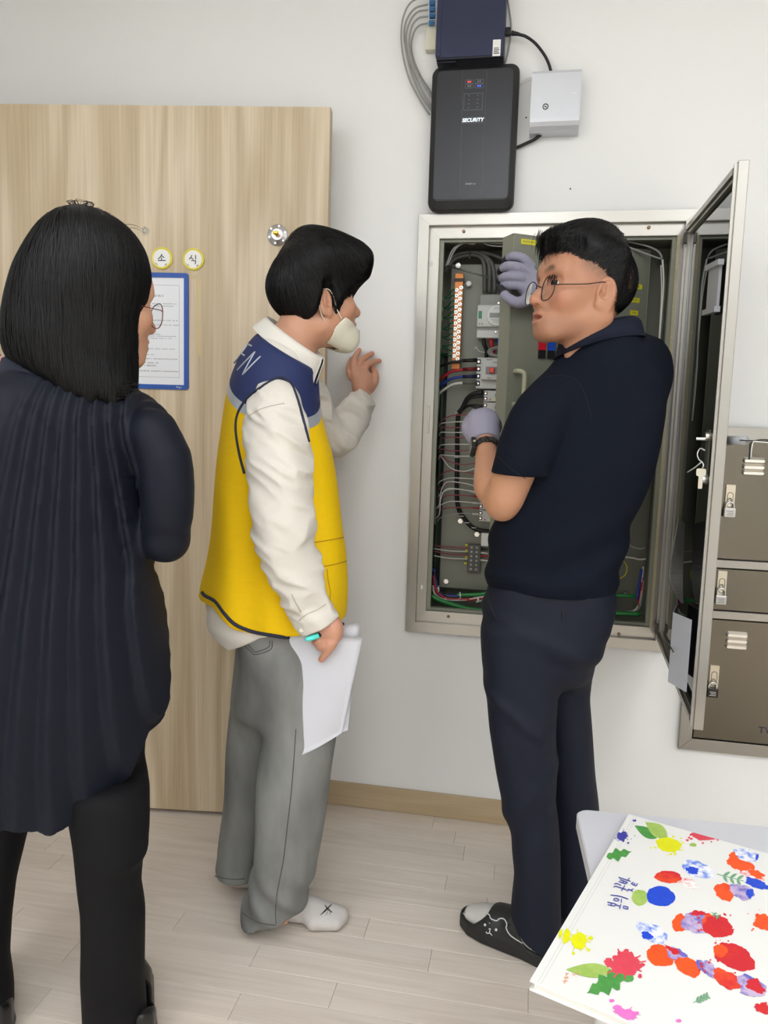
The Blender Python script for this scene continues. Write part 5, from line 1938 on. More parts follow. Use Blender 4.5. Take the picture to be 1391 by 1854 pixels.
def s_cap(p, a, b, ra, rb=None):
    rb = ra if rb is None else rb
    a, b = np.asarray(a, np.float32), np.asarray(b, np.float32)
    ab = b - a
    t = np.clip(((p - a) @ ab) / max(float(ab @ ab), 1e-9), 0, 1)
    return np.sqrt(((p - a - t[:, None] * ab) ** 2).sum(1)) - (ra + (rb - ra) * t)


def s_chain(p, pts, rs, k=0.0, n=3):
    """smooth limb through points with a radius each"""
    q = spline([tuple(x) for x in pts], n) if n > 1 else np.asarray(pts, float)
    r = np.interp(np.linspace(0, 1, len(q)), np.linspace(0, 1, len(rs)), rs)
    d = s_cap(p, q[0], q[1], r[0], r[1])
    for i in range(1, len(q) - 1):
        d = smin(d, s_cap(p, q[i], q[i + 1], r[i], r[i + 1]), k)
    return d


def s_box(p, c, h, R=None, r=0.0):
    q = p - np.asarray(c, np.float32)
    if R is not None:
        q = q @ np.asarray(R, np.float32).T
    q = np.abs(q) - (np.asarray(h, np.float32) - r)
    return np.sqrt((np.maximum(q, 0) ** 2).sum(1)) + np.minimum(q.max(1), 0) - r


def s_plane(p, c, n):
    n = np.asarray(n, float)
    n = n / np.linalg.norm(n)
    return (p - np.asarray(c, np.float32)) @ n.astype(np.float32)


class Column:
    """upright loft: rows of (y px, left px, right px, world depth Y, half thickness); its outline is the photo's"""

    def __init__(self, rows, power=2.0, smooth=3):
        z, c, rw, rd, ax = [], [], [], [], []
        for (y, xl, xr, Y, th) in rows:
            a, b = P(xl, y, Y), P(xr, y, Y)
            m = (a + b) / 2
            z.append(m[2])
            c.append(m[:2])
            rd.append(th)
            v = (m - CAM)[:2]
            rw.append(np.linalg.norm((b - a)[:2]) / 2 * abs(math.cos(math.atan2(v[0], v[1]))))
            ax.append(math.atan2(v[0], v[1]))
        o = np.argsort(z)
        z = np.array(z)[o]
        c, rw, rd, ax = np.array(c)[o], np.array(rw)[o], np.array(rd)[o], np.array(ax)[o]
        self.zt = np.linspace(z[0], z[-1], 160)

        def tab(v):
            w = np.interp(self.zt, z, v)
            if smooth:
                k = np.exp(-0.5 * (np.arange(-3 * smooth, 3 * smooth + 1) / smooth) ** 2)
                k /= k.sum()
                w = np.convolve(np.pad(w, 3 * smooth, mode='reflect', reflect_type='odd'), k, 'valid')
            return w
        self.cx, self.cy, self.rw, self.rd, self.ax = tab(c[:, 0]), tab(c[:, 1]), tab(rw), tab(rd), tab(ax)
        self.pw = power
        self.z0, self.z1 = z[0], z[-1]

    def at(self, z):
        g = lambda t: np.interp(z, self.zt, t)
        return g(self.cx), g(self.cy), g(self.rw), g(self.rd), g(self.ax)

    def coords(self, p):
        cx, cy, rw, rd, ax = self.at(p[:, 2])
        qx, qy = p[:, 0] - cx, p[:, 1] - cy
        s = qx * np.cos(ax) - qy * np.sin(ax)      # across the view
        t = qx * np.sin(ax) + qy * np.cos(ax)      # away from the viewer
        return s, t, rw, rd

    def __call__(self, p, grow=0.0, cap=True, capk=0.01):
        s, t, rw, rd = self.coords(p)
        rw, rd = np.maximum(rw + grow, 0.004), np.maximum(rd + grow, 0.004)
        if self.pw != 2.0:
            e = (np.abs(s / rw) ** self.pw + np.abs(t / rd) ** self.pw) ** (1 / self.pw)
            d = (e - 1) * np.minimum(rw, rd)
        else:
            k0 = np.sqrt((s / rw) ** 2 + (t / rd) ** 2)
            k1 = np.sqrt((s / rw ** 2) ** 2 + (t / rd ** 2) ** 2) + 1e-9
            d = k0 * (k0 - 1) / k1
        if cap:
            d = smax(d, np.maximum(self.z0 - p[:, 2], p[:, 2] - self.z1), capk)
        return d.astype(np.float32)


def surface(fn, lo, hi, res, block=8, margin=1.25):
    """surface net of the zero set of fn inside lo..hi; returns vertices and quads"""
    lo = np.asarray(lo, np.float32)
    n = np.ceil((np.asarray(hi) - lo) / (res * block)).astype(int)
    N = n * block + 1
    bc = np.stack(np.meshgrid(*[np.arange(k) for k in n], indexing='ij'), -1).reshape(-1, 3)
    cen = (lo + (bc + 0.5) * (block * res)).astype(np.float32)
    d = fn(cen)
    act = np.abs(d) < block * res * 0.87 * margin + 0.004
    vals = np.empty(tuple(N), np.float32)
    vals[:] = 1.0
    # coarse sign fill
    sg = np.sign(d).reshape(n)
    vals[:-1, :-1, :-1] = np.repeat(np.repeat(np.repeat(sg, block, 0), block, 1), block, 2)
    g = np.arange(block + 1)
    off = np.stack(np.meshgrid(g, g, g, indexing='ij'), -1).reshape(-1, 3)
    A = bc[act]
    step = max(1, 300000 // len(off))
    for i in range(0, len(A), step):
        idx = (A[i:i + step, None, :] * block + off[None]).reshape(-1, 3)
        v = fn((lo + idx * np.float32(res)).astype(np.float32))
        vals[idx[:, 0], idx[:, 1], idx[:, 2]] = v
    ins = vals < 0
    s = ins[:-1, :-1, :-1].astype(np.int8)
    cnt = np.zeros_like(s)
    for dx in (0, 1):
        for dy in (0, 1):
            for dz in (0, 1):
                cnt += ins[dx:N[0] - 1 + dx, dy:N[1] - 1 + dy, dz:N[2] - 1 + dz]
    cell = np.argwhere((cnt > 0) & (cnt < 8))
    cid = np.full(cnt.shape, -1, np.int32)
    cid[cell[:, 0], cell[:, 1], cell[:, 2]] = np.arange(len(cell))
    corners = np.array([[a, b, c] for a in (0, 1) for b in (0, 1) for c in (0, 1)])
    cv_ = np.stack([vals[cell[:, 0] + a, cell[:, 1] + b, cell[:, 2] + c] for a, b, c in corners], 1)
    acc = np.zeros((len(cell), 3), np.float32)
    num = np.zeros(len(cell), np.float32)
    for i in range(8):
        for j in range(i + 1, 8):
            if np.abs(corners[i] - corners[j]).sum() != 1:
                continue
            va, vb = cv_[:, i], cv_[:, j]
            m = (va < 0) != (vb < 0)
            t = np.where(m, va / np.where(m, va - vb, 1), 0)
            acc += np.where(m[:, None], corners[i] + t[:, None] * (corners[j] - corners[i]), 0)
            num += m
    V = lo + (cell + acc / num[:, None]) * res
    Q = []
    for ax in range(3):
        sl0, sl1 = [slice(None)] * 3, [slice(None)] * 3
        sl0[ax], sl1[ax] = slice(0, -1), slice(1, None)
        a_, b_ = ins[tuple(sl0)], ins[tuple(sl1)]
        e = np.argwhere(a_ != b_)
        o1, o2 = (ax + 1) % 3, (ax + 2) % 3
        ok = (e[:, o1] > 0) & (e[:, o2] > 0) & (e[:, o1] < N[o1] - 1) & (e[:, o2] < N[o2] - 1)
        e = e[ok]
        quad = []
        for (d1, d2) in ((-1, -1), (0, -1), (0, 0), (-1, 0)):
            f = e.copy()
            f[:, o1] += d1
            f[:, o2] += d2
            quad.append(cid[f[:, 0], f[:, 1], f[:, 2]])
        quad = np.stack(quad, 1)
        flip = ~a_[e[:, 0], e[:, 1], e[:, 2]]
        quad[flip] = quad[flip][:, ::-1]
        Q.append(quad)
    Q = np.vstack(Q)
    Q = Q[(Q >= 0).all(1)]
    return V.astype(np.float32), Q.astype(np.int32)


def relax(V, Q, it=1, lam=0.5):
    """light laplacian smoothing over quad edges"""
    e = np.vstack([Q[:, [0, 1]], Q[:, [1, 2]], Q[:, [2, 3]], Q[:, [3, 0]]])
    n = len(V)
    deg = np.bincount(e.ravel(), minlength=n).astype(np.float32)[:, None] + 1e-6
    for _ in range(it):
        s = np.stack([np.bincount(e[:, 0], V[e[:, 1], k], n) + np.bincount(e[:, 1], V[e[:, 0], k], n) for k in range(3)], 1)
        V = V + lam * (s / deg - V)
    return V.astype(np.float32)


def normals(V, Q):
    a = np.cross(V[Q[:, 2]] - V[Q[:, 0]], V[Q[:, 3]] - V[Q[:, 1]])
    n = np.zeros_like(V)
    for k in range(4):
        for c in range(3):
            n[:, c] += np.bincount(Q[:, k], a[:, c], len(V))
    return n / (np.linalg.norm(n, axis=1)[:, None] + 1e-12)


def join(parts):
    V, Q, o = [], [], 0
    for v, q in parts:
        V.append(v)
        Q.append(q + o)
        o += len(v)
    return np.vstack(V), np.vstack(Q)


def grad(fn, p, h=0.0015):
    g = np.stack([fn(p + np.eye(3, dtype=np.float32)[k] * h) - fn(p - np.eye(3, dtype=np.float32)[k] * h) for k in range(3)], 1)
    return g / (np.linalg.norm(g, axis=1)[:, None] + 1e-9)


def ribbons(paths, w0, w1, flat=None):
    """tapering hair ribbons along paths (n, m, 3): a thin three sided blade each"""
    n, m, _ = paths.shape
    t = np.gradient(paths, axis=1)
    t /= np.linalg.norm(t, axis=2)[..., None] + 1e-9
    ref = flat if flat is not None else np.broadcast_to(np.array([0, 0, 1.0]), paths.shape)
    s = np.cross(t, ref)
    s /= np.linalg.norm(s, axis=2)[..., None] + 1e-9
    up = np.cross(s, t)
    w = (w0 + (w1 - w0) * np.linspace(0, 1, m) ** 1.5)[None, :, None]
    a, b, c = paths - s * w, paths + s * w, paths + up * w * 0.6
    V = np.stack([a, c, b], 2).reshape(-1, 3)
    base = (np.arange(n)[:, None] * m + np.arange(m - 1)[None]) * 3
    base = base.ravel()
    Q = np.vstack([np.stack([base, base + 1, base + 4, base + 3], 1), np.stack([base + 1, base + 2, base + 5, base + 4], 1)])
    return V.astype(np.float32), Q.astype(np.int32)


def cols_const(n, c):
    return np.tile(np.array(lin(c), np.float32), (n, 1))


def blend(col, c, w):
    return col * (1 - w[:, None]) + np.array(lin(c), np.float32) * w[:, None]


def sstep(a, b, x):
    t = np.clip((x - a) / (b - a), 0, 1)
    return t * t * (3 - 2 * t)


# ------------------------------------------------------------------ a head, in its own frame: x to its left... see below
class Frame:
    """head frame: o origin between the ears, f forwards, u up, r = to the head's right"""

    def __init__(self, o, fwd, up, s=1.0):
        f = np.asarray(fwd, float)
        f /= np.linalg.norm(f)
        u = np.asarray(up, float)
        u = u - (u @ f) * f
        u /= np.linalg.norm(u)
        r = np.cross(f, u)
        self.o, self.f, self.u, self.r, self.s = np.asarray(o, float), f, u, r, s
        self.M = np.stack([r, f, u]).astype(np.float32)      # rows

    def loc(self, p):
        return ((p - self.o.astype(np.float32)) @ self.M.T) / np.float32(self.s)

    def w(self, x, y, z):
        return self.o + self.s * (x * self.r + y * self.f + z * self.u)

    def ww(self, q):
        return self.o + self.s * (np.asarray(q) @ self.M)


def head_sdf(q, mouth_open=0.0, jaw=1.0, ears=True, eyes=True, squint=1.0):
    """head of a grown person in head frame units (metres); face looks along +y"""
    ax = np.abs(q[:, 0])
    m = np.stack([ax, q[:, 1], q[:, 2]], 1)                  # mirrored
    d = s_ell(q, (0, -0.012, 0.038), (0.0765, 0.100, 0.082))
    d = smin(d, s_ell(q, (0, 0.028, -0.022), (0.0665 * jaw, 0.066, 0.088)), 0.03)
    d = smin(d, s_cap(m, (0.054 * jaw, -0.005, -0.055), (0.020, 0.064, -0.098), 0.021, 0.019), 0.03)
    d = smin(d, s_ball(q, (0, 0.070, -0.097), 0.0185), 0.022)
    d = smin(d, s_ball(m, (0.043, 0.058, -0.022), 0.025), 0.025)
    d = smin(d, s_cap(m, (0.012, 0.084, 0.024), (0.046, 0.070, 0.026), 0.013, 0.012), 0.02)     # brow
    d = smin(d, s_ell(q, (0, 0.072, 0.045), (0.05, 0.022, 0.035)), 0.02)
    # muzzle round the mouth
    d = smin(d, s_ell(q, (0, 0.074, -0.066), (0.03, 0.02, 0.026)), 0.018)
    # eye hollows
    if eyes:
        d = smax(d, -s_ell(m, (0.0325, 0.100, 0.006), (0.021, 0.022, 0.013)), 0.014)
    # nose
    nose = s_cap(q, (0, 0.083, 0.014), (0, 0.105, -0.030), 0.0075, 0.0105)
    nose = smin(nose, s_ball(m, (0.0125, 0.0935, -0.0365), 0.0085), 0.008)
    nose = smin(nose, s_ball(q, (0, 0.1045, -0.0335), 0.0105), 0.008)
    d = smin(d, nose, 0.012)
    d = smax(d, -s_ell(m, (0.0065, 0.1005, -0.0445), (0.0038, 0.006, 0.004)), 0.003)
    # lips
    zo = 0.004 * mouth_open
    up = s_chain(m, [(0.0, 0.0945, -0.0625 + zo * 0.3), (0.009, 0.0935, -0.0612 + zo * 0.3), (0.023, 0.0835, -0.0665)], [0.0052, 0.0052, 0.0022], 0.004)
    lo_ = s_chain(m, [(0.0, 0.0915, -0.0765 - zo), (0.010, 0.0905, -0.0755 - zo), (0.0225, 0.083, -0.0685)], [0.0066, 0.006, 0.002], 0.004)
    d = smin(d, smin(up, lo_, 0.002), 0.0045)
    d = smax(d, -s_ell(q, (0, 0.097, -0.069 - zo * 0.4), (0.0185, 0.014, 0.0016 + 0.0042 * mouth_open)), 0.0025)
    if eyes:
        # lids: a ball over the eye with an almond opening
        lid = s_ball(m, (0.0325, 0.0715, 0.004), 0.0142)
        lid = smax(lid, -s_ell(m, (0.0325, 0.0865, 0.0035), (0.0135, 0.010, 0.0042 * squint)), 0.0015)
        d = smin(d, lid, 0.005)
        d = smax(d, -s_ball(m, (0.0325, 0.0715, 0.004), 0.0121), 0.0008)
    if ears:
        R = np.array([[0.94, 0.34, 0], [-0.34, 0.94, 0.0], [0, 0, 1]], np.float32)
        e = s_ell(m, (0.0805, -0.008, -0.004), (0.0085, 0.0205, 0.032), R)
        e = smin(e, s_ell(m, (0.0765, 0.0, -0.028), (0.007, 0.011, 0.012)), 0.006)
        e = smax(e, -s_ell(m, (0.0890, -0.004, 0.001), (0.0095, 0.0140, 0.0230), R), 0.002)
        e = smin(e, s_cap(m, (0.083, -0.008, 0.012), (0.083, -0.010, -0.012), 0.0035, 0.003), 0.004)
        e = smax(e, -s_ell(m, (0.0840, 0.002, -0.008), (0.0100, 0.0065, 0.0085), R), 0.002)
        d = smin(d, e, 0.006)
    return d


def head_cols(q, base, lip=(176, 104, 96), brow=(38, 32, 30), hairfade=None, stubble=0.0):
    """skin with lips, brows, warm cheeks and, where wanted, stubble"""
    n = len(q)
    c = cols_const(n, base)
    m = np.stack([np.abs(q[:, 0]), q[:, 1], q[:, 2]], 1)
    w = (1 - sstep(0.0, 0.02, s_ball(m, (0.045, 0.07, -0.03), 0.012))) * 0.25
    c = blend(c, (196, 118, 96), w)
    w = (1 - sstep(0.0, 0.012, s_ball(m, (0.0, 0.105, -0.033), 0.008))) * 0.25
    c = blend(c, (206, 128, 104), w)
    w = (1 - sstep(-0.001, 0.0025, np.minimum(s_chain(m, [(0, 0.0945, -0.0625), (0.009, 0.0935, -0.0612), (0.023, 0.0835, -0.0665)], [0.005, 0.005, 0.002]), s_chain(m, [(0, 0.0915, -0.0775), (0.010, 0.0905, -0.0765), (0.0225, 0.083, -0.0685)], [0.0065, 0.006, 0.002]))))
    c = blend(c, lip, w * 0.85)
    b = s_chain(m, [(0.014, 0.094, 0.0275), (0.03, 0.09, 0.0325), (0.051, 0.072, 0.025)], [0.0040, 0.0044, 0.002])
    c = blend(c, brow, (1 - sstep(0.001, 0.005, b)) * 0.72)
    if stubble:
        w = sstep(-0.055, -0.085, q[:, 2]) * sstep(0.0, 0.03, q[:, 1]) + sstep(0.012, 0.02, -np.abs(q[:, 2] + 0.053) + 0.022) * sstep(0.075, 0.085, q[:, 1]) * 0.7
        c = blend(c, (96, 74, 62), np.clip(w, 0, 1) * stubble)
    return c


def cranium(q):
    d = s_ell(q, (0, -0.012, 0.038), (0.0765, 0.100, 0.082))
    d = smin(d, s_ell(q, (0, 0.028, -0.022), (0.0665, 0.066, 0.088)), 0.03)
    return smin(d, s_ell(q, (0, 0.072, 0.045), (0.05, 0.022, 0.035)), 0.02)


def eyeballs(fr, parent, look=(0, 1, 0), side=(-1, 1)):
    for s in side:
        c = fr.w(s * 0.0325, 0.0715, 0.004)
        lk = fr.ww(np.asarray(look, float) / np.linalg.norm(look)) - fr.o
        lk = lk / np.linalg.norm(lk)
        V, F = [], []
        fn = lambda p: s_ball(p, c, 0.0121 * fr.s)
        v, q = surface(fn, c - 0.0145, c + 0.0145, 0.0012)
        dirs = (v - c) / np.linalg.norm(v - c, axis=1)[:, None]
        a = np.arccos(np.clip(dirs @ lk.astype(np.float32), -1, 1))
        col = cols_const(len(v), (226, 220, 214))
        col = blend(col, (36, 22, 16), 1 - sstep(0.47, 0.53, a))
        col = blend(col, (6, 5, 5), 1 - sstep(0.2, 0.25, a))
        npmesh('eye', v, q, mat_attr('eye_surface', 0.12), parent, cols=col)


M_SKIN = mat_attr('skin', 0.42, bump=0.06, bscale=700, sss=0.05, var=0.04, vscale=45, spec=0.4)
M_HAIR = mat('black_hair', (9, 9, 10), 0.45, var=0.3, vscale=60)
M_HAIR.node_tree.nodes['Principled BSDF'].inputs['Specular IOR Level'].default_value = 0.26
M_LENS = bpy.data.materials.new('spectacle_lens')
M_LENS.use_nodes = True
_nt = M_LENS.node_tree
_nt.nodes.remove(_nt.nodes['Principled BSDF'])
_a, _b, _c, _f = _nt.nodes.new('ShaderNodeBsdfTransparent'), _nt.nodes.new('ShaderNodeBsdfGlossy'), _nt.nodes.new('ShaderNodeMixShader'), _nt.nodes.new('ShaderNodeFresnel')
_a.inputs[0].default_value = (0.93, 0.94, 0.95, 1)
_b.inputs['Roughness'].default_value = 0.02
_f.inputs[0].default_value = 1.09
_nt.links.new(_f.outputs[0], _c.inputs[0])
_nt.links.new(_a.outputs[0], _c.inputs[1])
_nt.links.new(_b.outputs[0], _c.inputs[2])
_nt.links.new(_c.outputs[0], _nt.nodes['Material Output'].inputs[0])


def glasses(fr, parent, rim_m, lens_r=(0.0245, 0.0235), z=-0.004, y=0.0985, gap=0.036, thick=0.0011, ear=(0.081, -0.006, 0.012), name='glasses', square=2.3):
    g = thing(name, None, None, fr.w(0, y, z))
    g.parent = parent
    g.matrix_parent_inverse = Matrix.Translation(-LOC[parent.name])
    wrap = 0.12
    for s in (-1, 1):
        pts = []
        for a in np.arange(36) / 36 * 2 * math.pi:
            ca, sa = math.cos(a), math.sin(a)
            k = (abs(ca) ** square + abs(sa) ** square) ** (-1 / square)
            x = lens_r[0] * k * ca
            pts.append((s * (gap + x), y - wrap * abs(gap + x - 0.03) * 1.0, z + lens_r[1] * k * sa))
        W = np.array([fr.w(*p) for p in pts])
        obj('rim', add_tube(B(), W, thick, 6, True, 1), rim_m, g, smooth=True)
        c = W.mean(0)
        n = len(W)
        t = fr.f * 0.0008
        bm = B()
        add_vf(bm, np.vstack([W, c[None]]), [(i, (i + 1) % n, n) for i in range(n)])
        obj('lens', bm, M_LENS, g)
        xo = gap + lens_r[0]
        obj('temple', add_tube(B(), [fr.w(s * xo, y - 0.006, z + 0.006), fr.w(s * (xo + 0.008), y - 0.014, z + 0.007), fr.w(s * ear[0] * 0.985, y * 0.4, (z + 0.007) * 0.5 + ear[2] * 0.5), fr.w(s * ear[0], ear[1], ear[2] + 0.004), fr.w(s * ear[0], ear[1] - 0.02, ear[2] - 0.012)], thick * 0.95, 6), rim_m, g, smooth=True)
        obj('nose_pad', add_tube(B(), [fr.w(s * (gap - lens_r[0]), y - 0.002, z - 0.002), fr.w(s * 0.0105, y - 0.008, z - 0.008), fr.w(s * 0.0095, y - 0.011, z - 0.014)], [thick * 0.6, thick * 0.7, 0.0022], 6), rim_m, g, smooth=True)
    obj('bridge', add_tube(B(), [fr.w(-(gap - lens_r[0]), y, z + 0.006), fr.w(0, y + 0.003, z + 0.010), fr.w(gap - lens_r[0], y, z + 0.006)], thick, 6), rim_m, g, smooth=True)
    return g


def hair_flow(fn, roots, dirs_fn, steps, step, lift=0.002, jitter=0.1, seed=1, sink=0.0):
    """strands that run over the surface fn=0 along a direction field"""
    rs = np.random.RandomState(seed)
    n = len(roots)
    p = roots.astype(np.float32)
    off = (lift * rs.uniform(0.2, 1.0, n)).astype(np.float32)
    jit = rs.normal(0, jitter, (n, 3)).astype(np.float32)
    out = [p.copy()]
    nrm = []
    for k in range(steps):
        g = grad(fn, p, 0.002)
        d = dirs_fn(p, k) + jit
        d = d - (d * g).sum(1)[:, None] * g * 0.85
        d /= np.linalg.norm(d, axis=1)[:, None] + 1e-9
        p = p + d * step
        v = fn(p)
        g2 = grad(fn, p, 0.002)
        p = p - ((v - off + sink * k / steps)[:, None]) * g2 * 0.8
        out.append(p.copy())
        nrm.append(g2)
    nrm.append(nrm[-1])
    return np.stack(out, 1), np.stack(nrm, 1)


def hand_sdf(p, wrist, palm, fingers, k=0.006):
    """hand: palm = list of (a, b, ra, rb) capsules, fingers = list of (points, radii)"""
    d = None
    for a, b, ra, rb in palm:
        e = s_cap(p, a, b, ra, rb)
        d = e if d is None else smin(d, e, 0.014)
    for pts, rs in fingers:
        d = smin(d, s_chain(p, pts, rs, 0.002, 3), k)
    return d

# ================================================================== the man at the cabinet
def folds(p, amp, fr=(10, 10, 4), off=0.0, fine=0.0):
    """soft cloth folds: stretched noise, ridged"""
    n = vnoise(p, fr, off)
    r = 1 - 2 * np.abs(vnoise(p, np.asarray(fr) * 0.8, off + 11.3))
    d = amp * (0.6 * n + 0.5 * r)
    if fine:
        d = d + fine * vnoise(p, np.asarray(fr) * 3.1, off + 5.1)
    return d.astype(np.float32)


W_FWD = np.array([-math.cos(math.radians(28)), -math.sin(math.radians(28)), 0.13])
W_S = 1.02
_t = Frame((0, 0, 0), W_FWD, (0.02, 0.0, 1), W_S)
ear_px = P(1098, 530, -0.665)
WF = Frame(ear_px - (_t.w(-0.0805, -0.008, -0.004)), W_FWD, (0.02, 0.0, 1), W_S)
man = thing('person', 'man in navy polo shirt and navy trousers working at the electrical cabinet, wearing grey gloves', 'person', Zp(980, 1700, 0))
SKIN_W = (176, 126, 98)

# --- skin: head and neck, left arm, and the trunk under the clothes
neck_a, neck_b = WF.w(0, -0.03, -0.06), P(1085, 665, -0.565)


def w_head(p):
    q = WF.loc(p)
    q[:, 2] = np.where(q[:, 2] < -0.03, -0.03 + (q[:, 2] + 0.03) * 1.12, q[:, 2])
    d = head_sdf(q, mouth_open=0.9, jaw=0.98, squint=1.05) * WF.s * 0.92
    nk = s_chain(p, [neck_a, (neck_a + neck_b) / 2 + vec(0.004, 0, 0), neck_b], [0.054, 0.057, 0.070], 0, 3)
    # neck muscle from behind the ear to the collar
    nk = smin(nk, s_cap(p, WF.w(-0.066, -0.022, -0.05), P(1035, 640, -0.62), 0.017, 0.016), 0.025)
    return smin(d, nk, 0.03)


wl = WF.o
Vh, Qh = surface(w_head, wl + vec(-0.16, -0.16, -0.26), wl + vec(0.15, 0.17, 0.16), 0.0021)
Vh = relax(Vh, Qh, 1, 0.3)
ql = WF.loc(Vh)
ql[:, 2] = np.where(ql[:, 2] < -0.03, -0.03 + (ql[:, 2] + 0.03) * 1.12, ql[:, 2])
ch_ = head_cols(ql, SKIN_W, (184, 112, 104), (44, 36, 32), stubble=0.22)
# closely cut hair on the side of the head
fade = sstep(0.000, 0.048, ql[:, 2] + 0.35 * (-ql[:, 1] + 0.0)) * sstep(0.058, 0.036, ql[:, 1]) * (np.abs(ql[:, 0]) > 0.03)
back = sstep(-0.05, -0.075, ql[:, 1]) * sstep(-0.075, -0.04, ql[:, 2])
notear = 1 - sstep(0.077, 0.080, np.abs(ql[:, 0]))
spk = 0.72 + 0.28 * vnoise(Vh, 420)
ch_ = blend(ch_, (30, 26, 25), np.clip(np.maximum(fade * 0.8, back * 0.9) * notear * spk, 0, 1))
elbow, wrist = P(912, 908, -0.60), P(880, 806, -0.43)
shl = P(1000, 725, -0.585)


def w_arm(p):
    up_ = s_chain(p, [shl, P(945, 820, -0.63), P(917, 897, -0.615)], [0.055, 0.050, 0.043], 0, 3)
    fo = s_chain(p, [P(907, 912, -0.597), P(888, 880, -0.55), P(884, 842, -0.49), wrist, P(876, 780, -0.39)], [0.034, 0.0385, 0.031, 0.0255, 0.028], 0, 3)
    d = smin(up_, fo, 0.022)
    return smin(d, s_ball(p, P(911, 917, -0.605), 0.028), 0.022)


Va, Qa = surface(w_arm, (-0.28, -0.70, 0.95), (0.12, -0.30, 1.45), 0.0042)


def w_trunk(p):
    d = W_TORSO(p, -0.03)
    d = smin(d, W_HIP(p, -0.04), 0.02)
    d = smin(d, W_NEAR(p, -0.03), 0.01)
    d = smin(d, W_FAR(p, -0.03), 0.01)
    d = smin(d, s_chain(p, [P(1150, 690, -0.5), P(1125, 640, -0.30), P(1090, 590, -0.20), P(975, 535, -0.15)], [0.05, 0.043, 0.036, 0.03], 0, 3), 0.03)
    return smin(d, s_cap(p, shl, P(1085, 680, -0.56), 0.05, 0.06), 0.04)


W_TORSO = Column([(585, 1062, 1142, -0.565, 0.07), (610, 1048, 1160, -0.565, 0.085), (632, 1024, 1182, -0.56, 0.10), (660, 1000, 1195, -0.555, 0.115), (690, 982, 1202, -0.55, 0.122), (740, 962, 1202, -0.545, 0.13), (800, 944, 1193, -0.54, 0.132), (860, 924, 1179, -0.535, 0.13), (920, 903, 1158, -0.53, 0.13), (970, 888, 1140, -0.525, 0.13), (1010, 880, 1127, -0.52, 0.13), (1040, 881, 1119, -0.52, 0.132), (1066, 886, 1113, -0.52, 0.128)], 2.25)
W_HIP = Column([(1030, 888, 1112, -0.52, 0.12), (1065, 882, 1117, -0.52, 0.125), (1100, 875, 1117, -0.52, 0.128), (1135, 872, 1108, -0.52, 0.13), (1165, 873, 1092, -0.52, 0.13), (1200, 876, 1076, -0.515, 0.12), (1235, 879, 1070, -0.51, 0.10)], 2.3)
W_NEAR = Column([(1130, 873, 1030, -0.55, 0.10), (1200, 876, 1018, -0.555, 0.098), (1260, 880, 1010, -0.56, 0.092), (1320, 885, 1006, -0.565, 0.085), (1400, 898, 1008, -0.565, 0.078), (1460, 911, 1011, -0.565, 0.078), (1520, 925, 1015, -0.565, 0.08), (1580, 932, 1017, -0.57, 0.082), (1630, 926, 1018, -0.575, 0.084), (1700, 921, 1019, -0.58, 0.086)], 2.3)
W_FAR = Column([(1150, 965, 1098, -0.47, 0.09), (1200, 972, 1076, -0.46, 0.09), (1260, 978, 1068, -0.45, 0.085), (1320, 985, 1073, -0.445, 0.08), (1400, 992, 1078, -0.44, 0.075), (1450, 996, 1084, -0.435, 0.075), (1500, 998, 1087, -0.43, 0.075), (1560, 1000, 1084, -0.43, 0.075), (1630, 1001, 1082, -0.43, 0.076)], 2.3)
Vt, Qt = surface(w_trunk, (-0.2, -0.75, 0.05), (0.4, -0.05, 1.5), 0.011)
V, Q = join([(Vh, Qh), (Va, Qa), (Vt, Qt)])
C_ = np.vstack([ch_, cols_const(len(Va), (190, 140, 110)), cols_const(len(Vt), SKIN_W)])
npmesh('body', V, Q, M_SKIN, man, cols=C_)
eyeballs(WF, man, look=(-0.1, 1, 0.02))
# mouth cavity and teeth edge
bm = B()
tp = [WF.w(x, 0.0845 - 8 * x * x, -0.0625) for x in np.linspace(-0.014, 0.014, 9)]
bt = [p - WF.u * 0.006 for p in tp]
add_vf(bm, np.vstack([tp, bt]), [(i, i + 1, 10 + i, 9 + i) for i in range(8)])
obj('teeth', bm, mat('teeth', (210, 200, 184), 0.35), man, smooth=True)

# --- hair
def w_hair_shape(q):
    lim = np.interp(q[:, 1], [-0.12, -0.09, -0.06, -0.03, 0.0, 0.03, 0.05, 0.07, 0.12], [-0.070, -0.066, -0.040, 0.004, 0.040, 0.054, 0.058, 0.070, 0.070]).astype(np.float32)
    h = q[:, 2] - lim
    side = sstep(0.045, 0.07, np.abs(q[:, 0]))
    t = (0.017 - 0.008 * side - 0.016 * sstep(-0.03, -0.08, q[:, 1])) * sstep(0.0, 0.045 + 0.04 * side, h) + 0.015 * sstep(0.05, 0.11, q[:, 2]) * sstep(-0.1, 0.02, q[:, 1])
    return cranium(q) - t + 0.006 * (1 - sstep(-0.006, 0.006, h)) + 0.001


def w_hair(p):
    return w_hair_shape(WF.loc(p)) * WF.s


def w_hair_rough(p):
    q = WF.loc(p)
    d = w_hair_shape(q)
    # tufts run forwards over the crown
    a = vnoise(np.stack([q[:, 0] * 95, q[:, 1] * 22, q[:, 2] * 50], 1).astype(np.float32), 1.0, 3.0)
    return (d + (0.0045 * a + 0.004 * vnoise(q.astype(np.float32), 38.0, 2.0)) * sstep(0.03, 0.07, q[:, 2])) * WF.s


Vc, Qc = surface(w_hair_rough, wl + vec(-0.16, -0.16, -0.10), wl + vec(0.16, 0.17, 0.18), 0.003)
rs = np.random.RandomState(3)
sel = rs.choice(len(Vc), 9000)
lq = WF.loc(Vc[sel])
keep = (lq[:, 2] > 0.035) | ((lq[:, 1] < -0.05) & (lq[:, 2] > -0.045))
roots = Vc[sel][keep]


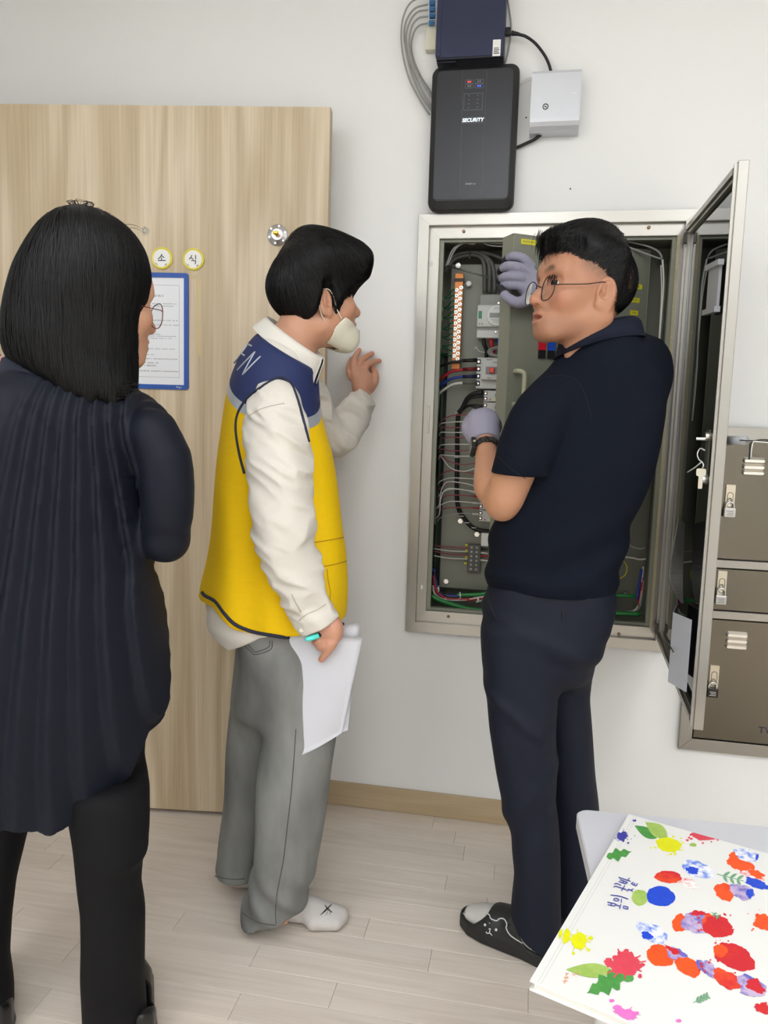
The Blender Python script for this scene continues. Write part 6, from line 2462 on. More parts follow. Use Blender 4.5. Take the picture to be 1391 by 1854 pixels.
def w_dir(p, k):
    q = WF.loc(p)
    sw = np.stack([0.35 * np.sign(q[:, 0]) * np.abs(q[:, 0]) / 0.07 + 0.15, np.where(q[:, 1] > -0.05, 0.9, -0.35), -0.35 - 0.09 * k - 0.6 * (np.abs(q[:, 0]) > 0.055)], 1)
    return (sw @ WF.M).astype(np.float32)


paths, nr = hair_flow(w_hair, roots, w_dir, 5, 0.0085, 0.006, 0.34, 4)
Vr, Qr = ribbons(paths, 0.0008, 0.0003, nr)
# fringe: tufts that leave the front edge and fall over the forehead
lv = WF.loc(Vc)
cand = np.where((lv[:, 1] > 0.045) & (lv[:, 2] > 0.068) & (lv[:, 2] < 0.115))[0]
pf = []
for tuft in cand[rs.choice(len(cand), 46)]:
    base = lv[tuft]
    L0 = rs.uniform(0.020, 0.037)
    sx = rs.normal(-0.12, 0.25)
    for _ in range(14):
        b0 = base + rs.normal(0, 0.0035, 3)
        L = L0 * rs.uniform(0.75, 1.1)
        e = rs.normal(0, 0.05)
        pf.append([WF.w(b0[0] + (sx + e) * L * t, b0[1] + 0.004 + 0.35 * L * t - 0.30 * L * t * t, b0[2] + 0.002 - L * (0.35 * t + 0.65 * t * t)) for t in np.linspace(0, 1, 6)])
pf = np.array(pf)
Vf, Qf = ribbons(pf, 0.0010, 0.0002, np.broadcast_to(WF.f, pf.shape))
# a few hairs standing up on the crown
pu = []
for _ in range(40):
    a = rs.uniform(-0.06, 0.06)
    b_ = rs.uniform(-0.09, 0.05)
    z0 = 0.048 + 0.088 * math.sqrt(max(0.0, 1 - (a / 0.081) ** 2 - ((b_ + 0.014) / 0.112) ** 2))
    L = rs.uniform(0.008, 0.02)
    tx, ty = rs.normal(0, 0.5, 2)
    pu.append([WF.w(a + tx * L * t * t, b_ + ty * L * t * t, z0 - 0.003 + L * t) for t in np.linspace(0, 1, 6)])
Vu, Qu = ribbons(np.array(pu), 0.0006, 0.0002, np.broadcast_to(WF.f, np.array(pu).shape))
V, Q = join([(Vc, Qc), (Vr, Qr), (Vf, Qf), (Vu, Qu)])
npmesh('hair', V, Q, M_HAIR, man)
glasses(WF, man, mat('dark_gunmetal', (52, 46, 46), 0.3, 0.9), (0.0245, 0.0235), z=-0.0125, y=0.1015)

# --- polo shirt
M_POLO = mat('navy_knit', (12, 18, 30), 0.85, var=0.12, vscale=500, bump=0.25, bscale=900)
M_POLO.node_tree.nodes['Principled BSDF'].inputs['Specular IOR Level'].default_value = 0.15
hem_c = P(938, 861, -0.64)
arm_d = (P(908, 930, -0.60) - P(965, 770, -0.60))
arm_d /= np.linalg.norm(arm_d)


def w_polo(p):
    d = W_TORSO(p, cap=False)
    sl = s_chain(p, [P(1042, 694, -0.58), P(990, 752, -0.62), P(957, 812, -0.645), hem_c, hem_c + arm_d * 0.05], [0.068, 0.071, 0.065, 0.060, 0.057], 0, 3)
    sl = sl + 0.0045 * vnoise(p, (9, 9, 22), 2.0)
    sl = smax(sl, s_plane(p, hem_c, arm_d + np.array([0.25, 0, 0])), 0.004)
    ra = s_chain(p, [P(1140, 672, -0.50), P(1150, 655, -0.38), P(1128, 630, -0.28)], [0.088, 0.075, 0.066], 0, 3)
    ra = smax(ra, s_plane(p, P(1128, 630, -0.29), (-0.3, 1, 0.2)), 0.004)
    d = smin(d, sl, 0.012)
    d = smin(d, ra, 0.04)
    # drape: diagonal pull across the back, blouson over the belt
    s, t, rw, rd = W_TORSO.coords(p)
    zz = p[:, 2]
    d = d + folds(p, 0.008, (6, 6, 5), 4.0, 0.0)
    ridge = np.sin((zz * 1.0 - s * 0.9) * 46 + 2.2 * vnoise(p, 5, 9.0))
    d = d - 0.005 * ridge * sstep(1.12, 0.98, zz) * sstep(0.86, 0.92, zz)
    d = d - 0.006 * np.exp(-((zz - 0.905) / 0.02) ** 2)
    lo_ = P(1000, 1064, -0.52)[2]
    top = P(1100, 601, -0.565)
    d = smax(d, lo_ + 0.004 * vnoise(p, 9, 3.0) - zz, 0.006)
    d = smax(d, s_plane(p, top, (-0.1, 0.12, 1)), 0.006)
    # hollow neck
    d = smax(d, -s_chain(p, [neck_b - vec(0, 0, 0.06), neck_b, (neck_a + neck_b) / 2, neck_a], [0.045, 0.060, 0.056, 0.05], 0, 2), 0.004)
    return d.astype(np.float32)


Vp, Qp = surface(w_polo, (-0.22, -0.76, 0.83), (0.42, -0.15, 1.56), 0.0042)
polo = npmesh('polo_shirt', Vp, Qp, M_POLO, man)


# collar: a band round the neck folded down outside
def ring_pts(c, r, n, tilt):
    out = []
    for a in np.arange(n) / n * 2 * math.pi:
        out.append(c + np.array([r[0] * math.cos(a), r[1] * math.sin(a), tilt[0] * math.cos(a) + tilt[1] * math.sin(a)]))
    return np.array(out)


def sheet(rings, th, closed=True):
    """thick sheet through rings of equal length"""
    R = np.array(rings)
    m, n, _ = R.shape
    V = R.reshape(-1, 3)
    Q = []
    for i in range(m - 1):
        for j in range(n if closed else n - 1):
            k = (j + 1) % n
            Q.append((i * n + j, i * n + k, (i + 1) * n + k, (i + 1) * n + j))
    Q = np.array(Q)
    nn = normals(V.astype(np.float32), Q)
    V2 = V + nn * th
    o = len(V)
    Q2 = Q[:, ::-1] + o
    E = []
    for j in range(n if closed else n - 1):
        k = (j + 1) % n
        E.append((j, o + j, o + k, k))
        b = (m - 1) * n
        E.append((b + j, b + k, o + b + k, o + b + j))
    if not closed:
        for i in range(m - 1):
            a, b = i * n, (i + 1) * n
            E.append((a, b, o + b, o + a))
            a, b = i * n + n - 1, (i + 1) * n + n - 1
            E.append((a, o + a, o + b, b))
    return np.vstack([V, V2]), np.vstack([Q2[:, ::-1], Q[:, ::-1], np.array(E)])


cl = P(1092, 607, -0.585)
sp = lambda a, b: P(a, b, -0.6)


def collar_pt(a, lev):
    """a: angle about the neck (0 = image right, 90 = towards wall, 270 = towards camera)"""
    ca, sa = math.cos(a), math.sin(a)
    base = [0.070, 0.073, 0.082, 0.093][lev]
    zo = [0.0, 0.022, 0.014, -0.018][lev]
    c = P(1086, 612, -0.575)
    tilt = 0.020 * ca - 0.004 * sa        # higher at the nape (image right), lower at the throat
    if lev == 3:
        zo -= 0.010 * max(0, -ca)
    return c + np.array([base * ca, base * 0.95 * sa, zo + tilt])


rings = [[collar_pt(a, l) for a in np.arange(48) / 48 * 2 * math.pi] for l in range(4)]
rr = []
for i in range(3):
    for t_ in (0, 0.5):
        rr.append((1 - t_) * np.array(rings[i]) + t_ * np.array(rings[i + 1]))
rr.append(np.array(rings[3]))
V, Q = sheet(rr, -0.0028)
npmesh('collar', V, Q, mat('navy_rib', (20, 26, 41), 0.8, Specular_IOR_Level=0.2, var=0.1, vscale=600, bump=0.2, bscale=900), polo)
bm = B()
a_, b_ = P(1160, 594, -0.60), P(1157, 587, -0.60)

# --- trousers
M_TROU = mat('navy_twill', (21, 26, 40), 0.7, Specular_IOR_Level=0.25, var=0.08, vscale=300, bump=0.15, bscale=1200)
h0, h1 = P(922, 1637, -0.575), P(1017, 1692, -0.575)
hn = np.cross(h1 - h0, np.array([0.35, 1.0, 0.12]))
hn = hn if hn[2] < 0 else -hn


def w_trou(p):
    n_ = W_NEAR(p, cap=False)
    n_ = smax(n_, p[:, 2] - W_NEAR.z1, 0.02)
    # crease and the knee break folds of the near leg
    s, t, rw, rd = W_NEAR.coords(p)
    zz = p[:, 2]
    n_ = n_ + folds(p, 0.0035, (9, 9, 4), 1.0)
    n_ = n_ - 0.006 * np.exp(-((zz - 0.60 + 0.7 * (s + 0.02)) / 0.018) ** 2) * (s < 0.05) - 0.005 * np.exp(-((zz - 0.40 - 0.9 * s) / 0.02) ** 2) + 0.004 * np.exp(-((zz - 0.33 - 0.7 * s) / 0.03) ** 2)
    n_ = smax(n_, s_plane(p, h0, hn), 0.003)
    f_ = W_FAR(p, cap=False)
    f_ = smax(f_, p[:, 2] - W_FAR.z1, 0.02) + folds(p, 0.004, (9, 9, 4), 7.0)
    f_ = smax(f_, 0.03 - p[:, 2] + 0.0 * s, 0.003)
    hp_ = W_HIP(p, cap=False)
    hp_ = smax(hp_, W_HIP.z0 - p[:, 2], 0.06)
    s2, t2, _, _ = W_HIP.coords(p)
    # seat bags out, then folds under
    hp_ = hp_ - 0.006 * np.exp(-((zz - (0.775 - 0.35 * s2)) / 0.02) ** 2) + 0.004 * np.exp(-((zz - (0.735 - 0.35 * s2)) / 0.016) ** 2)
    hp_ = hp_ + folds(p, 0.003, (8, 8, 5), 15.0)
    d = smin(n_, f_, 0.006)
    d = smin(d, hp_, 0.022)
    d = smax(d, p[:, 2] - P(1000, 1045, -0.52)[2], 0.006)
    return d.astype(np.float32)


Vp, Qp = surface(w_trou, (-0.2, -0.72, 0.02), (0.36, -0.30, 0.95), 0.0045)
trou = npmesh('trousers', Vp, Qp, M_TROU, man)


def surf_line(fn, pts, Y0, off=0.0005, n=4):
    """photo polyline laid onto the first surface fn=0 that its view rays meet near world depth Y0"""
    xy = spline([(a, b, 0) for a, b in pts], n)[:, :2]
    d = np.array([ray(x, y) for x, y in xy])
    d /= np.linalg.norm(d, axis=1)[:, None]
    p = np.array([P(x, y, Y0 - 0.25) for x, y in xy])
    for _ in range(16):
        v = fn(p.astype(np.float32))
        p = p + d * (v * 0.8)[:, None]
    return p - d * off


M_SEAM = mat('navy_seam', (16, 19, 29), 0.8)
obj('back_pocket', add_tube(B(), surf_line(w_trou, [(968, 1081), (1000, 1090), (1035, 1091), (1070, 1084)], -0.6), 0.0013, 5, False, 1), M_SEAM, trou, smooth=True)
obj('pocket_button', add_tube(B(), surf_line(w_trou, [(1019.5, 1105), (1020.5, 1112), (1020, 1120)], -0.6), 0.0022, 6, False, 1), mat('button_black', (10, 11, 15), 0.5), trou, smooth=True)
obj('side_pocket', add_tube(B(), surf_line(w_trou, [(884, 1065), (888, 1095), (898, 1118), (906, 1122)], -0.6), 0.0016, 5, False, 1), M_SEAM, trou, smooth=True)
obj('shoulder_seam', add_tube(B(), surf_line(w_polo, [(975, 685), (1015, 680), (1045, 690), (1062, 720), (1072, 760)], -0.62), 0.0007, 5, False, 1), M_SEAM, polo, smooth=True)
obj('sleeve_hem', add_tube(B(), surf_line(w_polo, [(902, 826), (925, 848), (955, 868), (975, 872)], -0.62), 0.0008, 5, False, 1), M_SEAM, polo, smooth=True)

# --- feet: socks and slippers
M_SOCK = mat('grey_white_sock', (196, 194, 188), 0.9, var=0.08, vscale=250, bump=0.25, bscale=700)
M_SLIP = mat('black_slipper', (30, 31, 31), 0.55, var=0.06, vscale=120, bump=0.08, bscale=500)
M_SLIPL = mat('slipper_white', (214, 214, 210), 0.5)


def foot_frame(toe, heel):
    toe, heel = np.array([toe[0], toe[1], 0.0]), np.array([heel[0], heel[1], 0.0])
    u = (toe - heel)
    L = np.linalg.norm(u)
    u /= L
    return heel, u, np.cross(RZ, u), L


def slipper_pair(toe, heel, decor, nm):
    hl, u, v, L = foot_frame(toe, heel)
    M3 = np.stack([u, v, RZ]).astype(np.float32)

    def loc(p):
        return (p - hl.astype(np.float32)) @ M3.T

    def wp(a, b, z):
        return hl + u * a + v * b + RZ * z

    def foot(q):
        d = s_chain(q, [(0.05, 0, 0.07), (0.055, 0, 0.058), (0.12, 0.002, 0.058), (0.19, 0.004, 0.047), (0.235, 0.004, 0.042)], [0.034, 0.036, 0.034, 0.026, 0.017], 0.01, 2)
        d = smin(d, s_chain(q, [(0.18, -0.025, 0.043), (0.225, -0.02, 0.04)], [0.02, 0.014], 0, 1), 0.02)
        d = smin(d, s_chain(q, [(0.17, 0.028, 0.043), (0.235, 0.022, 0.042)], [0.02, 0.016], 0, 1), 0.02)
        d = smin(d, s_cap(q, (0.062, 0, 0.07), (0.075, 0, 0.14), 0.03, 0.03), 0.03)
        return smax(d, 0.027 - q[:, 2], 0.006)

    wid = lambda a: np.interp(a, [-0.012, 0.0, 0.03, 0.09, 0.14, 0.19, 0.23, 0.262, 0.275], [0.005, 0.026, 0.036, 0.037, 0.044, 0.05, 0.046, 0.028, 0.006]).astype(np.float32)

    def sole(q):
        e = np.abs(q[:, 1] - 0.002) - wid(q[:, 0])
        e = smax(e, np.maximum(q[:, 0] - 0.272, -0.010 - q[:, 0]), 0.01)
        top = 0.030 + 0.008 * sstep(0.0, 0.02, e + 0.018)
        return smax(smax(e * 0.8, q[:, 2] - top, 0.008), 0.001 - q[:, 2], 0.006)

    def upper(q):
        f_ = foot(q) - 0.006
        f_ = smin(f_, smax(np.abs(q[:, 1] - 0.002) - wid(q[:, 0]) * 0.97, q[:, 2] - 0.046, 0.02), 0.012)
        f_ = smax(f_, -(foot(q) - 0.0005), 0.002)
        lo_ = 0.095 - 0.6 * np.maximum(0.075 - q[:, 2], 0)
        hi_ = 0.185 + 0.9 * np.maximum(0.07 - q[:, 2], 0)
        f_ = smax(f_, np.maximum(lo_ - q[:, 0], q[:, 0] - hi_), 0.006)
        return smax(f_, 0.02 - q[:, 2], 0.004)

    def slip(p):
        q = loc(p)
        return smin(sole(q), upper(q), 0.008)

    lo_ = np.minimum(wp(-0.03, 0, 0), wp(0.29, 0, 0)) - vec(0.07, 0.07, 0.005)
    hi_ = np.maximum(wp(-0.03, 0, 0), wp(0.29, 0, 0)) + vec(0.07, 0.07, 0.12)
    V, Q = surface(lambda p: foot(loc(p)), lo_, hi_, 0.004)
    sk = npmesh('sock', V, Q, M_SOCK, man)
    V, Q = surface(slip, lo_, hi_, 0.0035)
    sl = npmesh('slipper', V, Q, M_SLIP, man)
    rim = [wp(a, 0.002 - wid(a) * 1.0 - 0.0008, 0.0085) for a in np.linspace(0.0, 0.262, 20)]
    obj('sole_line', add_tube(B(), rim, 0.001, 5, False, 2), M_SLIPL, sl, smooth=True)
    if decor:
        side = 1 if (hl + v - CAM) @ (hl + v - CAM) < (hl - v - CAM) @ (hl - v - CAM) else -1
        L1 = [(839, 1653), (847, 1664), (858, 1669), (866, 1667), (871, 1658), (878, 1654), (886, 1656), (889, 1663), (899, 1667), (905, 1663), (913, 1664), (918, 1673), (917, 1681), (925, 1694), (945, 1707), (965, 1716), (990, 1724)]
        W_ = surf_line(slip, L1, -0.55, 0.0004)
        obj('outline_piping', add_tube(B(), W_, 0.0015, 6, False, 1), M_SLIPL, sl, smooth=True)
        for (x, y, r_) in ((878.5, 1674.5, 0.0034), (898.5, 1683.5, 0.0034), (886.5, 1671.3, 0.0016)):
            c = surf_line(slip, [(x, y), (x + 0.1, y), (x + 0.2, y)], -0.55, 0)[0]
            V, Q = surface(lambda p: s_ball(p, c, r_), c - 0.006, c + 0.006, 0.0008)
            npmesh('eye_dot', V, Q, M_SLIPL, sl)
        for ln in ([(887.5, 1682), (887, 1686), (886, 1689)], [(880, 1687), (883, 1690), (886, 1689)], [(886, 1689), (889, 1691), (891, 1694)], [(885, 1682), (887.5, 1681.5), (889, 1682.5)]):
            obj('mouth_line', add_tube(B(), surf_line(slip, ln, -0.55, 0.0002), 0.0013, 5, False, 1), M_SLIPL, sl, smooth=True)
        for ln in ([(931, 1664), (938, 1682), (947, 1694), (954, 1703)], [(944, 1672), (955, 1690), (968, 1706)]):
            fs = lambda p: foot(loc(p))
            obj('sock_stripe', add_tube(B(), surf_line(fs, ln, -0.55, 0.0002), 0.0026, 6, False, 1), mat('sock_black', (24, 24, 26), 0.9), sk, smooth=True)
    return sl


toe = Zp(838, 1657, 0.012)
slipper_pair(toe, toe + np.array([0.885, -0.466, 0]) * 0.272, True, 'near')
an = np.array([0.145, -0.425, 0])
slipper_pair(an + np.array([-0.32, 0.947, 0]) * 0.21, an + np.array([0.32, -0.947, 0]) * 0.06, False, 'far')

# --- gloves
M_GLOVE = mat_attr('knit_glove', 0.85, bump=0.3, bscale=1400, var=0.12, vscale=900)
GREYG, BLKG = (150, 148, 166), (30, 30, 33)
YG = -0.165
gl_f = [
    ([P(962, 482, -0.17), P(948, 468, -0.18), P(928, 464, -0.175), P(915, 472, -0.145)], [0.0125, 0.012, 0.0115, 0.010]),
    ([P(960, 496, -0.175), P(940, 484, -0.19), P(917, 482, -0.18), P(906, 492, -0.145)], [0.0125, 0.0125, 0.012, 0.010]),
    ([P(960, 508, -0.175), P(938, 501, -0.19), P(914, 501, -0.18), P(905, 509, -0.145)], [0.0125, 0.0125, 0.0115, 0.010]),
    ([P(958, 520, -0.17), P(938, 517, -0.185), P(916, 517, -0.175), P(907, 521, -0.145)], [0.0125, 0.0115, 0.011, 0.0095]),
    ([P(962, 540, -0.17), P(938, 548, -0.20), P(918, 538, -0.205), P(906, 522, -0.195)], [0.019, 0.0145, 0.0125, 0.0105]),
]
gl_p = [(P(975, 512, -0.165), P(952, 492, -0.17), 0.024, 0.02), (P(975, 525, -0.165), P(948, 518, -0.17), 0.025, 0.02), (P(990, 538, -0.16), P(962, 522, -0.165), 0.03, 0.028), (P(1000, 545, -0.155), P(985, 535, -0.16), 0.032, 0.032)]


def glove_r(p):
    return hand_sdf(p, None, gl_p, gl_f, 0.005)


V, Q = surface(glove_r, P(945, 510, -0.17) + vec(-0.09, -0.08, -0.1), P(945, 510, -0.17) + vec(0.13, 0.08, 0.1), 0.0022)
col = cols_const(len(V), GREYG)
for i, (pts, rd_) in enumerate(gl_f):
    tip = s_cap(V, pts[-1], np.asarray(pts[-1]) * 0.62 + np.asarray(pts[-2]) * 0.38, 0.0135)
    col = blend(col, BLKG, 1 - sstep(-0.001, 0.002, tip))
nv = normals(V, Q)
col = blend(col, BLKG, sstep(0.25, 0.5, nv[:, 1]))
th = s_chain(V, [P(966, 556, -0.165), P(936, 552, -0.185), P(914, 540, -0.19), P(903, 526, -0.19)], [0.008, 0.008, 0.007, 0.006], 0, 2)
col = blend(col, BLKG, 1 - sstep(0.0, 0.002, th))
npmesh('glove', V, Q, M_GLOVE, man, cols=col)
Yh = -0.385
lg_p = [(P(876, 792, -0.40), P(872, 765, -0.375), 0.033, 0.036), (P(880, 785, -0.40), P(882, 765, -0.375), 0.03, 0.032), (P(864, 785, -0.39), P(862, 765, -0.37), 0.026, 0.024), (P(880, 806, -0.425), P(877, 790, -0.40), 0.0335, 0.034)]
lg_f = [([P(858, 768, -0.365), P(858, 752, -0.345), P(868, 744, -0.325), P(876, 750, -0.30)], [0.014, 0.0125, 0.0115, 0.010]), ([P(872, 762, -0.36), P(876, 750, -0.34), P(884, 748, -0.32), P(888, 756, -0.295)], [0.015, 0.0125, 0.0115, 0.010]), ([P(884, 764, -0.365), P(890, 754, -0.345), P(894, 758, -0.325), P(894, 768, -0.30)], [0.015, 0.0125, 0.0115, 0.010]), ([P(890, 772, -0.375), P(898, 764, -0.36), P(902, 772, -0.335), P(900, 782, -0.31)], [0.014, 0.0115, 0.0105, 0.0095]), ([P(856, 790, -0.395), P(846, 776, -0.38), P(850, 760, -0.35), P(862, 752, -0.325)], [0.017, 0.014, 0.0125, 0.0105])]


def glove_l(p):
    d = hand_sdf(p, None, lg_p, lg_f, 0.007)
    return smax(d, s_plane(p, P(880, 802, -0.42), wrist - P(876, 778, -0.385)), 0.003)


c0 = P(873, 778, -0.37)
V, Q = surface(glove_l, c0 - 0.11, c0 + 0.11, 0.0024)
col = cols_const(len(V), GREYG)
nv = normals(V, Q)
col = blend(col, BLKG, sstep(0.2, 0.5, nv[:, 1]))
col = blend(col, BLKG, 1 - sstep(0.0, 0.004, s_cap(V, P(866, 742, -0.335), P(882, 752, -0.335), 0.012, 0.009)))
sd = s_cap(V, P(904, 765, -0.37), P(903, 800, -0.40), 0.006)
col = blend(col, BLKG, 1 - sstep(0.0, 0.004, sd))
npmesh('glove', V, Q, M_GLOVE, man, cols=col)

# --- wrist watch on the left arm
wt = thing('wrist_watch', None, None, wrist)
wt.parent = man
wt.matrix_parent_inverse = Matrix.Translation(-LOC[man.name])
wd = wrist - P(888, 870, -0.53)
wd /= np.linalg.norm(wd)
wa = np.cross(wd, np.array([0, -1.0, 0.2]))
wa /= np.linalg.norm(wa)
wb = np.cross(wd, wa)
M_WATCH = mat('watch_black', (20, 20, 22), 0.4, var=0.05)
wc = P(881, 812, -0.44)
for k in range(22):
    a = k / 22 * 2 * math.pi
    c = wc + (wa * math.cos(a) + wb * math.sin(a)) * 0.0305
    R3 = np.stack([-wa * math.sin(a) + wb * math.cos(a), wa * math.cos(a) + wb * math.sin(a), wd], 1)
    bm = B()
    add_box(bm, c, (0.0085, 0.004, 0.019 if k % 2 else 0.017), Matrix(R3), 0.001, 1)
    obj('strap_link', bm, M_WATCH, wt)
out = P(860, 814, -0.455) - wc
out -= (out @ wd) * wd
out /= np.linalg.norm(out)
sd_ = np.cross(out, wd)
c = wc + out * 0.034
bm = B()
add_box(bm, c, (0.034, 0.011, 0.042), Matrix(np.stack([sd_, out, wd], 1)), 0.004, 3)
cs = obj('watch_case', bm, M_WATCH, wt)
bm = B()
add_box(bm, c + out * 0.0055, (0.029, 0.0012, 0.037), Matrix(np.stack([sd_, out, wd], 1)), 0.0005, 1)
obj('watch_face', bm, mat('watch_glass', (60, 62, 60), 0.15), cs)
tow = (CAM - c) / np.linalg.norm(CAM - c)
s2 = sd_ if sd_ @ tow > 0 else -sd_
bm = B()
add_cyl(bm, c + s2 * 0.016, c + s2 * 0.0195, 0.0035, 12)
obj('watch_crown', bm, M_CHROME, cs)

# ================================================================== the young man in the yellow vest
V_A = math.radians(36)
V_FWD = np.array([math.cos(V_A), math.sin(V_A), 0.15])
_t = Frame((0, 0, 0), V_FWD, (0.1, 0.0, 1), 0.95)
VF = Frame(P(589, 547, -0.60) - _t.w(0.0805, -0.008, -0.004), V_FWD, (0.1, 0.0, 1), 0.95)
boy = thing('person', 'young man in yellow and navy vest with lowered mask, one hand on the wall', 'person', Zp(470, 1680, 0))
SKIN_V = (196, 146, 118)
V_TORSO = Column([(588, 486, 545, -0.56, 0.07), (612, 460, 560, -0.56, 0.10), (640, 438, 572, -0.56, 0.135), (680, 421, 578, -0.56, 0.16), (720, 411, 580, -0.56, 0.172), (760, 405, 586, -0.56, 0.175), (820, 398, 603, -0.56, 0.172), (880, 391, 613, -0.56, 0.17), (940, 383, 622, -0.56, 0.168), (1000, 375, 630, -0.56, 0.168), (1050, 368, 633, -0.56, 0.168), (1090, 365, 633, -0.56, 0.168), (1130, 366, 628, -0.56, 0.165), (1175, 368, 620, -0.56, 0.16)], 2.35)
V_HIP = Column([(1085, 402, 596, -0.56, 0.145), (1150, 428, 603, -0.56, 0.15), (1200, 431, 610, -0.56, 0.15), (1250, 424, 612, -0.56, 0.14), (1300, 420, 612, -0.56, 0.12)], 2.3)
V_NEAR = Column([(1160, 448, 606, -0.60, 0.11), (1210, 458, 612, -0.605, 0.11), (1260, 470, 612, -0.61, 0.108), (1330, 477, 609, -0.62, 0.104), (1408, 462, 601, -0.625, 0.10), (1477, 458, 593, -0.625, 0.10), (1546, 455, 582, -0.625, 0.10), (1590, 449, 570, -0.625, 0.10), (1620, 443, 557, -0.625, 0.10), (1650, 437, 552, -0.625, 0.10), (1690, 435, 548, -0.625, 0.10)], 2.4)
V_FAR = Column([(1160, 430, 560, -0.50, 0.10), (1250, 421, 530, -0.50, 0.10), (1330, 414, 512, -0.50, 0.096), (1408, 407, 500, -0.50, 0.094), (1477, 400, 488, -0.50, 0.094), (1546, 391, 474, -0.50, 0.094), (1598, 387, 462, -0.50, 0.094)], 2.4)
nka, nkb = VF.w(0, -0.035, -0.055), P(520, 640, -0.565)


def v_head(p):
    q = VF.loc(p)
    d = head_sdf(q, 0.1, 0.97) * VF.s
    nk = s_chain(p, [nka, (nka + nkb) / 2 + vec(-0.004, 0, 0), nkb], [0.054, 0.056, 0.066], 0, 3)
    return smin(d, nk, 0.03)


vl = VF.o
Vh, Qh = surface(v_head, vl + vec(-0.19, -0.15, -0.24), vl + vec(0.15, 0.16, 0.15), 0.0024)
ch_ = head_cols(VF.loc(Vh), SKIN_V, (188, 122, 116), (30, 26, 26))


def v_trunk(p):
    d = smax(V_TORSO(p, -0.04), P(500, 1080, -0.56)[2] - p[:, 2], 0.02)
    d = smin(d, V_HIP(p, -0.04), 0.02)
    d = smin(d, V_NEAR(p, -0.03), 0.01)
    d = smin(d, V_FAR(p, -0.03), 0.01)
    d = smin(d, s_chain(p, [P(500, 745, -0.68), P(506, 850, -0.72), P(516, 970, -0.725), P(560, 1090, -0.70), P(592, 1128, -0.69)], [0.036, 0.04, 0.040, 0.032, 0.025], 0, 3), 0.03)
    return smin(d, s_chain(p, [P(540, 720, -0.44), P(602, 790, -0.30), P(640, 745, -0.14)], [0.05, 0.042, 0.03], 0, 3), 0.03)


Vt, Qt = surface(v_trunk, (-1.0, -0.8, 0.03), (-0.3, -0.05, 1.5), 0.012)
# right hand on the papers
YR = -0.705
hr_p = [(P(592, 1126, YR + 0.01), P(600, 1142, YR), 0.0245, 0.024), (P(586, 1136, YR), P(588, 1152, YR), 0.022, 0.0185), (P(604, 1134, YR), P(606, 1148, YR), 0.02, 0.0165), (P(580, 1105, YR + 0.02), P(592, 1128, YR + 0.01), 0.026, 0.025)]
hr_f = [([P(608, 1144, YR), P(604, 1163, YR - 0.012), P(593, 1180, YR - 0.012), P(582, 1194, YR - 0.006)], [0.0112, 0.0098, 0.0088, 0.0072]),
        ([P(600, 1150, YR), P(597, 1166, YR - 0.016), P(589, 1174, YR - 0.01), P(584, 1170, YR + 0.006)], [0.0112, 0.0098, 0.009, 0.0075]),
        ([P(591, 1152, YR), P(587, 1167, YR - 0.014), P(579, 1171, YR - 0.006), P(576, 1164, YR + 0.008)], [0.011, 0.0095, 0.0088, 0.0072]),
        ([P(582, 1148, YR), P(577, 1160, YR - 0.012), P(571, 1162, YR - 0.004), P(569, 1156, YR + 0.008)], [0.0098, 0.0085, 0.0078, 0.0066]),
        ([P(606, 1132, YR + 0.015), P(612, 1152, YR + 0.03), P(608, 1172, YR + 0.036), P(602, 1184, YR + 0.034)], [0.0125, 0.0112, 0.010, 0.008])]
c0 = P(594, 1150, YR)
Vr_, Qr_ = surface(lambda p: hand_sdf(p, None, hr_p, hr_f, 0.005), c0 - vec(0.07, 0.06, 0.09), c0 + vec(0.06, 0.08, 0.08), 0.0019)
# left hand, fingertips on the wall
hl_p = [(P(656, 728, -0.085), P(656, 700, -0.06), 0.0215, 0.024), (P(650, 700, -0.058), P(644, 676, -0.05), 0.021, 0.0165), (P(660, 700, -0.055), P(656, 676, -0.05), 0.021, 0.0165), (P(668, 700, -0.05), P(666, 682, -0.045), 0.018, 0.0145), (P(648, 745, -0.105), P(656, 722, -0.08), 0.0235, 0.0215)]
hl_f = [([P(637, 684, -0.05), P(632, 672, -0.05), P(633, 660, -0.035), P(637, 650, -0.02)], [0.0105, 0.009, 0.008, 0.0066]),
        ([P(643, 676, -0.05), P(640, 660, -0.052), P(644, 645, -0.035), P(650.5, 634, -0.015)], [0.0112, 0.0098, 0.0088, 0.0072]),
        ([P(652, 674, -0.048), P(652, 657, -0.05), P(662, 647, -0.034), P(674, 640, -0.014)], [0.0115, 0.0102, 0.0092, 0.0074]),
        ([P(660, 677, -0.046), P(664, 662, -0.048), P(675, 656, -0.032), P(687, 653.5, -0.013)], [0.0112, 0.0100, 0.009, 0.0072]),
        ([P(670, 702, -0.045), P(679, 690, -0.04), P(679, 675, -0.03), P(674, 666, -0.022)], [0.0155, 0.0118, 0.0105, 0.0085])]
c0 = P(660, 690, -0.05)
Vl_, Ql_ = surface(lambda p: hand_sdf(p, None, hl_p, hl_f, 0.005), c0 - vec(0.09, 0.10, 0.12), c0 + vec(0.08, 0.055, 0.12), 0.0021)
V, Q = join([(Vh, Qh), (Vt, Qt), (Vr_, Qr_), (Vl_, Ql_)])
hc = []
for vv, ff in ((Vr_, hr_f), (Vl_, hl_f)):
    c = cols_const(len(vv), (196, 144, 118))
    for pts, rd_ in ff:
        c = blend(c, (206, 132, 116), (1 - sstep(0.008, 0.016, s_ball(vv, pts[-1], 0.0))) * 0.35)
        c = blend(c, (198, 134, 114), (1 - sstep(0.008, 0.014, s_ball(vv, pts[1], 0.0))) * 0.25)
    hc.append(c)
C_ = np.vstack([ch_, cols_const(len(Vt), SKIN_V)] + hc)
npmesh('body', V, Q, M_SKIN, boy, cols=C_)
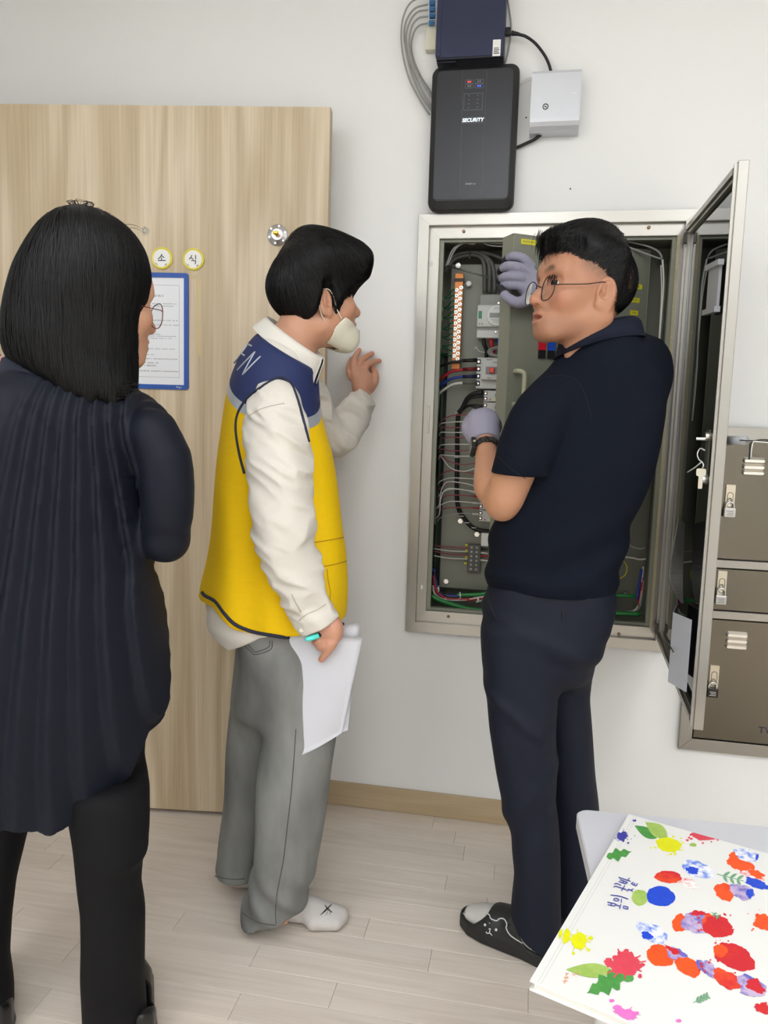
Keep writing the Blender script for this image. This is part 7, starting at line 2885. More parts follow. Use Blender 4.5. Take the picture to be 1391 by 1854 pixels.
eyeballs(VF, boy, look=(-0.1, 1, -0.2))


# --- hair
def v_hair_shape(q):
    ax = np.abs(q[:, 0])
    lim = np.interp(q[:, 1], [-0.12, -0.085, -0.05, -0.03, -0.012, 0.008, 0.022, 0.03, 0.05, 0.12], [-0.085, -0.082, -0.068, -0.045, 0.018, 0.020, -0.034, -0.030, -0.006, 0.014]).astype(np.float32)
    h = q[:, 2] - lim
    t = (0.024 - 0.015 * sstep(-0.03, -0.08, q[:, 1])) * sstep(0.0, 0.035, h) + 0.036 * sstep(0.02, 0.12, q[:, 2]) * sstep(-0.115, 0.0, q[:, 1]) + 0.004 * sstep(0.04, 0.09, q[:, 1]) * sstep(0.02, 0.06, q[:, 2])
    return cranium(q) - t + 0.006 * (1 - sstep(-0.006, 0.006, h)) + 0.001


def v_hair(p):
    return v_hair_shape(VF.loc(p)) * VF.s


def v_hair_rough(p):
    q = VF.loc(p)
    a = np.arctan2(q[:, 0], -q[:, 1] - 0.02)
    st = np.stack([a * 9, q[:, 2] * 16, np.zeros_like(a)], 1).astype(np.float32)
    return v_hair(p) + 0.003 * vnoise(st, 1.0, 3.3) + 0.002 * vnoise(st * 2.7, 1.0, 8.0)


Vc, Qc = surface(v_hair_rough, vl + vec(-0.18, -0.17, -0.13), vl + vec(0.17, 0.18, 0.18), 0.0032)
rs = np.random.RandomState(8)
sel = rs.choice(len(Vc), 8000)
roots = Vc[sel]
lq = VF.loc(roots)
roots = roots[lq[:, 2] > -0.05]
crown = np.array([0.0, -0.055, 0.125])


def v_dir(p, k):
    q = VF.loc(p)
    d = q - crown.astype(np.float32)
    d /= np.linalg.norm(d, axis=1)[:, None] + 1e-6
    d[:, 2] -= 0.55 + 0.1 * k
    return (d @ VF.M).astype(np.float32)


paths, nr = hair_flow(v_hair, roots, v_dir, 6, 0.009, 0.004, 0.13, 4)
Vr, Qr = ribbons(paths, 0.0009, 0.0003, nr)
V, Q = join([(Vc, Qc), (Vr, Qr)])
npmesh('hair', V, Q, M_HAIR, boy)


# --- mask worn under the chin
def v_mask(p):
    q = VF.loc(p)
    d = head_sdf(q, 0.1, 0.97, ears=False, eyes=False) - 0.0065
    d = smin(d, s_ell(q, (0, 0.052, -0.096), (0.043, 0.045, 0.032)), 0.025)
    inner = head_sdf(q, 0.1, 0.97, ears=False, eyes=False) - 0.002
    d = smax(d, -inner, 0.001)
    top = np.interp(q[:, 1], [0.0, 0.02, 0.045, 0.07, 0.09, 0.12], [-0.072, -0.060, -0.042, -0.056, -0.072, -0.080]).astype(np.float32)
    d = smax(d, q[:, 2] - top, 0.002)
    d = smax(d, 0.012 + 0.35 * (q[:, 2] + 0.07) - q[:, 1], 0.003)
    d = smax(d, s_plane(q, (0, 0.03, -0.118), (0, -0.45, -1)), 0.012)
    return d * VF.s


V, Q = surface(v_mask, vl + vec(-0.08, -0.12, -0.20), vl + vec(0.15, 0.15, 0.03), 0.0021)
mk = npmesh('face_mask', V, Q, mat('mask_cloth', (218, 215, 196), 0.85, var=0.03, vscale=200, bump=0.08, bscale=900), boy)
M_LOOP = mat('mask_loop', (232, 226, 208), 0.7)
for s in (1, -1):
    obj('ear_loop', add_tube(B(), [VF.w(s * 0.066, 0.020, -0.075), VF.w(s * 0.0735, -0.012, -0.045), VF.w(s * 0.0865, -0.026, -0.012), VF.w(s * 0.0815, -0.018, 0.018), VF.w(s * 0.0815, 0.000, 0.026), VF.w(s * 0.083, 0.0125, 0.012), VF.w(s * 0.0765, 0.022, -0.02), VF.w(s * 0.068, 0.036, -0.046)], 0.0014, 6), M_LOOP, mk, smooth=True)

# --- shirt
M_SHIRT = mat('ivory_cotton', (216, 211, 201), 0.85, var=0.03, vscale=120, bump=0.15, bscale=700, Specular_IOR_Level=0.2)
SL = [P(499, 742, -0.70), P(502, 785, -0.72), P(505, 850, -0.735), P(511, 930, -0.74), P(519, 985, -0.735), P(540, 1052, -0.72), P(560, 1092, -0.705), P(577, 1126, -0.70)]
SR = [0.059, 0.066, 0.0665, 0.064, 0.062, 0.054, 0.0475, 0.0415]
cuff_d = P(585, 1140, -0.695) - P(555, 1085, -0.71)
cuff_d /= np.linalg.norm(cuff_d)
LL = [P(535, 715, -0.44), P(575, 770, -0.34), P(608, 792, -0.28), P(635, 760, -0.18), P(654, 730, -0.095)]
LR = [0.07, 0.060, 0.053, 0.045, 0.036]
cuff2 = LL[-1] - LL[-2]
cuff2 = cuff2 / np.linalg.norm(cuff2)


def crumple(p, amp, off):
    """many small creases of thin cotton, running across the arm"""
    w = vnoise(p, 7.0, off) * 1.3
    q = p.copy()
    q[:, 2] += 0.03 * w + 0.35 * q[:, 0]
    a = 1 - 2 * np.abs(vnoise(q, (9, 9, 26), off + 3))
    b = 1 - 2 * np.abs(vnoise(q, (16, 16, 44), off + 7))
    return (-amp * (0.75 * a + 0.4 * b)).astype(np.float32)


def v_sleeves(p):
    d1 = s_chain(p, SL, SR, 0, 2) + crumple(p, 0.011, 1.0)
    cf = s_cap(p, P(566, 1104, -0.703), P(580, 1130, -0.697), 0.0455, 0.0425)
    d1 = smin(d1, cf, 0.004)
    d1 = smax(d1, s_plane(p, P(580, 1129, -0.698), cuff_d), 0.002)
    d1 = smax(d1, -s_cap(p, P(574, 1118, -0.70), P(600, 1165, -0.69), 0.037, 0.036), 0.002)
    d2 = s_chain(p, LL, LR, 0, 3) + crumple(p, 0.010, 5.0)
    d2 = smin(d2, s_cap(p, P(646, 744, -0.13), P(655, 727, -0.09), 0.0385, 0.036), 0.004)
    d2 = smax(d2, s_plane(p, P(655, 727, -0.092), cuff2), 0.002)
    d2 = smax(d2, -s_cap(p, P(650, 737, -0.115), P(660, 715, -0.07), 0.031, 0.031), 0.002)
    return smin(d1, d2, 0.004)


def v_shirt(p):
    d = V_TORSO(p, -0.018, cap=False) + 0.022 * sstep(0.76, 0.68, p[:, 2])
    s, t, rw, rd = V_TORSO.coords(p)
    zl = np.interp(s, [-0.18, -0.14, -0.10, -0.03, 0.2], [P(388, 1110, -0.56)[2], P(393, 1142, -0.58)[2], P(425, 1165, -0.62)[2], P(500, 1158, -0.7)[2], P(600, 1150, -0.7)[2]]).astype(np.float32)
    d = smax(d + crumple(p, 0.002, 9.0), zl - p[:, 2], 0.004)
    d = smax(d, s_plane(p, P(520, 622, -0.56), (0.42, 0.0, 0.9)), 0.01)
    d = smin(d, v_sleeves(p), 0.012)
    d = smax(d, -s_chain(p, [nkb - vec(0, 0, 0.05), nkb, nka], [0.05, 0.064, 0.056], 0, 2), 0.004)
    return d


V, Q = surface(v_shirt, (-0.98, -0.84, 0.55), (-0.36, -0.03, 1.55), 0.0042)
shirt = npmesh('shirt', V, Q, M_SHIRT, boy)
# collar: standing band that folds outwards, dipping to the throat
ca, cb = P(473, 588, -0.56), P(578, 668, -0.585)
cc_ = (ca + cb) / 2
a1 = (cb - ca) / 2
a2 = np.array([0.0, 0.075, 0.0])
nrm_ = np.cross(a1, a2)
nrm_ /= np.linalg.norm(nrm_)
nrm_ = nrm_ if nrm_[2] > 0 else -nrm_
gap = 0.16
angs = np.linspace(gap, 2 * math.pi - gap, 56)
rings = []
for (f_, h_) in ((0.88, 0.0), (0.89, 0.020), (0.93, 0.024), (0.98, 0.014), (1.05, -0.002), (1.09, -0.014)):
    ring = []
    for a in angs:
        k = math.cos(a)
        ext = 0.55 * max(0, k) ** 3 if f_ > 1.04 else 0
        ring.append(cc_ + a1 * f_ * (1 + 0.05 * ext) * k + a2 * f_ * math.sin(a) + nrm_ * (h_ - 0.036 * ext))
    rings.append(ring)
V, Q = sheet(rings, -0.0025, closed=False)
npmesh('shirt_collar', V, Q, mat('ivory_collar', (222, 218, 208), 0.85, var=0.02, vscale=300, bump=0.12, bscale=700), shirt)
# button and seam details on the sleeve
shf = lambda p: v_shirt(p)
M_STITCH = mat('ivory_stitch', (186, 178, 164), 0.9)
obj('cuff_seam', add_tube(B(), surf_line(shf, [(541, 1124), (556, 1112), (574, 1104), (590, 1094)], -0.74), 0.001, 5, False, 1), M_STITCH, shirt, smooth=True)
obj('shoulder_seam', add_tube(B(), surf_line(shf, [(452, 752), (468, 742), (490, 735), (515, 730)], -0.74), 0.001, 5, False, 1), M_STITCH, shirt, smooth=True)
obj('cuff_placket', add_tube(B(), surf_line(shf, [(528, 1076), (536, 1092), (545, 1108)], -0.74), 0.0013, 5, False, 1), M_STITCH, shirt, smooth=True)
c = surf_line(shf, [(546, 1141), (546.2, 1141.2), (546.4, 1141.4)], -0.74, 0)[0]
tw = (CAM - c) / np.linalg.norm(CAM - c)
obj('cuff_button', add_cyl(B(), c, c + tw * 0.003, 0.005, 14), mat('button_ivory', (206, 200, 186), 0.4), shirt)

# --- vest
hem_px = [(364, 1074), (372, 1082), (390, 1092), (405, 1112), (425, 1133), (455, 1146), (490, 1153), (520, 1157), (560, 1157), (600, 1146), (624, 1131)]


def v_vest(p):
    d = V_TORSO(p, 0.0, cap=False)
    s, t, rw, rd = V_TORSO.coords(p)
    z = p[:, 2]
    # long soft folds hanging from the shoulder blade
    d = d + 0.006 * np.sin((s + 0.10 * (z - 1.2)) * 62 + 1.5 * vnoise(p, 3.0, 2.0)) * sstep(1.22, 0.95, z) * sstep(0.06, -0.04, s)
    d = d + folds(p, 0.004, (8, 8, 4), 21.0) * sstep(1.3, 1.1, z)
    hz = np.interp(s, HEM_S, HEM_Z).astype(np.float32)
    d = smax(d, hz - z, 0.003)
    # arm holes
    ah = s_ell(p, P(488, 778, -0.75), (0.060, 0.15, 0.100))
    d = smax(d, -ah, 0.004)
    ah2 = s_ell(p, P(545, 760, -0.39), (0.07, 0.12, 0.11))
    d = smax(d, -ah2, 0.004)
    # neck opening
    d = smax(d, s_plane(p, P(512, 628, -0.56), (0.5, 0.0, 0.87)), 0.008)
    d = smax(d, -s_chain(p, [nkb - vec(0, 0, 0.1), nkb, nka], [0.05, 0.068, 0.06], 0, 2), 0.004)
    d = smax(d, -s_cap(p, P(560, 690, -0.60), P(590, 700, -0.58), 0.03), 0.006)
    return d.astype(np.float32)


HEM_S, HEM_Z = [], []
for (x, y) in hem_px:
    Yv = -0.56 - 0.16 * math.sqrt(max(0, 1 - ((x - 498) / 136.0) ** 2))
    q = P(x, y, Yv).astype(np.float32)
    HEM_S.append(float(V_TORSO.coords(q[None])[0][0]))
    HEM_Z.append(float(q[2]))
V, Q = surface(v_vest, (-0.98, -0.80, 0.58), (-0.38, -0.34, 1.55), 0.0042)
# panels: navy yoke, grey reflective strip, yellow body, cut along two parallel planes
pp = np.array([P(415, 668, -0.57), P(446, 716, -0.68), P(551, 763, -0.70), P(582, 748, -0.62)])
cen_ = pp.mean(0)
_, _, vh = np.linalg.svd(pp - cen_)
pn = vh[2] if vh[2][2] > 0 else -vh[2]
me = bpy.data.meshes.new('vest_cut')
me.from_pydata(V.tolist(), [], Q.tolist())
bm = B()
bm.from_mesh(me)
bpy.data.meshes.remove(me)
for off in (0.0, -0.021):
    bmesh.ops.bisect_plane(bm, geom=list(bm.verts) + list(bm.edges) + list(bm.faces), plane_co=Vector(cen_ + pn * off), plane_no=Vector(pn), dist=1e-5)
bm.verts.index_update()
co = np.array([v.co[:] for v in bm.verts], np.float32)
M_YV = mat('vest_yellow', (246, 204, 8), 0.6, var=0.04, vscale=60, bump=0.1, bscale=900, Specular_IOR_Level=0.3)
M_YM = mat('vest_mesh_yellow', (244, 200, 12), 0.7, var=0.05, vscale=60, bump=0.5, bscale=1500, stretch=(0.3, 0.3, 2.2), Specular_IOR_Level=0.2)
M_NV = mat('vest_navy', (40, 50, 92), 0.65, var=0.05, vscale=200, bump=0.1, bscale=900, Specular_IOR_Level=0.25)
M_RF = mat('reflective_tape', (176, 182, 190), 0.35, 0.3, var=0.04, vscale=200)
groups = {'yoke': [], 'reflective_strip': [], 'mesh_back': [], 'front_panel': []}
for f in bm.faces:
    c = np.array(f.calc_center_median())
    h = (c - cen_) @ pn
    if h > 0:
        k = 'yoke'
    elif h > -0.021:
        k = 'reflective_strip'
    else:
        s_ = V_TORSO.coords(c[None].astype(np.float32))[0][0]
        k = 'mesh_back' if s_ < 0.045 else 'front_panel'
    groups[k].append([v.index for v in f.verts])
bm.free()
vest = thing('vest', None, None, P(500, 1100, -0.56))
vest.parent = boy
vest.matrix_parent_inverse = Matrix.Translation(-LOC[boy.name])
for k, fl in groups.items():
    used = np.unique(np.concatenate([np.array(f) for f in fl]))
    mp_ = np.full(len(co), -1)
    mp_[used] = np.arange(len(used))
    o = obj(k, (co[used].tolist(), [], [[int(mp_[i]) for i in f] for f in fl]), {'yoke': M_NV, 'reflective_strip': M_RF, 'mesh_back': M_YM, 'front_panel': M_YV}[k], vest, smooth=True)
M_PIPE = mat('navy_piping', (24, 29, 52), 0.7)
obj('hem_piping', add_tube(B(), surf_line(lambda p: v_vest(p) - 0.0, [(366, 1073)] + [(x, y - 3) for x, y in hem_px[1:-1]] + [(622, 1129)], -0.60, 0.001), 0.0042, 8, False, 1), M_PIPE, vest, smooth=True)
arm_px = [(442, 856), (433, 820), (427, 780), (430, 750), (445, 724), (470, 703), (490, 690), (507, 684), (520, 688), (531, 701), (542, 732), (551, 765), (560, 800)]
obj('armhole_piping', add_tube(B(), surf_line(lambda p: np.minimum(v_vest(p), v_shirt(p)), arm_px, -0.66, 0.0008), 0.003, 8, False, 1), M_PIPE, vest, smooth=True)
# cargo pocket with flap on the front
vf = v_vest
for k, pts in (('pocket_flap', [(568, 982), (595, 978), (622, 973)]), ('pocket_flap', [(570, 1027), (600, 1023), (627, 1016)]), ('pocket_seam', [(592, 1030), (594, 1050), (598, 1072), (597, 1090)])):
    obj(k, add_tube(B(), surf_line(vf, pts, -0.68, -0.0004), 0.0016, 6, False, 1), mat('yellow_seam', (196, 148, 4), 0.7), vest, smooth=True)
for pts in ([(424, 657), (437, 640), (449, 623)], [(449, 623), (453, 625), (456, 627)], [(437, 640), (440, 642), (443, 644)], [(430, 670), (446, 653), (462, 637)], [(462, 637), (450, 658), (439, 679)], [(439, 679), (455, 662), (472, 645)]):
    obj('back_lettering', add_tube(B(), surf_line(vf, pts, -0.66, -0.0006), 0.0021, 6, False, 1), MATS['reflective_tape'], vest, smooth=True)

# --- jeans
def mat_jeans():
    m = mat('grey_denim', (124, 125, 122), 0.85, var=0.30, hard=0.17, vscale=8, stretch=(1, 1, 0.45), bump=0.25, bscale=1300, Specular_IOR_Level=0.15)
    return m


M_JEAN = mat_jeans()
hb0, hb1, hb2 = P(437, 1657, -0.62), P(546, 1634, -0.62), P(500, 1674, -0.70)
jn = np.cross(hb1 - hb0, hb2 - hb0)
jn = jn if jn[2] < 0 else -jn


def v_jeans(p):
    z = p[:, 2]
    n_ = V_NEAR(p, cap=False)
    n_ = smax(n_, z - V_NEAR.z1, 0.03)
    s, t, rw, rd = V_NEAR.coords(p)
    n_ = n_ + folds(p, 0.013, (7, 7, 5), 31.0) + 0.005 * np.sin((z * 1.0 + 0.8 * s) * 75 + 3 * vnoise(p, 6, 1)) * sstep(0.22, 0.08, z)
    n_ = smax(n_, s_plane(p, hb0, jn), 0.003)
    f_ = V_FAR(p, cap=False)
    f_ = smax(f_, z - V_FAR.z1, 0.03) + folds(p, 0.012, (7, 7, 5), 37.0)
    f_ = smax(f_, P(420, 1592, -0.56)[2] - z, 0.003)
    h_ = V_HIP(p, cap=False)
    h_ = smax(h_, V_HIP.z0 - z, 0.05) + folds(p, 0.005, (8, 8, 6), 41.0)
    d = smin(smin(n_, f_, 0.01), h_, 0.03)
    return smax(d, z - P(500, 1100, -0.56)[2], 0.005).astype(np.float32)


V, Q = surface(v_jeans, (-0.98, -0.80, 0.0), (-0.38, -0.36, 0.80), 0.0048)
jeans = npmesh('jeans', V, Q, M_JEAN, boy)
M_JS = mat('denim_seam', (84, 85, 83), 0.9)
for k, pts in (('side_seam', [(536, 1320), (532, 1380), (527, 1440), (520, 1500), (513, 1560), (503, 1610), (499, 1650), (500, 1672)]), ('leg_hem', [(438, 1652), (455, 1664), (475, 1672), (500, 1675)]), ('leg_hem', [(389, 1586), (405, 1590), (425, 1592), (443, 1591)]), ('back_pocket', [(442, 1168), (455, 1180), (463, 1185), (490, 1176), (493, 1160)]), ('back_pocket', [(446, 1164), (457, 1176), (464, 1180), (486, 1172), (489, 1160)])):
    obj(k, add_tube(B(), surf_line(v_jeans, pts, -0.68, 0.0002), 0.0012, 5, False, 1), M_JS, jeans, smooth=True)

# --- socks
def sock(toe, heel, parent, m, nm='sock'):
    hl, u, v, L = foot_frame(toe, heel)
    M3 = np.stack([u, v, RZ]).astype(np.float32)

    def fn(p):
        q = (p - hl.astype(np.float32)) @ M3.T
        d = s_chain(q, [(0.035, 0, 0.045), (0.05, 0, 0.036), (0.12, 0.002, 0.036), (0.18, 0.004, 0.026), (0.228, 0.004, 0.02)], [0.036, 0.036, 0.034, 0.026, 0.017], 0.01, 2)
        d = smin(d, s_cap(q, (0.17, -0.026, 0.021), (0.222, -0.02, 0.019), 0.021, 0.016), 0.02)
        d = smin(d, s_cap(q, (0.16, 0.026, 0.021), (0.228, 0.020, 0.019), 0.021, 0.017), 0.02)
        d = smin(d, s_cap(q, (0.05, 0, 0.05), (0.07, 0, 0.14), 0.034, 0.034), 0.03)
        d = d + 0.0016 * vnoise(q.astype(np.float32), (60, 25, 60), 2.0)
        return smax(d, 0.001 - q[:, 2], 0.008)
    lo_ = np.minimum(hl, hl + u * 0.26) - vec(0.06, 0.06, 0.004)
    hi_ = np.maximum(hl, hl + u * 0.26) + vec(0.06, 0.06, 0.12)
    V, Q = surface(fn, lo_, hi_, 0.0034)
    return npmesh(nm, V, Q, m, parent), fn


tv_ = Zp(624, 1664, 0.02)
M_VS = mat('heather_sock', (200, 196, 192), 0.9, var=0.12, vscale=300, bump=0.3, bscale=900)
sk, skf = sock(tv_, tv_ + np.array([-0.985, -0.03, 0]) * 0.245, boy, M_VS)
for ln in ([(580, 1657), (590, 1648), (601, 1637)], [(588, 1638), (594, 1646), (602, 1652)], [(590, 1657), (594, 1650)], [(597, 1656), (599, 1650)]):
    obj('logo_stroke', add_tube(B(), surf_line(skf, ln, -0.62, 0.0004), [0.0005, 0.0024, 0.0008], 6, False, 1), M_INK, sk, smooth=True)
tf_ = Zp(470, 1600, 0.02)
sock(np.array([-0.52, -0.47, 0]), np.array([-0.755, -0.50, 0]), boy, M_VS)


# --- what he holds: two sheets of paper and a pen
def paper(name, label, TL, TR, BR, BL, Y0, bulge, sag):
    """one sheet; corner pixels at depth Y0, bowed towards the room"""
    nu, nv = 14, 18
    g = np.zeros((nv + 1, nu + 1, 3))
    for j in range(nv + 1):
        for i in range(nu + 1):
            a, b = i / nu, j / nv
            x = (1 - b) * ((1 - a) * TL[0] + a * TR[0]) + b * ((1 - a) * BL[0] + a * BR[0])
            y = (1 - b) * ((1 - a) * TL[1] + a * TR[1]) + b * ((1 - a) * BL[1] + a * BR[1])
            y += sag * b * math.sin(math.pi * a)
            Y = Y0 + bulge * math.sin(math.pi * a) * (0.3 + 0.7 * b) - 0.03 * b * (1 - a) + 0.02 * b * a
            g[j, i] = P(x, y, Y)
    V, Q = sheet([g[j] for j in range(nv + 1)], 0.0004, closed=False)
    return npmesh(name, V, Q, mat('copy_paper', (200, 201, 207), 0.7, var=0.01), None, label=label, cat='paper', group='sheets of paper in the hand of the man in the vest')


paper('paper_sheet', 'front white sheet of paper hanging from the hand of the man in the vest', (518, 1151), (657, 1154), (619, 1327), (506, 1381), -0.690, -0.012, 6)
paper('paper_sheet', 'rear white sheet of paper peeking out behind the front one', (519, 1149), (652, 1127), (630, 1322), (494, 1358), -0.680, -0.008, 4)
pen_ = thing('pen', 'black pen with a bright turquoise cap held between the fingers', 'pen', P(560, 1157, YR - 0.02))
pa, pb, pc_ = P(553, 1158.5, YR - 0.035), P(577, 1150, YR - 0.022), P(608, 1139, YR + 0.004)
obj('cap', add_tube(B(), [pa, pa * 0.8 + pb * 0.2, pa * 0.4 + pb * 0.6, pb], [0.0025, 0.006, 0.0068, 0.0066], 12, False, 4), mat('turquoise_plastic', (86, 226, 214), 0.3), pen_, smooth=True)
obj('barrel', add_tube(B(), [pb, pc_], [0.0052, 0.005], 12, False, 1), M_BLACKP, pen_, smooth=True)

# ================================================================== the woman with her back to us
F_B = math.radians(35)
F_FWD = np.array([math.sin(F_B), math.cos(F_B), -0.05])
FF = Frame(P(183, 550, -0.965), F_FWD, (0.0, 0.0, 1), 0.97)
wom = thing('person', 'woman seen from behind in a navy pleated blouse and black trousers, arms crossed', 'person', Zp(140, 1880, 0))
SKIN_F = (196, 148, 120)
F_TORSO = Column([(668, 30, 190, -1.0, 0.07), (702, -45, 262, -1.0, 0.095), (722, -90, 308, -1.0, 0.11), (760, -115, 334, -1.0, 0.12), (800, -108, 324, -1.0, 0.125), (850, -95, 305, -1.0, 0.13), (900, -80, 289, -1.0, 0.135), (960, -80, 285, -1.0, 0.14), (1020, -85, 285, -1.0, 0.145), (1080, -95, 306, -1.0, 0.15), (1150, -105, 316, -1.0, 0.155), (1250, -112, 324, -1.0, 0.16), (1290, -112, 322, -1.0, 0.16), (1340, -105, 311, -1.0, 0.16), (1400, -92, 284, -1.0, 0.155), (1460, -85, 276, -1.0, 0.15), (1530, -80, 272, -1.0, 0.145)], 2.4)
F_HIP = Column([(1080, -40, 250, -1.0, 0.10), (1200, -72, 276, -1.0, 0.125), (1310, -80, 280, -1.0, 0.13), (1380, -76, 274, -1.0, 0.12), (1450, -72, 273, -1.0, 0.09)], 2.3)
F_RL = Column([(1400, 110, 274, -1.0, 0.10), (1470, 124, 274, -1.01, 0.10), (1510, 131, 273, -1.015, 0.098), (1538, 134, 263, -1.02, 0.094), (1595, 139, 259, -1.02, 0.088), (1641, 145, 267, -1.02, 0.086), (1700, 146, 266, -1.02, 0.084), (1760, 145, 264, -1.02, 0.084), (1813, 148, 266, -1.02, 0.086), (1890, 152, 270, -1.02, 0.088)], 2.3)
F_LL = Column([(1400, -80, 92, -1.02, 0.10), (1470, -88, 66, -1.03, 0.10), (1510, -90, 54, -1.035, 0.096), (1588, -92, 33, -1.04, 0.09), (1658, -92, 24, -1.045, 0.086), (1729, -92, 20, -1.05, 0.084), (1782, -90, 28, -1.05, 0.086), (1880, -90, 30, -1.05, 0.088)], 2.3)
fka, fkb = FF.w(0, -0.03, -0.06), P(125, 700, -1.0)


def f_head(p):
    q = FF.loc(p)
    d = head_sdf(q, 0.0, 0.96, ears=False) * FF.s
    return smin(d, s_chain(p, [fka, fkb], [0.05, 0.058], 0, 1), 0.03)


fl = FF.o
Vh, Qh = surface(f_head, fl + vec(-0.17, -0.15, -0.22), fl + vec(0.15, 0.15, 0.15), 0.003)
ch_ = head_cols(FF.loc(Vh), SKIN_F, (190, 116, 112), (44, 38, 36))


def f_trunk(p):
    d = smax(F_TORSO(p, -0.05), 0.85 - p[:, 2], 0.02)
    d = smin(d, smax(F_HIP(p, -0.035), 0.62 - p[:, 2], 0.02), 0.02)
    d = smin(d, F_RL(p, -0.025), 0.01)
    d = smin(d, F_LL(p, -0.025), 0.01)
    for S in F_ARMS:
        d = smin(d, s_chain(p, S, [0.026, 0.03, 0.028, 0.026, 0.024], 0, 2), 0.02)
    # both hands resting on the opposite forearm
    for S in F_HANDS:
        d = smin(d, s_cap(p, S[0], S[1], 0.026, 0.022), 0.01)
        for k in range(4):
            o_ = np.array([0, 0, 0.024 - 0.016 * k])
            d = smin(d, s_chain(p, [S[1] + o_, S[2] + o_, S[3] + o_ * 0.9], [0.009, 0.008, 0.007], 0, 1), 0.004)
        d = smin(d, s_cap(p, S[0] + vec(0, 0, 0.02), S[1] + vec(0, 0, 0.05), 0.011, 0.008), 0.006)
    return d


def fa(sgn):
    """arm folded in front of the chest; sgn +1 = image right"""
    sh = P(283 if sgn > 0 else -66, 800, -0.99)
    el = P(304 if sgn > 0 else -88, 972, -0.965)
    return [sh, (sh + el) / 2 + vec(0.010 * sgn, 0.005, 0.0), el, el + np.array([-0.10 * sgn, 0.15, 0.03]), el + np.array([-0.22 * sgn, 0.21, 0.055])]


F_ARMS = [fa(1), fa(-1)]
F_HANDS = []
for S, sg in ((F_ARMS[0], 1), (F_ARMS[1], -1)):
    w_ = S[-1]
    F_HANDS.append([w_, w_ + np.array([-0.06 * sg, 0.02, 0.01]), w_ + np.array([-0.10 * sg, 0.015, 0.015]), w_ + np.array([-0.13 * sg, -0.01, 0.01])])
Vt, Qt = surface(f_trunk, (-1.25, -1.3, 0.03), (-0.5, -0.55, 1.42), 0.0075)
V, Q = join([(Vh, Qh), (Vt, Qt)])
npmesh('body', V, Q, M_SKIN, wom, cols=np.vstack([ch_, cols_const(len(Vt), SKIN_F)]))
eyeballs(FF, wom, look=(0.1, 1, 0))
glasses(FF, wom, mat('rose_metal', (120, 62, 58), 0.3, 0.8), (0.0265, 0.0245), z=-0.010, y=0.103, gap=0.036, thick=0.0009, ear=(0.079, -0.006, -0.002))

# --- hair: a chin length bob
F_HC = Column([(374, 128, 165, -0.985, 0.02), (382, 110, 188, -0.985, 0.05), (396, 90, 218, -0.985, 0.08), (420, 70, 246, -0.98, 0.10), (450, 52, 266, -0.98, 0.112), (490, 32, 277, -0.98, 0.122), (530, 20, 274, -0.98, 0.126), (570, 11, 262, -0.98, 0.126), (610, 7, 256, -0.985, 0.122), (650, 16, 253, -0.985, 0.115), (680, 44, 251, -0.985, 0.105), (705, 78, 249, -0.985, 0.092), (722, 100, 244, -0.985, 0.08), (740, 112, 238, -0.985, 0.07)], 2.1, 4)


def f_hair(p):
    d = F_HC(p, cap=False)
    q = FF.loc(p)
    d = smax(d, -s_ell(q, (0, 0.145, -0.05), (0.055, 0.085, 0.105)), 0.012)
    zb = P(170, 727, -1.05)[2]
    s, t, rw, rd = F_HC.coords(p)
    lowz = zb + 0.07 * sstep(-0.03, -0.13, s) + 0.006 * np.sin(s * 160)
    d = smax(d, lowz - p[:, 2], 0.012)
    d = smax(d, p[:, 2] - F_HC.z1, 0.01)
    return d.astype(np.float32)


def f_hair_rough(p):
    s, t, rw, rd = F_HC.coords(p)
    a = np.arctan2(s, -t)
    st = np.stack([a * 10, p[:, 2] * 5, np.zeros_like(a)], 1).astype(np.float32)
    return f_hair(p) + 0.004 * vnoise(st, 1.0, 1.3) + 0.0022 * vnoise(st * 2.9, 1.0, 8.0)


Vc, Qc = surface(f_hair_rough, fl + vec(-0.24, -0.19, -0.24), fl + vec(0.16, 0.18, 0.18), 0.0042)
rs = np.random.RandomState(5)
roots = Vc[rs.choice(len(Vc), 9000)]
top = np.array(FF.w(0.0, -0.045, 0.135))


def f_dir(p, k):
    d = p - top.astype(np.float32)
    d /= np.linalg.norm(d, axis=1)[:, None] + 1e-6
    w_ = sstep(0.0, 0.14, (top[2] - p[:, 2]))[:, None]
    return (d * (1 - w_) + np.array([0.03, 0, -1.0], np.float32) * w_ + np.array([0, 0, -0.25], np.float32)).astype(np.float32)


paths, nr = hair_flow(f_hair, roots, f_dir, 7, 0.013, 0.004, 0.09, 4)
Vr, Qr = ribbons(paths, 0.0009, 0.0003, nr)
# flyaway hairs on the crown and flicked ends above the collar
pu = []
tops = Vc[Vc[:, 2] > top[2] - 0.035]
for c in tops[rs.choice(len(tops), 26)]:
    L = rs.uniform(0.02, 0.05)
    dx, dz = rs.uniform(-0.6, 1.0), rs.uniform(0.15, 0.4)
    pu.append([c + np.array([dx * L * t, 0.3 * L * t, dz * L * t - 0.5 * L * t * t]) for t in np.linspace(0, 1, 6)])
for _ in range(36):
    c = P(rs.uniform(200, 246), rs.uniform(690, 722), rs.uniform(-1.05, -1.0))
    L = rs.uniform(0.007, 0.016)
    pu.append([c + np.array([(0.25 + 0.75 * t) * L * t, 0, -0.4 * L * t + 0.55 * L * t * t]) for t in np.linspace(0, 1, 6)])
pu = np.array(pu)
Vu, Qu = ribbons(pu, 0.0005, 0.0002, np.broadcast_to(np.array([0, -1.0, 0]), pu.shape))
V, Q = join([(Vc, Qc), (Vr, Qr), (Vu, Qu)])
npmesh('hair', V, Q, M_HAIR, wom)

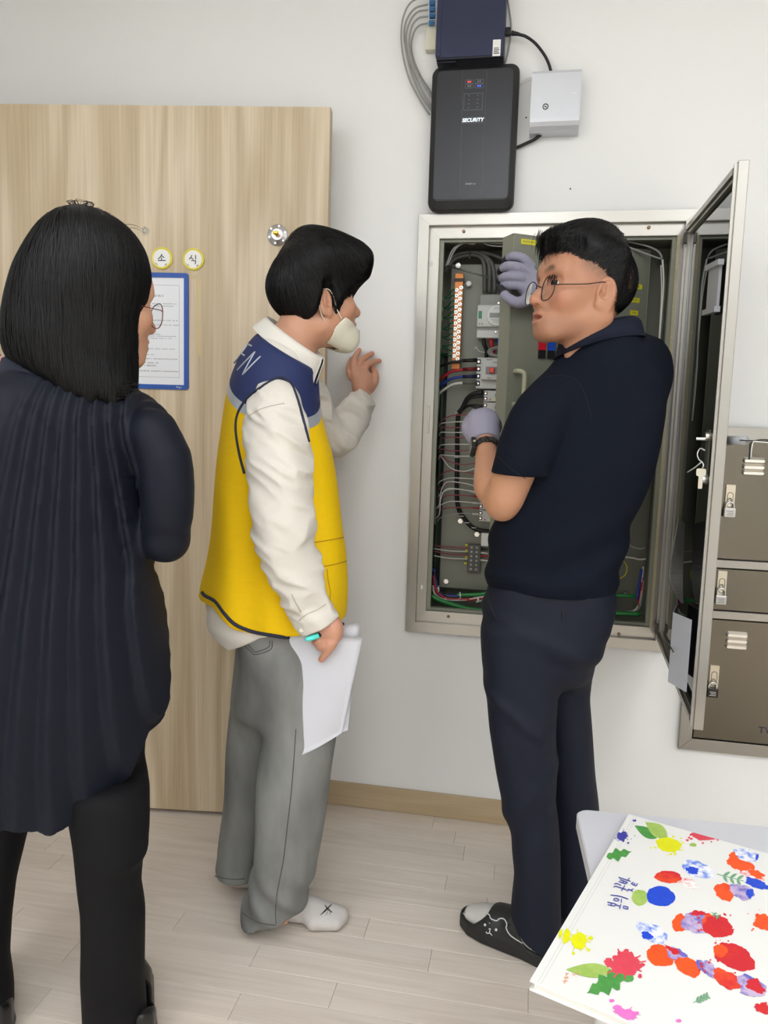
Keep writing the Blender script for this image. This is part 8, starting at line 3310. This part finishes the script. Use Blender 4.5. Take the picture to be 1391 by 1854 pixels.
# --- blouse: pleats spread from the gathered neck down the back, sheer cloth
M_BL = bpy.data.materials.new('navy_chiffon')
M_BL.use_nodes = True
nt = M_BL.node_tree
b_ = nt.nodes['Principled BSDF']
b_.inputs['Base Color'].default_value = (*lin((13, 18, 31)), 1)
b_.inputs['Roughness'].default_value = 0.62
b_.inputs['Specular IOR Level'].default_value = 0.25
tr = nt.nodes.new('ShaderNodeBsdfTransparent')
tr.inputs[0].default_value = (0.5, 0.52, 0.6, 1)
mx = nt.nodes.new('ShaderNodeMixShader')
mx.inputs[0].default_value = 0.045
nt.links.new(b_.outputs[0], mx.inputs[1])
nt.links.new(tr.outputs[0], mx.inputs[2])
nt.links.new(mx.outputs[0], nt.nodes['Material Output'].inputs[0])
apex = P(100, 560, -1.13) + np.array([0, 0, 0.30])
F_SL = [[P(280, 785, -1.0), P(300, 830, -1.0), P(305, 880, -0.995), P(305, 930, -0.985), P(302, 975, -0.965)], None]
F_SL[1] = [P(-64, 785, -1.0), P(-84, 830, -1.0), P(-89, 880, -0.995), P(-89, 930, -0.985), P(-86, 975, -0.965)]


def f_blouse(p):
    d = F_TORSO(p, cap=False)
    s, t, rw, rd = F_TORSO.coords(p)
    z = p[:, 2]
    rel = p - apex.astype(np.float32)
    ang = np.arctan2(rel[:, 0], -rel[:, 2])
    ph = ang * 150 + 0.8 * vnoise(p, 2.5, 4.0)
    tri = 2 * np.abs((ph / (2 * math.pi)) % 1.0 - 0.5) * 2 - 1
    down = sstep(1.36, 1.0, z)
    amp = (0.0042 + 0.0024 * down) * (1 - sstep(0.13, 0.24, np.abs(ang)) * (1 - sstep(1.0, 0.75, z))) * sstep(0.06, -0.03, t)
    d = d + amp * tri
    d = d + folds(p, 0.006, (6, 6, 2.5), 51.0) * sstep(1.3, 1.1, z)
    for S in F_SL:
        sl = s_chain(p, S, [0.045, 0.049, 0.049, 0.046, 0.040], 0, 2)
        sl = smin(sl, s_cap(p, S[-1], S[-1] + np.array([-0.12 * np.sign(S[0][0] - P(100, 745, -1)[0]), 0.17, 0.03]), 0.044, 0.04), 0.012)
        sl = sl + 0.005 * vnoise(p, (16, 16, 7), 6.0)
        d = smin(d, sl, 0.03)
    # shirt tail hem, low in the middle and scalloped by the pleats
    hz = np.interp(s, HB_S, HB_Z).astype(np.float32) + 0.004 * np.sin(ph * 0.5)
    d = smax(d, hz - z, 0.003)
    d = smax(d, z - P(110, 690, -1.0)[2] - 0.25 * np.abs(s), 0.01)
    d = smax(d, -s_chain(p, [fkb - vec(0, 0, 0.03), fkb, fka], [0.05, 0.06, 0.056], 0, 2), 0.005)
    # hollow below the waist so that it hangs as cloth
    d = np.maximum(d, -np.maximum(d + 0.013, z - 0.80))
    return d.astype(np.float32)


HB_S, HB_Z = [], []
for (x, y) in ((-95, 1440), (-50, 1470), (0, 1482), (45, 1496), (85, 1508), (140, 1506), (185, 1492), (220, 1475), (250, 1450), (272, 1418), (290, 1390)):
    q = P(x, y, -1.12).astype(np.float32)
    HB_S.append(float(F_TORSO.coords(q[None])[0][0]))
    HB_Z.append(float(q[2]))
V, Q = surface(f_blouse, (-1.30, -1.25, 0.40), (-0.48, -0.66, 1.42), 0.0046)
bl_ = npmesh('blouse', V, Q, M_BL, wom)
# stand collar with a fold
cc_ = P(98, 688, -1.0)
rings = []
for (r_, h_) in ((0.066, -0.006), (0.067, 0.020), (0.072, 0.032), (0.080, 0.026), (0.092, -0.004), (0.098, -0.016)):
    rings.append([cc_ + np.array([r_ * 1.08 * math.cos(a), r_ * math.sin(a), h_ - 0.016 * math.cos(a) + 0.006 * math.sin(a)]) for a in np.linspace(0, 2 * math.pi, 48, endpoint=False)])
V, Q = sheet(rings, -0.0025)
npmesh('collar', V, Q, mat('navy_collar_cloth', (18, 24, 40), 0.6, var=0.05, vscale=200, Specular_IOR_Level=0.25), bl_)


# --- dark vest top under the blouse, trousers, shoes
def f_trou(p):
    z = p[:, 2]
    r_ = smax(F_RL(p, cap=False), z - F_RL.z1, 0.03) + folds(p, 0.004, (8, 8, 4), 61.0)
    l_ = smax(F_LL(p, cap=False), z - F_LL.z1, 0.03) + folds(p, 0.004, (8, 8, 4), 67.0)
    h_ = smax(F_HIP(p, cap=False), np.maximum(F_HIP.z0 - z, z - F_HIP.z1), 0.03)
    s, t, rw, rd = F_RL.coords(p)
    r_ = r_ - 0.005 * np.exp(-((z - 0.405 + 0.10 * s) / 0.014) ** 2) * sstep(-0.03, 0.02, s)
    d = smin(smin(r_, l_, 0.006), h_, 0.02)
    return smax(d, 0.025 - z, 0.003).astype(np.float32)


V, Q = surface(f_trou, (-1.25, -1.25, 0.0), (-0.5, -0.80, 0.86), 0.0058)
npmesh('trousers', V, Q, mat('black_crepe', (12, 12, 15), 0.75, var=0.1, vscale=200, bump=0.1, bscale=900, Specular_IOR_Level=0.2), wom)
V, Q = surface(lambda p: smax(smax(F_TORSO(p, -0.035), 0.75 - p[:, 2], 0.01), p[:, 2] - 1.2, 0.01), (-1.25, -1.25, 0.7), (-0.5, -0.80, 1.25), 0.012)
npmesh('undershirt', V, Q, mat('black_cotton', (14, 15, 20), 0.85), wom)
M_FSH = mat('black_leather', (20, 20, 21), 0.35, var=0.1, vscale=80)


def shoe(heel, dirv, parent):
    hl = np.array([heel[0], heel[1], 0.0])
    u = np.array([dirv[0], dirv[1], 0.0])
    u /= np.linalg.norm(u)
    v = np.cross(RZ, u)
    M3 = np.stack([u, v, RZ]).astype(np.float32)
    wid = lambda a: np.interp(a, [-0.012, 0.0, 0.03, 0.09, 0.14, 0.18, 0.22, 0.245, 0.255], [0.004, 0.022, 0.031, 0.031, 0.036, 0.040, 0.034, 0.016, 0.003]).astype(np.float32)

    def fn(p):
        q = (p - hl.astype(np.float32)) @ M3.T
        e = np.abs(q[:, 1]) - wid(q[:, 0])
        top = np.interp(q[:, 0], [-0.01, 0.02, 0.07, 0.10, 0.18, 0.25], [0.075, 0.072, 0.05, 0.062, 0.048, 0.028]).astype(np.float32)
        d = smax(smax(e, q[:, 2] - top + 6 * q[:, 1] ** 2, 0.02), 0.001 - q[:, 2], 0.004)
        d = smax(d, np.maximum(q[:, 0] - 0.252, -0.011 - q[:, 0]), 0.006)
        d = smax(d, -s_chain(q, [(0.035, 0, 0.10), (0.045, 0, 0.055), (0.09, 0, 0.06)], [0.028, 0.026, 0.024], 0, 1), 0.004)
        d = smin(d, smax(smax(e - 0.003, q[:, 2] - 0.014, 0.004), np.maximum(0.001 - q[:, 2], np.maximum(q[:, 0] - 0.254, -0.012 - q[:, 0])), 0.003), 0.003)
        return d
    lo_ = np.minimum(hl, hl + u * 0.26) - vec(0.06, 0.06, 0.004)
    hi_ = np.maximum(hl, hl + u * 0.26) + vec(0.06, 0.06, 0.1)
    V, Q = surface(fn, lo_, hi_, 0.004)
    return npmesh('shoe', V, Q, M_FSH, parent)


h_ = Zp(258, 1878, 0.02)
shoe((h_[0], h_[1]), (-0.56, 0.83), wom)
h_ = Zp(0, 1862, 0.02)
shoe((h_[0], h_[1]), (-0.70, 0.71), wom)

# ================================================================== a fourth person, all but outside the picture: only the tied hair reaches in
kid = thing('person', 'person with dark hair in a pink hair tie standing behind the woman in navy', 'person', (-1.53, -0.62, 0))
kc = np.array([-1.53, -0.62, 0.0])


def k_body(p):
    q = p - kc.astype(np.float32)
    d = s_ell(q, (0, 0.0, 1.44), (0.075, 0.095, 0.115))
    d = smin(d, s_ball(q, (0.0, 0.09, 1.425), 0.016), 0.02)
    d = smin(d, s_cap(q, (0, 0, 1.25), (0, 0, 1.36), 0.05, 0.046), 0.03)
    d = smin(d, s_ell(q, (0, 0, 1.1), (0.15, 0.09, 0.2)), 0.04)
    d = smin(d, s_ell(q, (0, 0, 0.85), (0.14, 0.095, 0.14)), 0.06)
    m = np.stack([np.abs(q[:, 0]), q[:, 1], q[:, 2]], 1)
    d = smin(d, s_chain(m, [(0.15, 0, 1.2), (0.19, 0.0, 1.0), (0.19, 0.04, 0.80), (0.19, 0.06, 0.72)], [0.04, 0.036, 0.026, 0.022], 0, 2), 0.04)
    d = smin(d, s_chain(m, [(0.07, 0, 0.8), (0.08, 0, 0.45), (0.08, -0.01, 0.08), (0.085, 0.08, 0.04)], [0.075, 0.05, 0.035, 0.03], 0, 2), 0.03)
    return d


V, Q = surface(k_body, kc + vec(-0.26, -0.16, 0.0), kc + vec(0.26, 0.16, 1.6), 0.009)
npmesh('body', V, Q, M_SKIN, kid, cols=cols_const(len(V), SKIN_F))
kq = lambda p: p - kc.astype(np.float32)
V, Q = surface(lambda p: smax(smax(k_body(p) - 0.014, 0.74 - p[:, 2], 0.01), p[:, 2] - 1.29, 0.01), kc + vec(-0.28, -0.18, 0.6), kc + vec(0.28, 0.18, 1.4), 0.009)
npmesh('top', V, Q, mat('grey_jersey', (92, 92, 98), 0.85, var=0.05), kid)
V, Q = surface(lambda p: smax(smax(k_body(p) - 0.012, 0.06 - p[:, 2], 0.01), p[:, 2] - 0.92, 0.01), kc + vec(-0.28, -0.18, 0.0), kc + vec(0.28, 0.18, 1.0), 0.009)
npmesh('trousers', V, Q, MATS['black_crepe'], kid)
tie = P(3, 662, -0.62)


def k_hair(p):
    q = kq(p)
    d = s_ell(q, (0, -0.012, 1.475), (0.088, 0.108, 0.105))
    d = smax(d, -s_ell(q, (0, 0.12, 1.40), (0.065, 0.08, 0.085)), 0.01)
    hd_ = kc + vec(0.06, -0.06, 1.46)
    d = smin(d, s_chain(p, [hd_, tie + vec(-0.03, 0, 0.01), tie], [0.05, 0.03, 0.016], 0, 1), 0.02)
    d = smin(d, s_chain(p, [tie, tie + vec(0.025, 0, 0.004), P(24, 668, -0.62), P(36, 690, -0.62)], [0.016, 0.022, 0.018, 0.006], 0, 2), 0.006)
    return d + 0.002 * vnoise(p, (90, 40, 90), 1.0)


lo_ = np.minimum(kc + vec(-0.12, -0.15, 1.25), tie - 0.08)
hi_ = np.maximum(kc + vec(0.12, 0.13, 1.62), tie + 0.1)
V, Q = surface(k_hair, lo_, hi_, 0.005)
npmesh('hair', V, Q, M_HAIR, kid)
bm = B()
add_tube(bm, [tie + np.array([0.004 * math.sin(3 * a), 0.018 * math.cos(a), 0.018 * math.sin(a)]) for a in np.arange(20) / 20 * 6.283], 0.007, 8, True, 1)
obj('hair_tie', bm, mat('pink_fabric', (236, 176, 180), 0.8, var=0.05), kid, smooth=True)
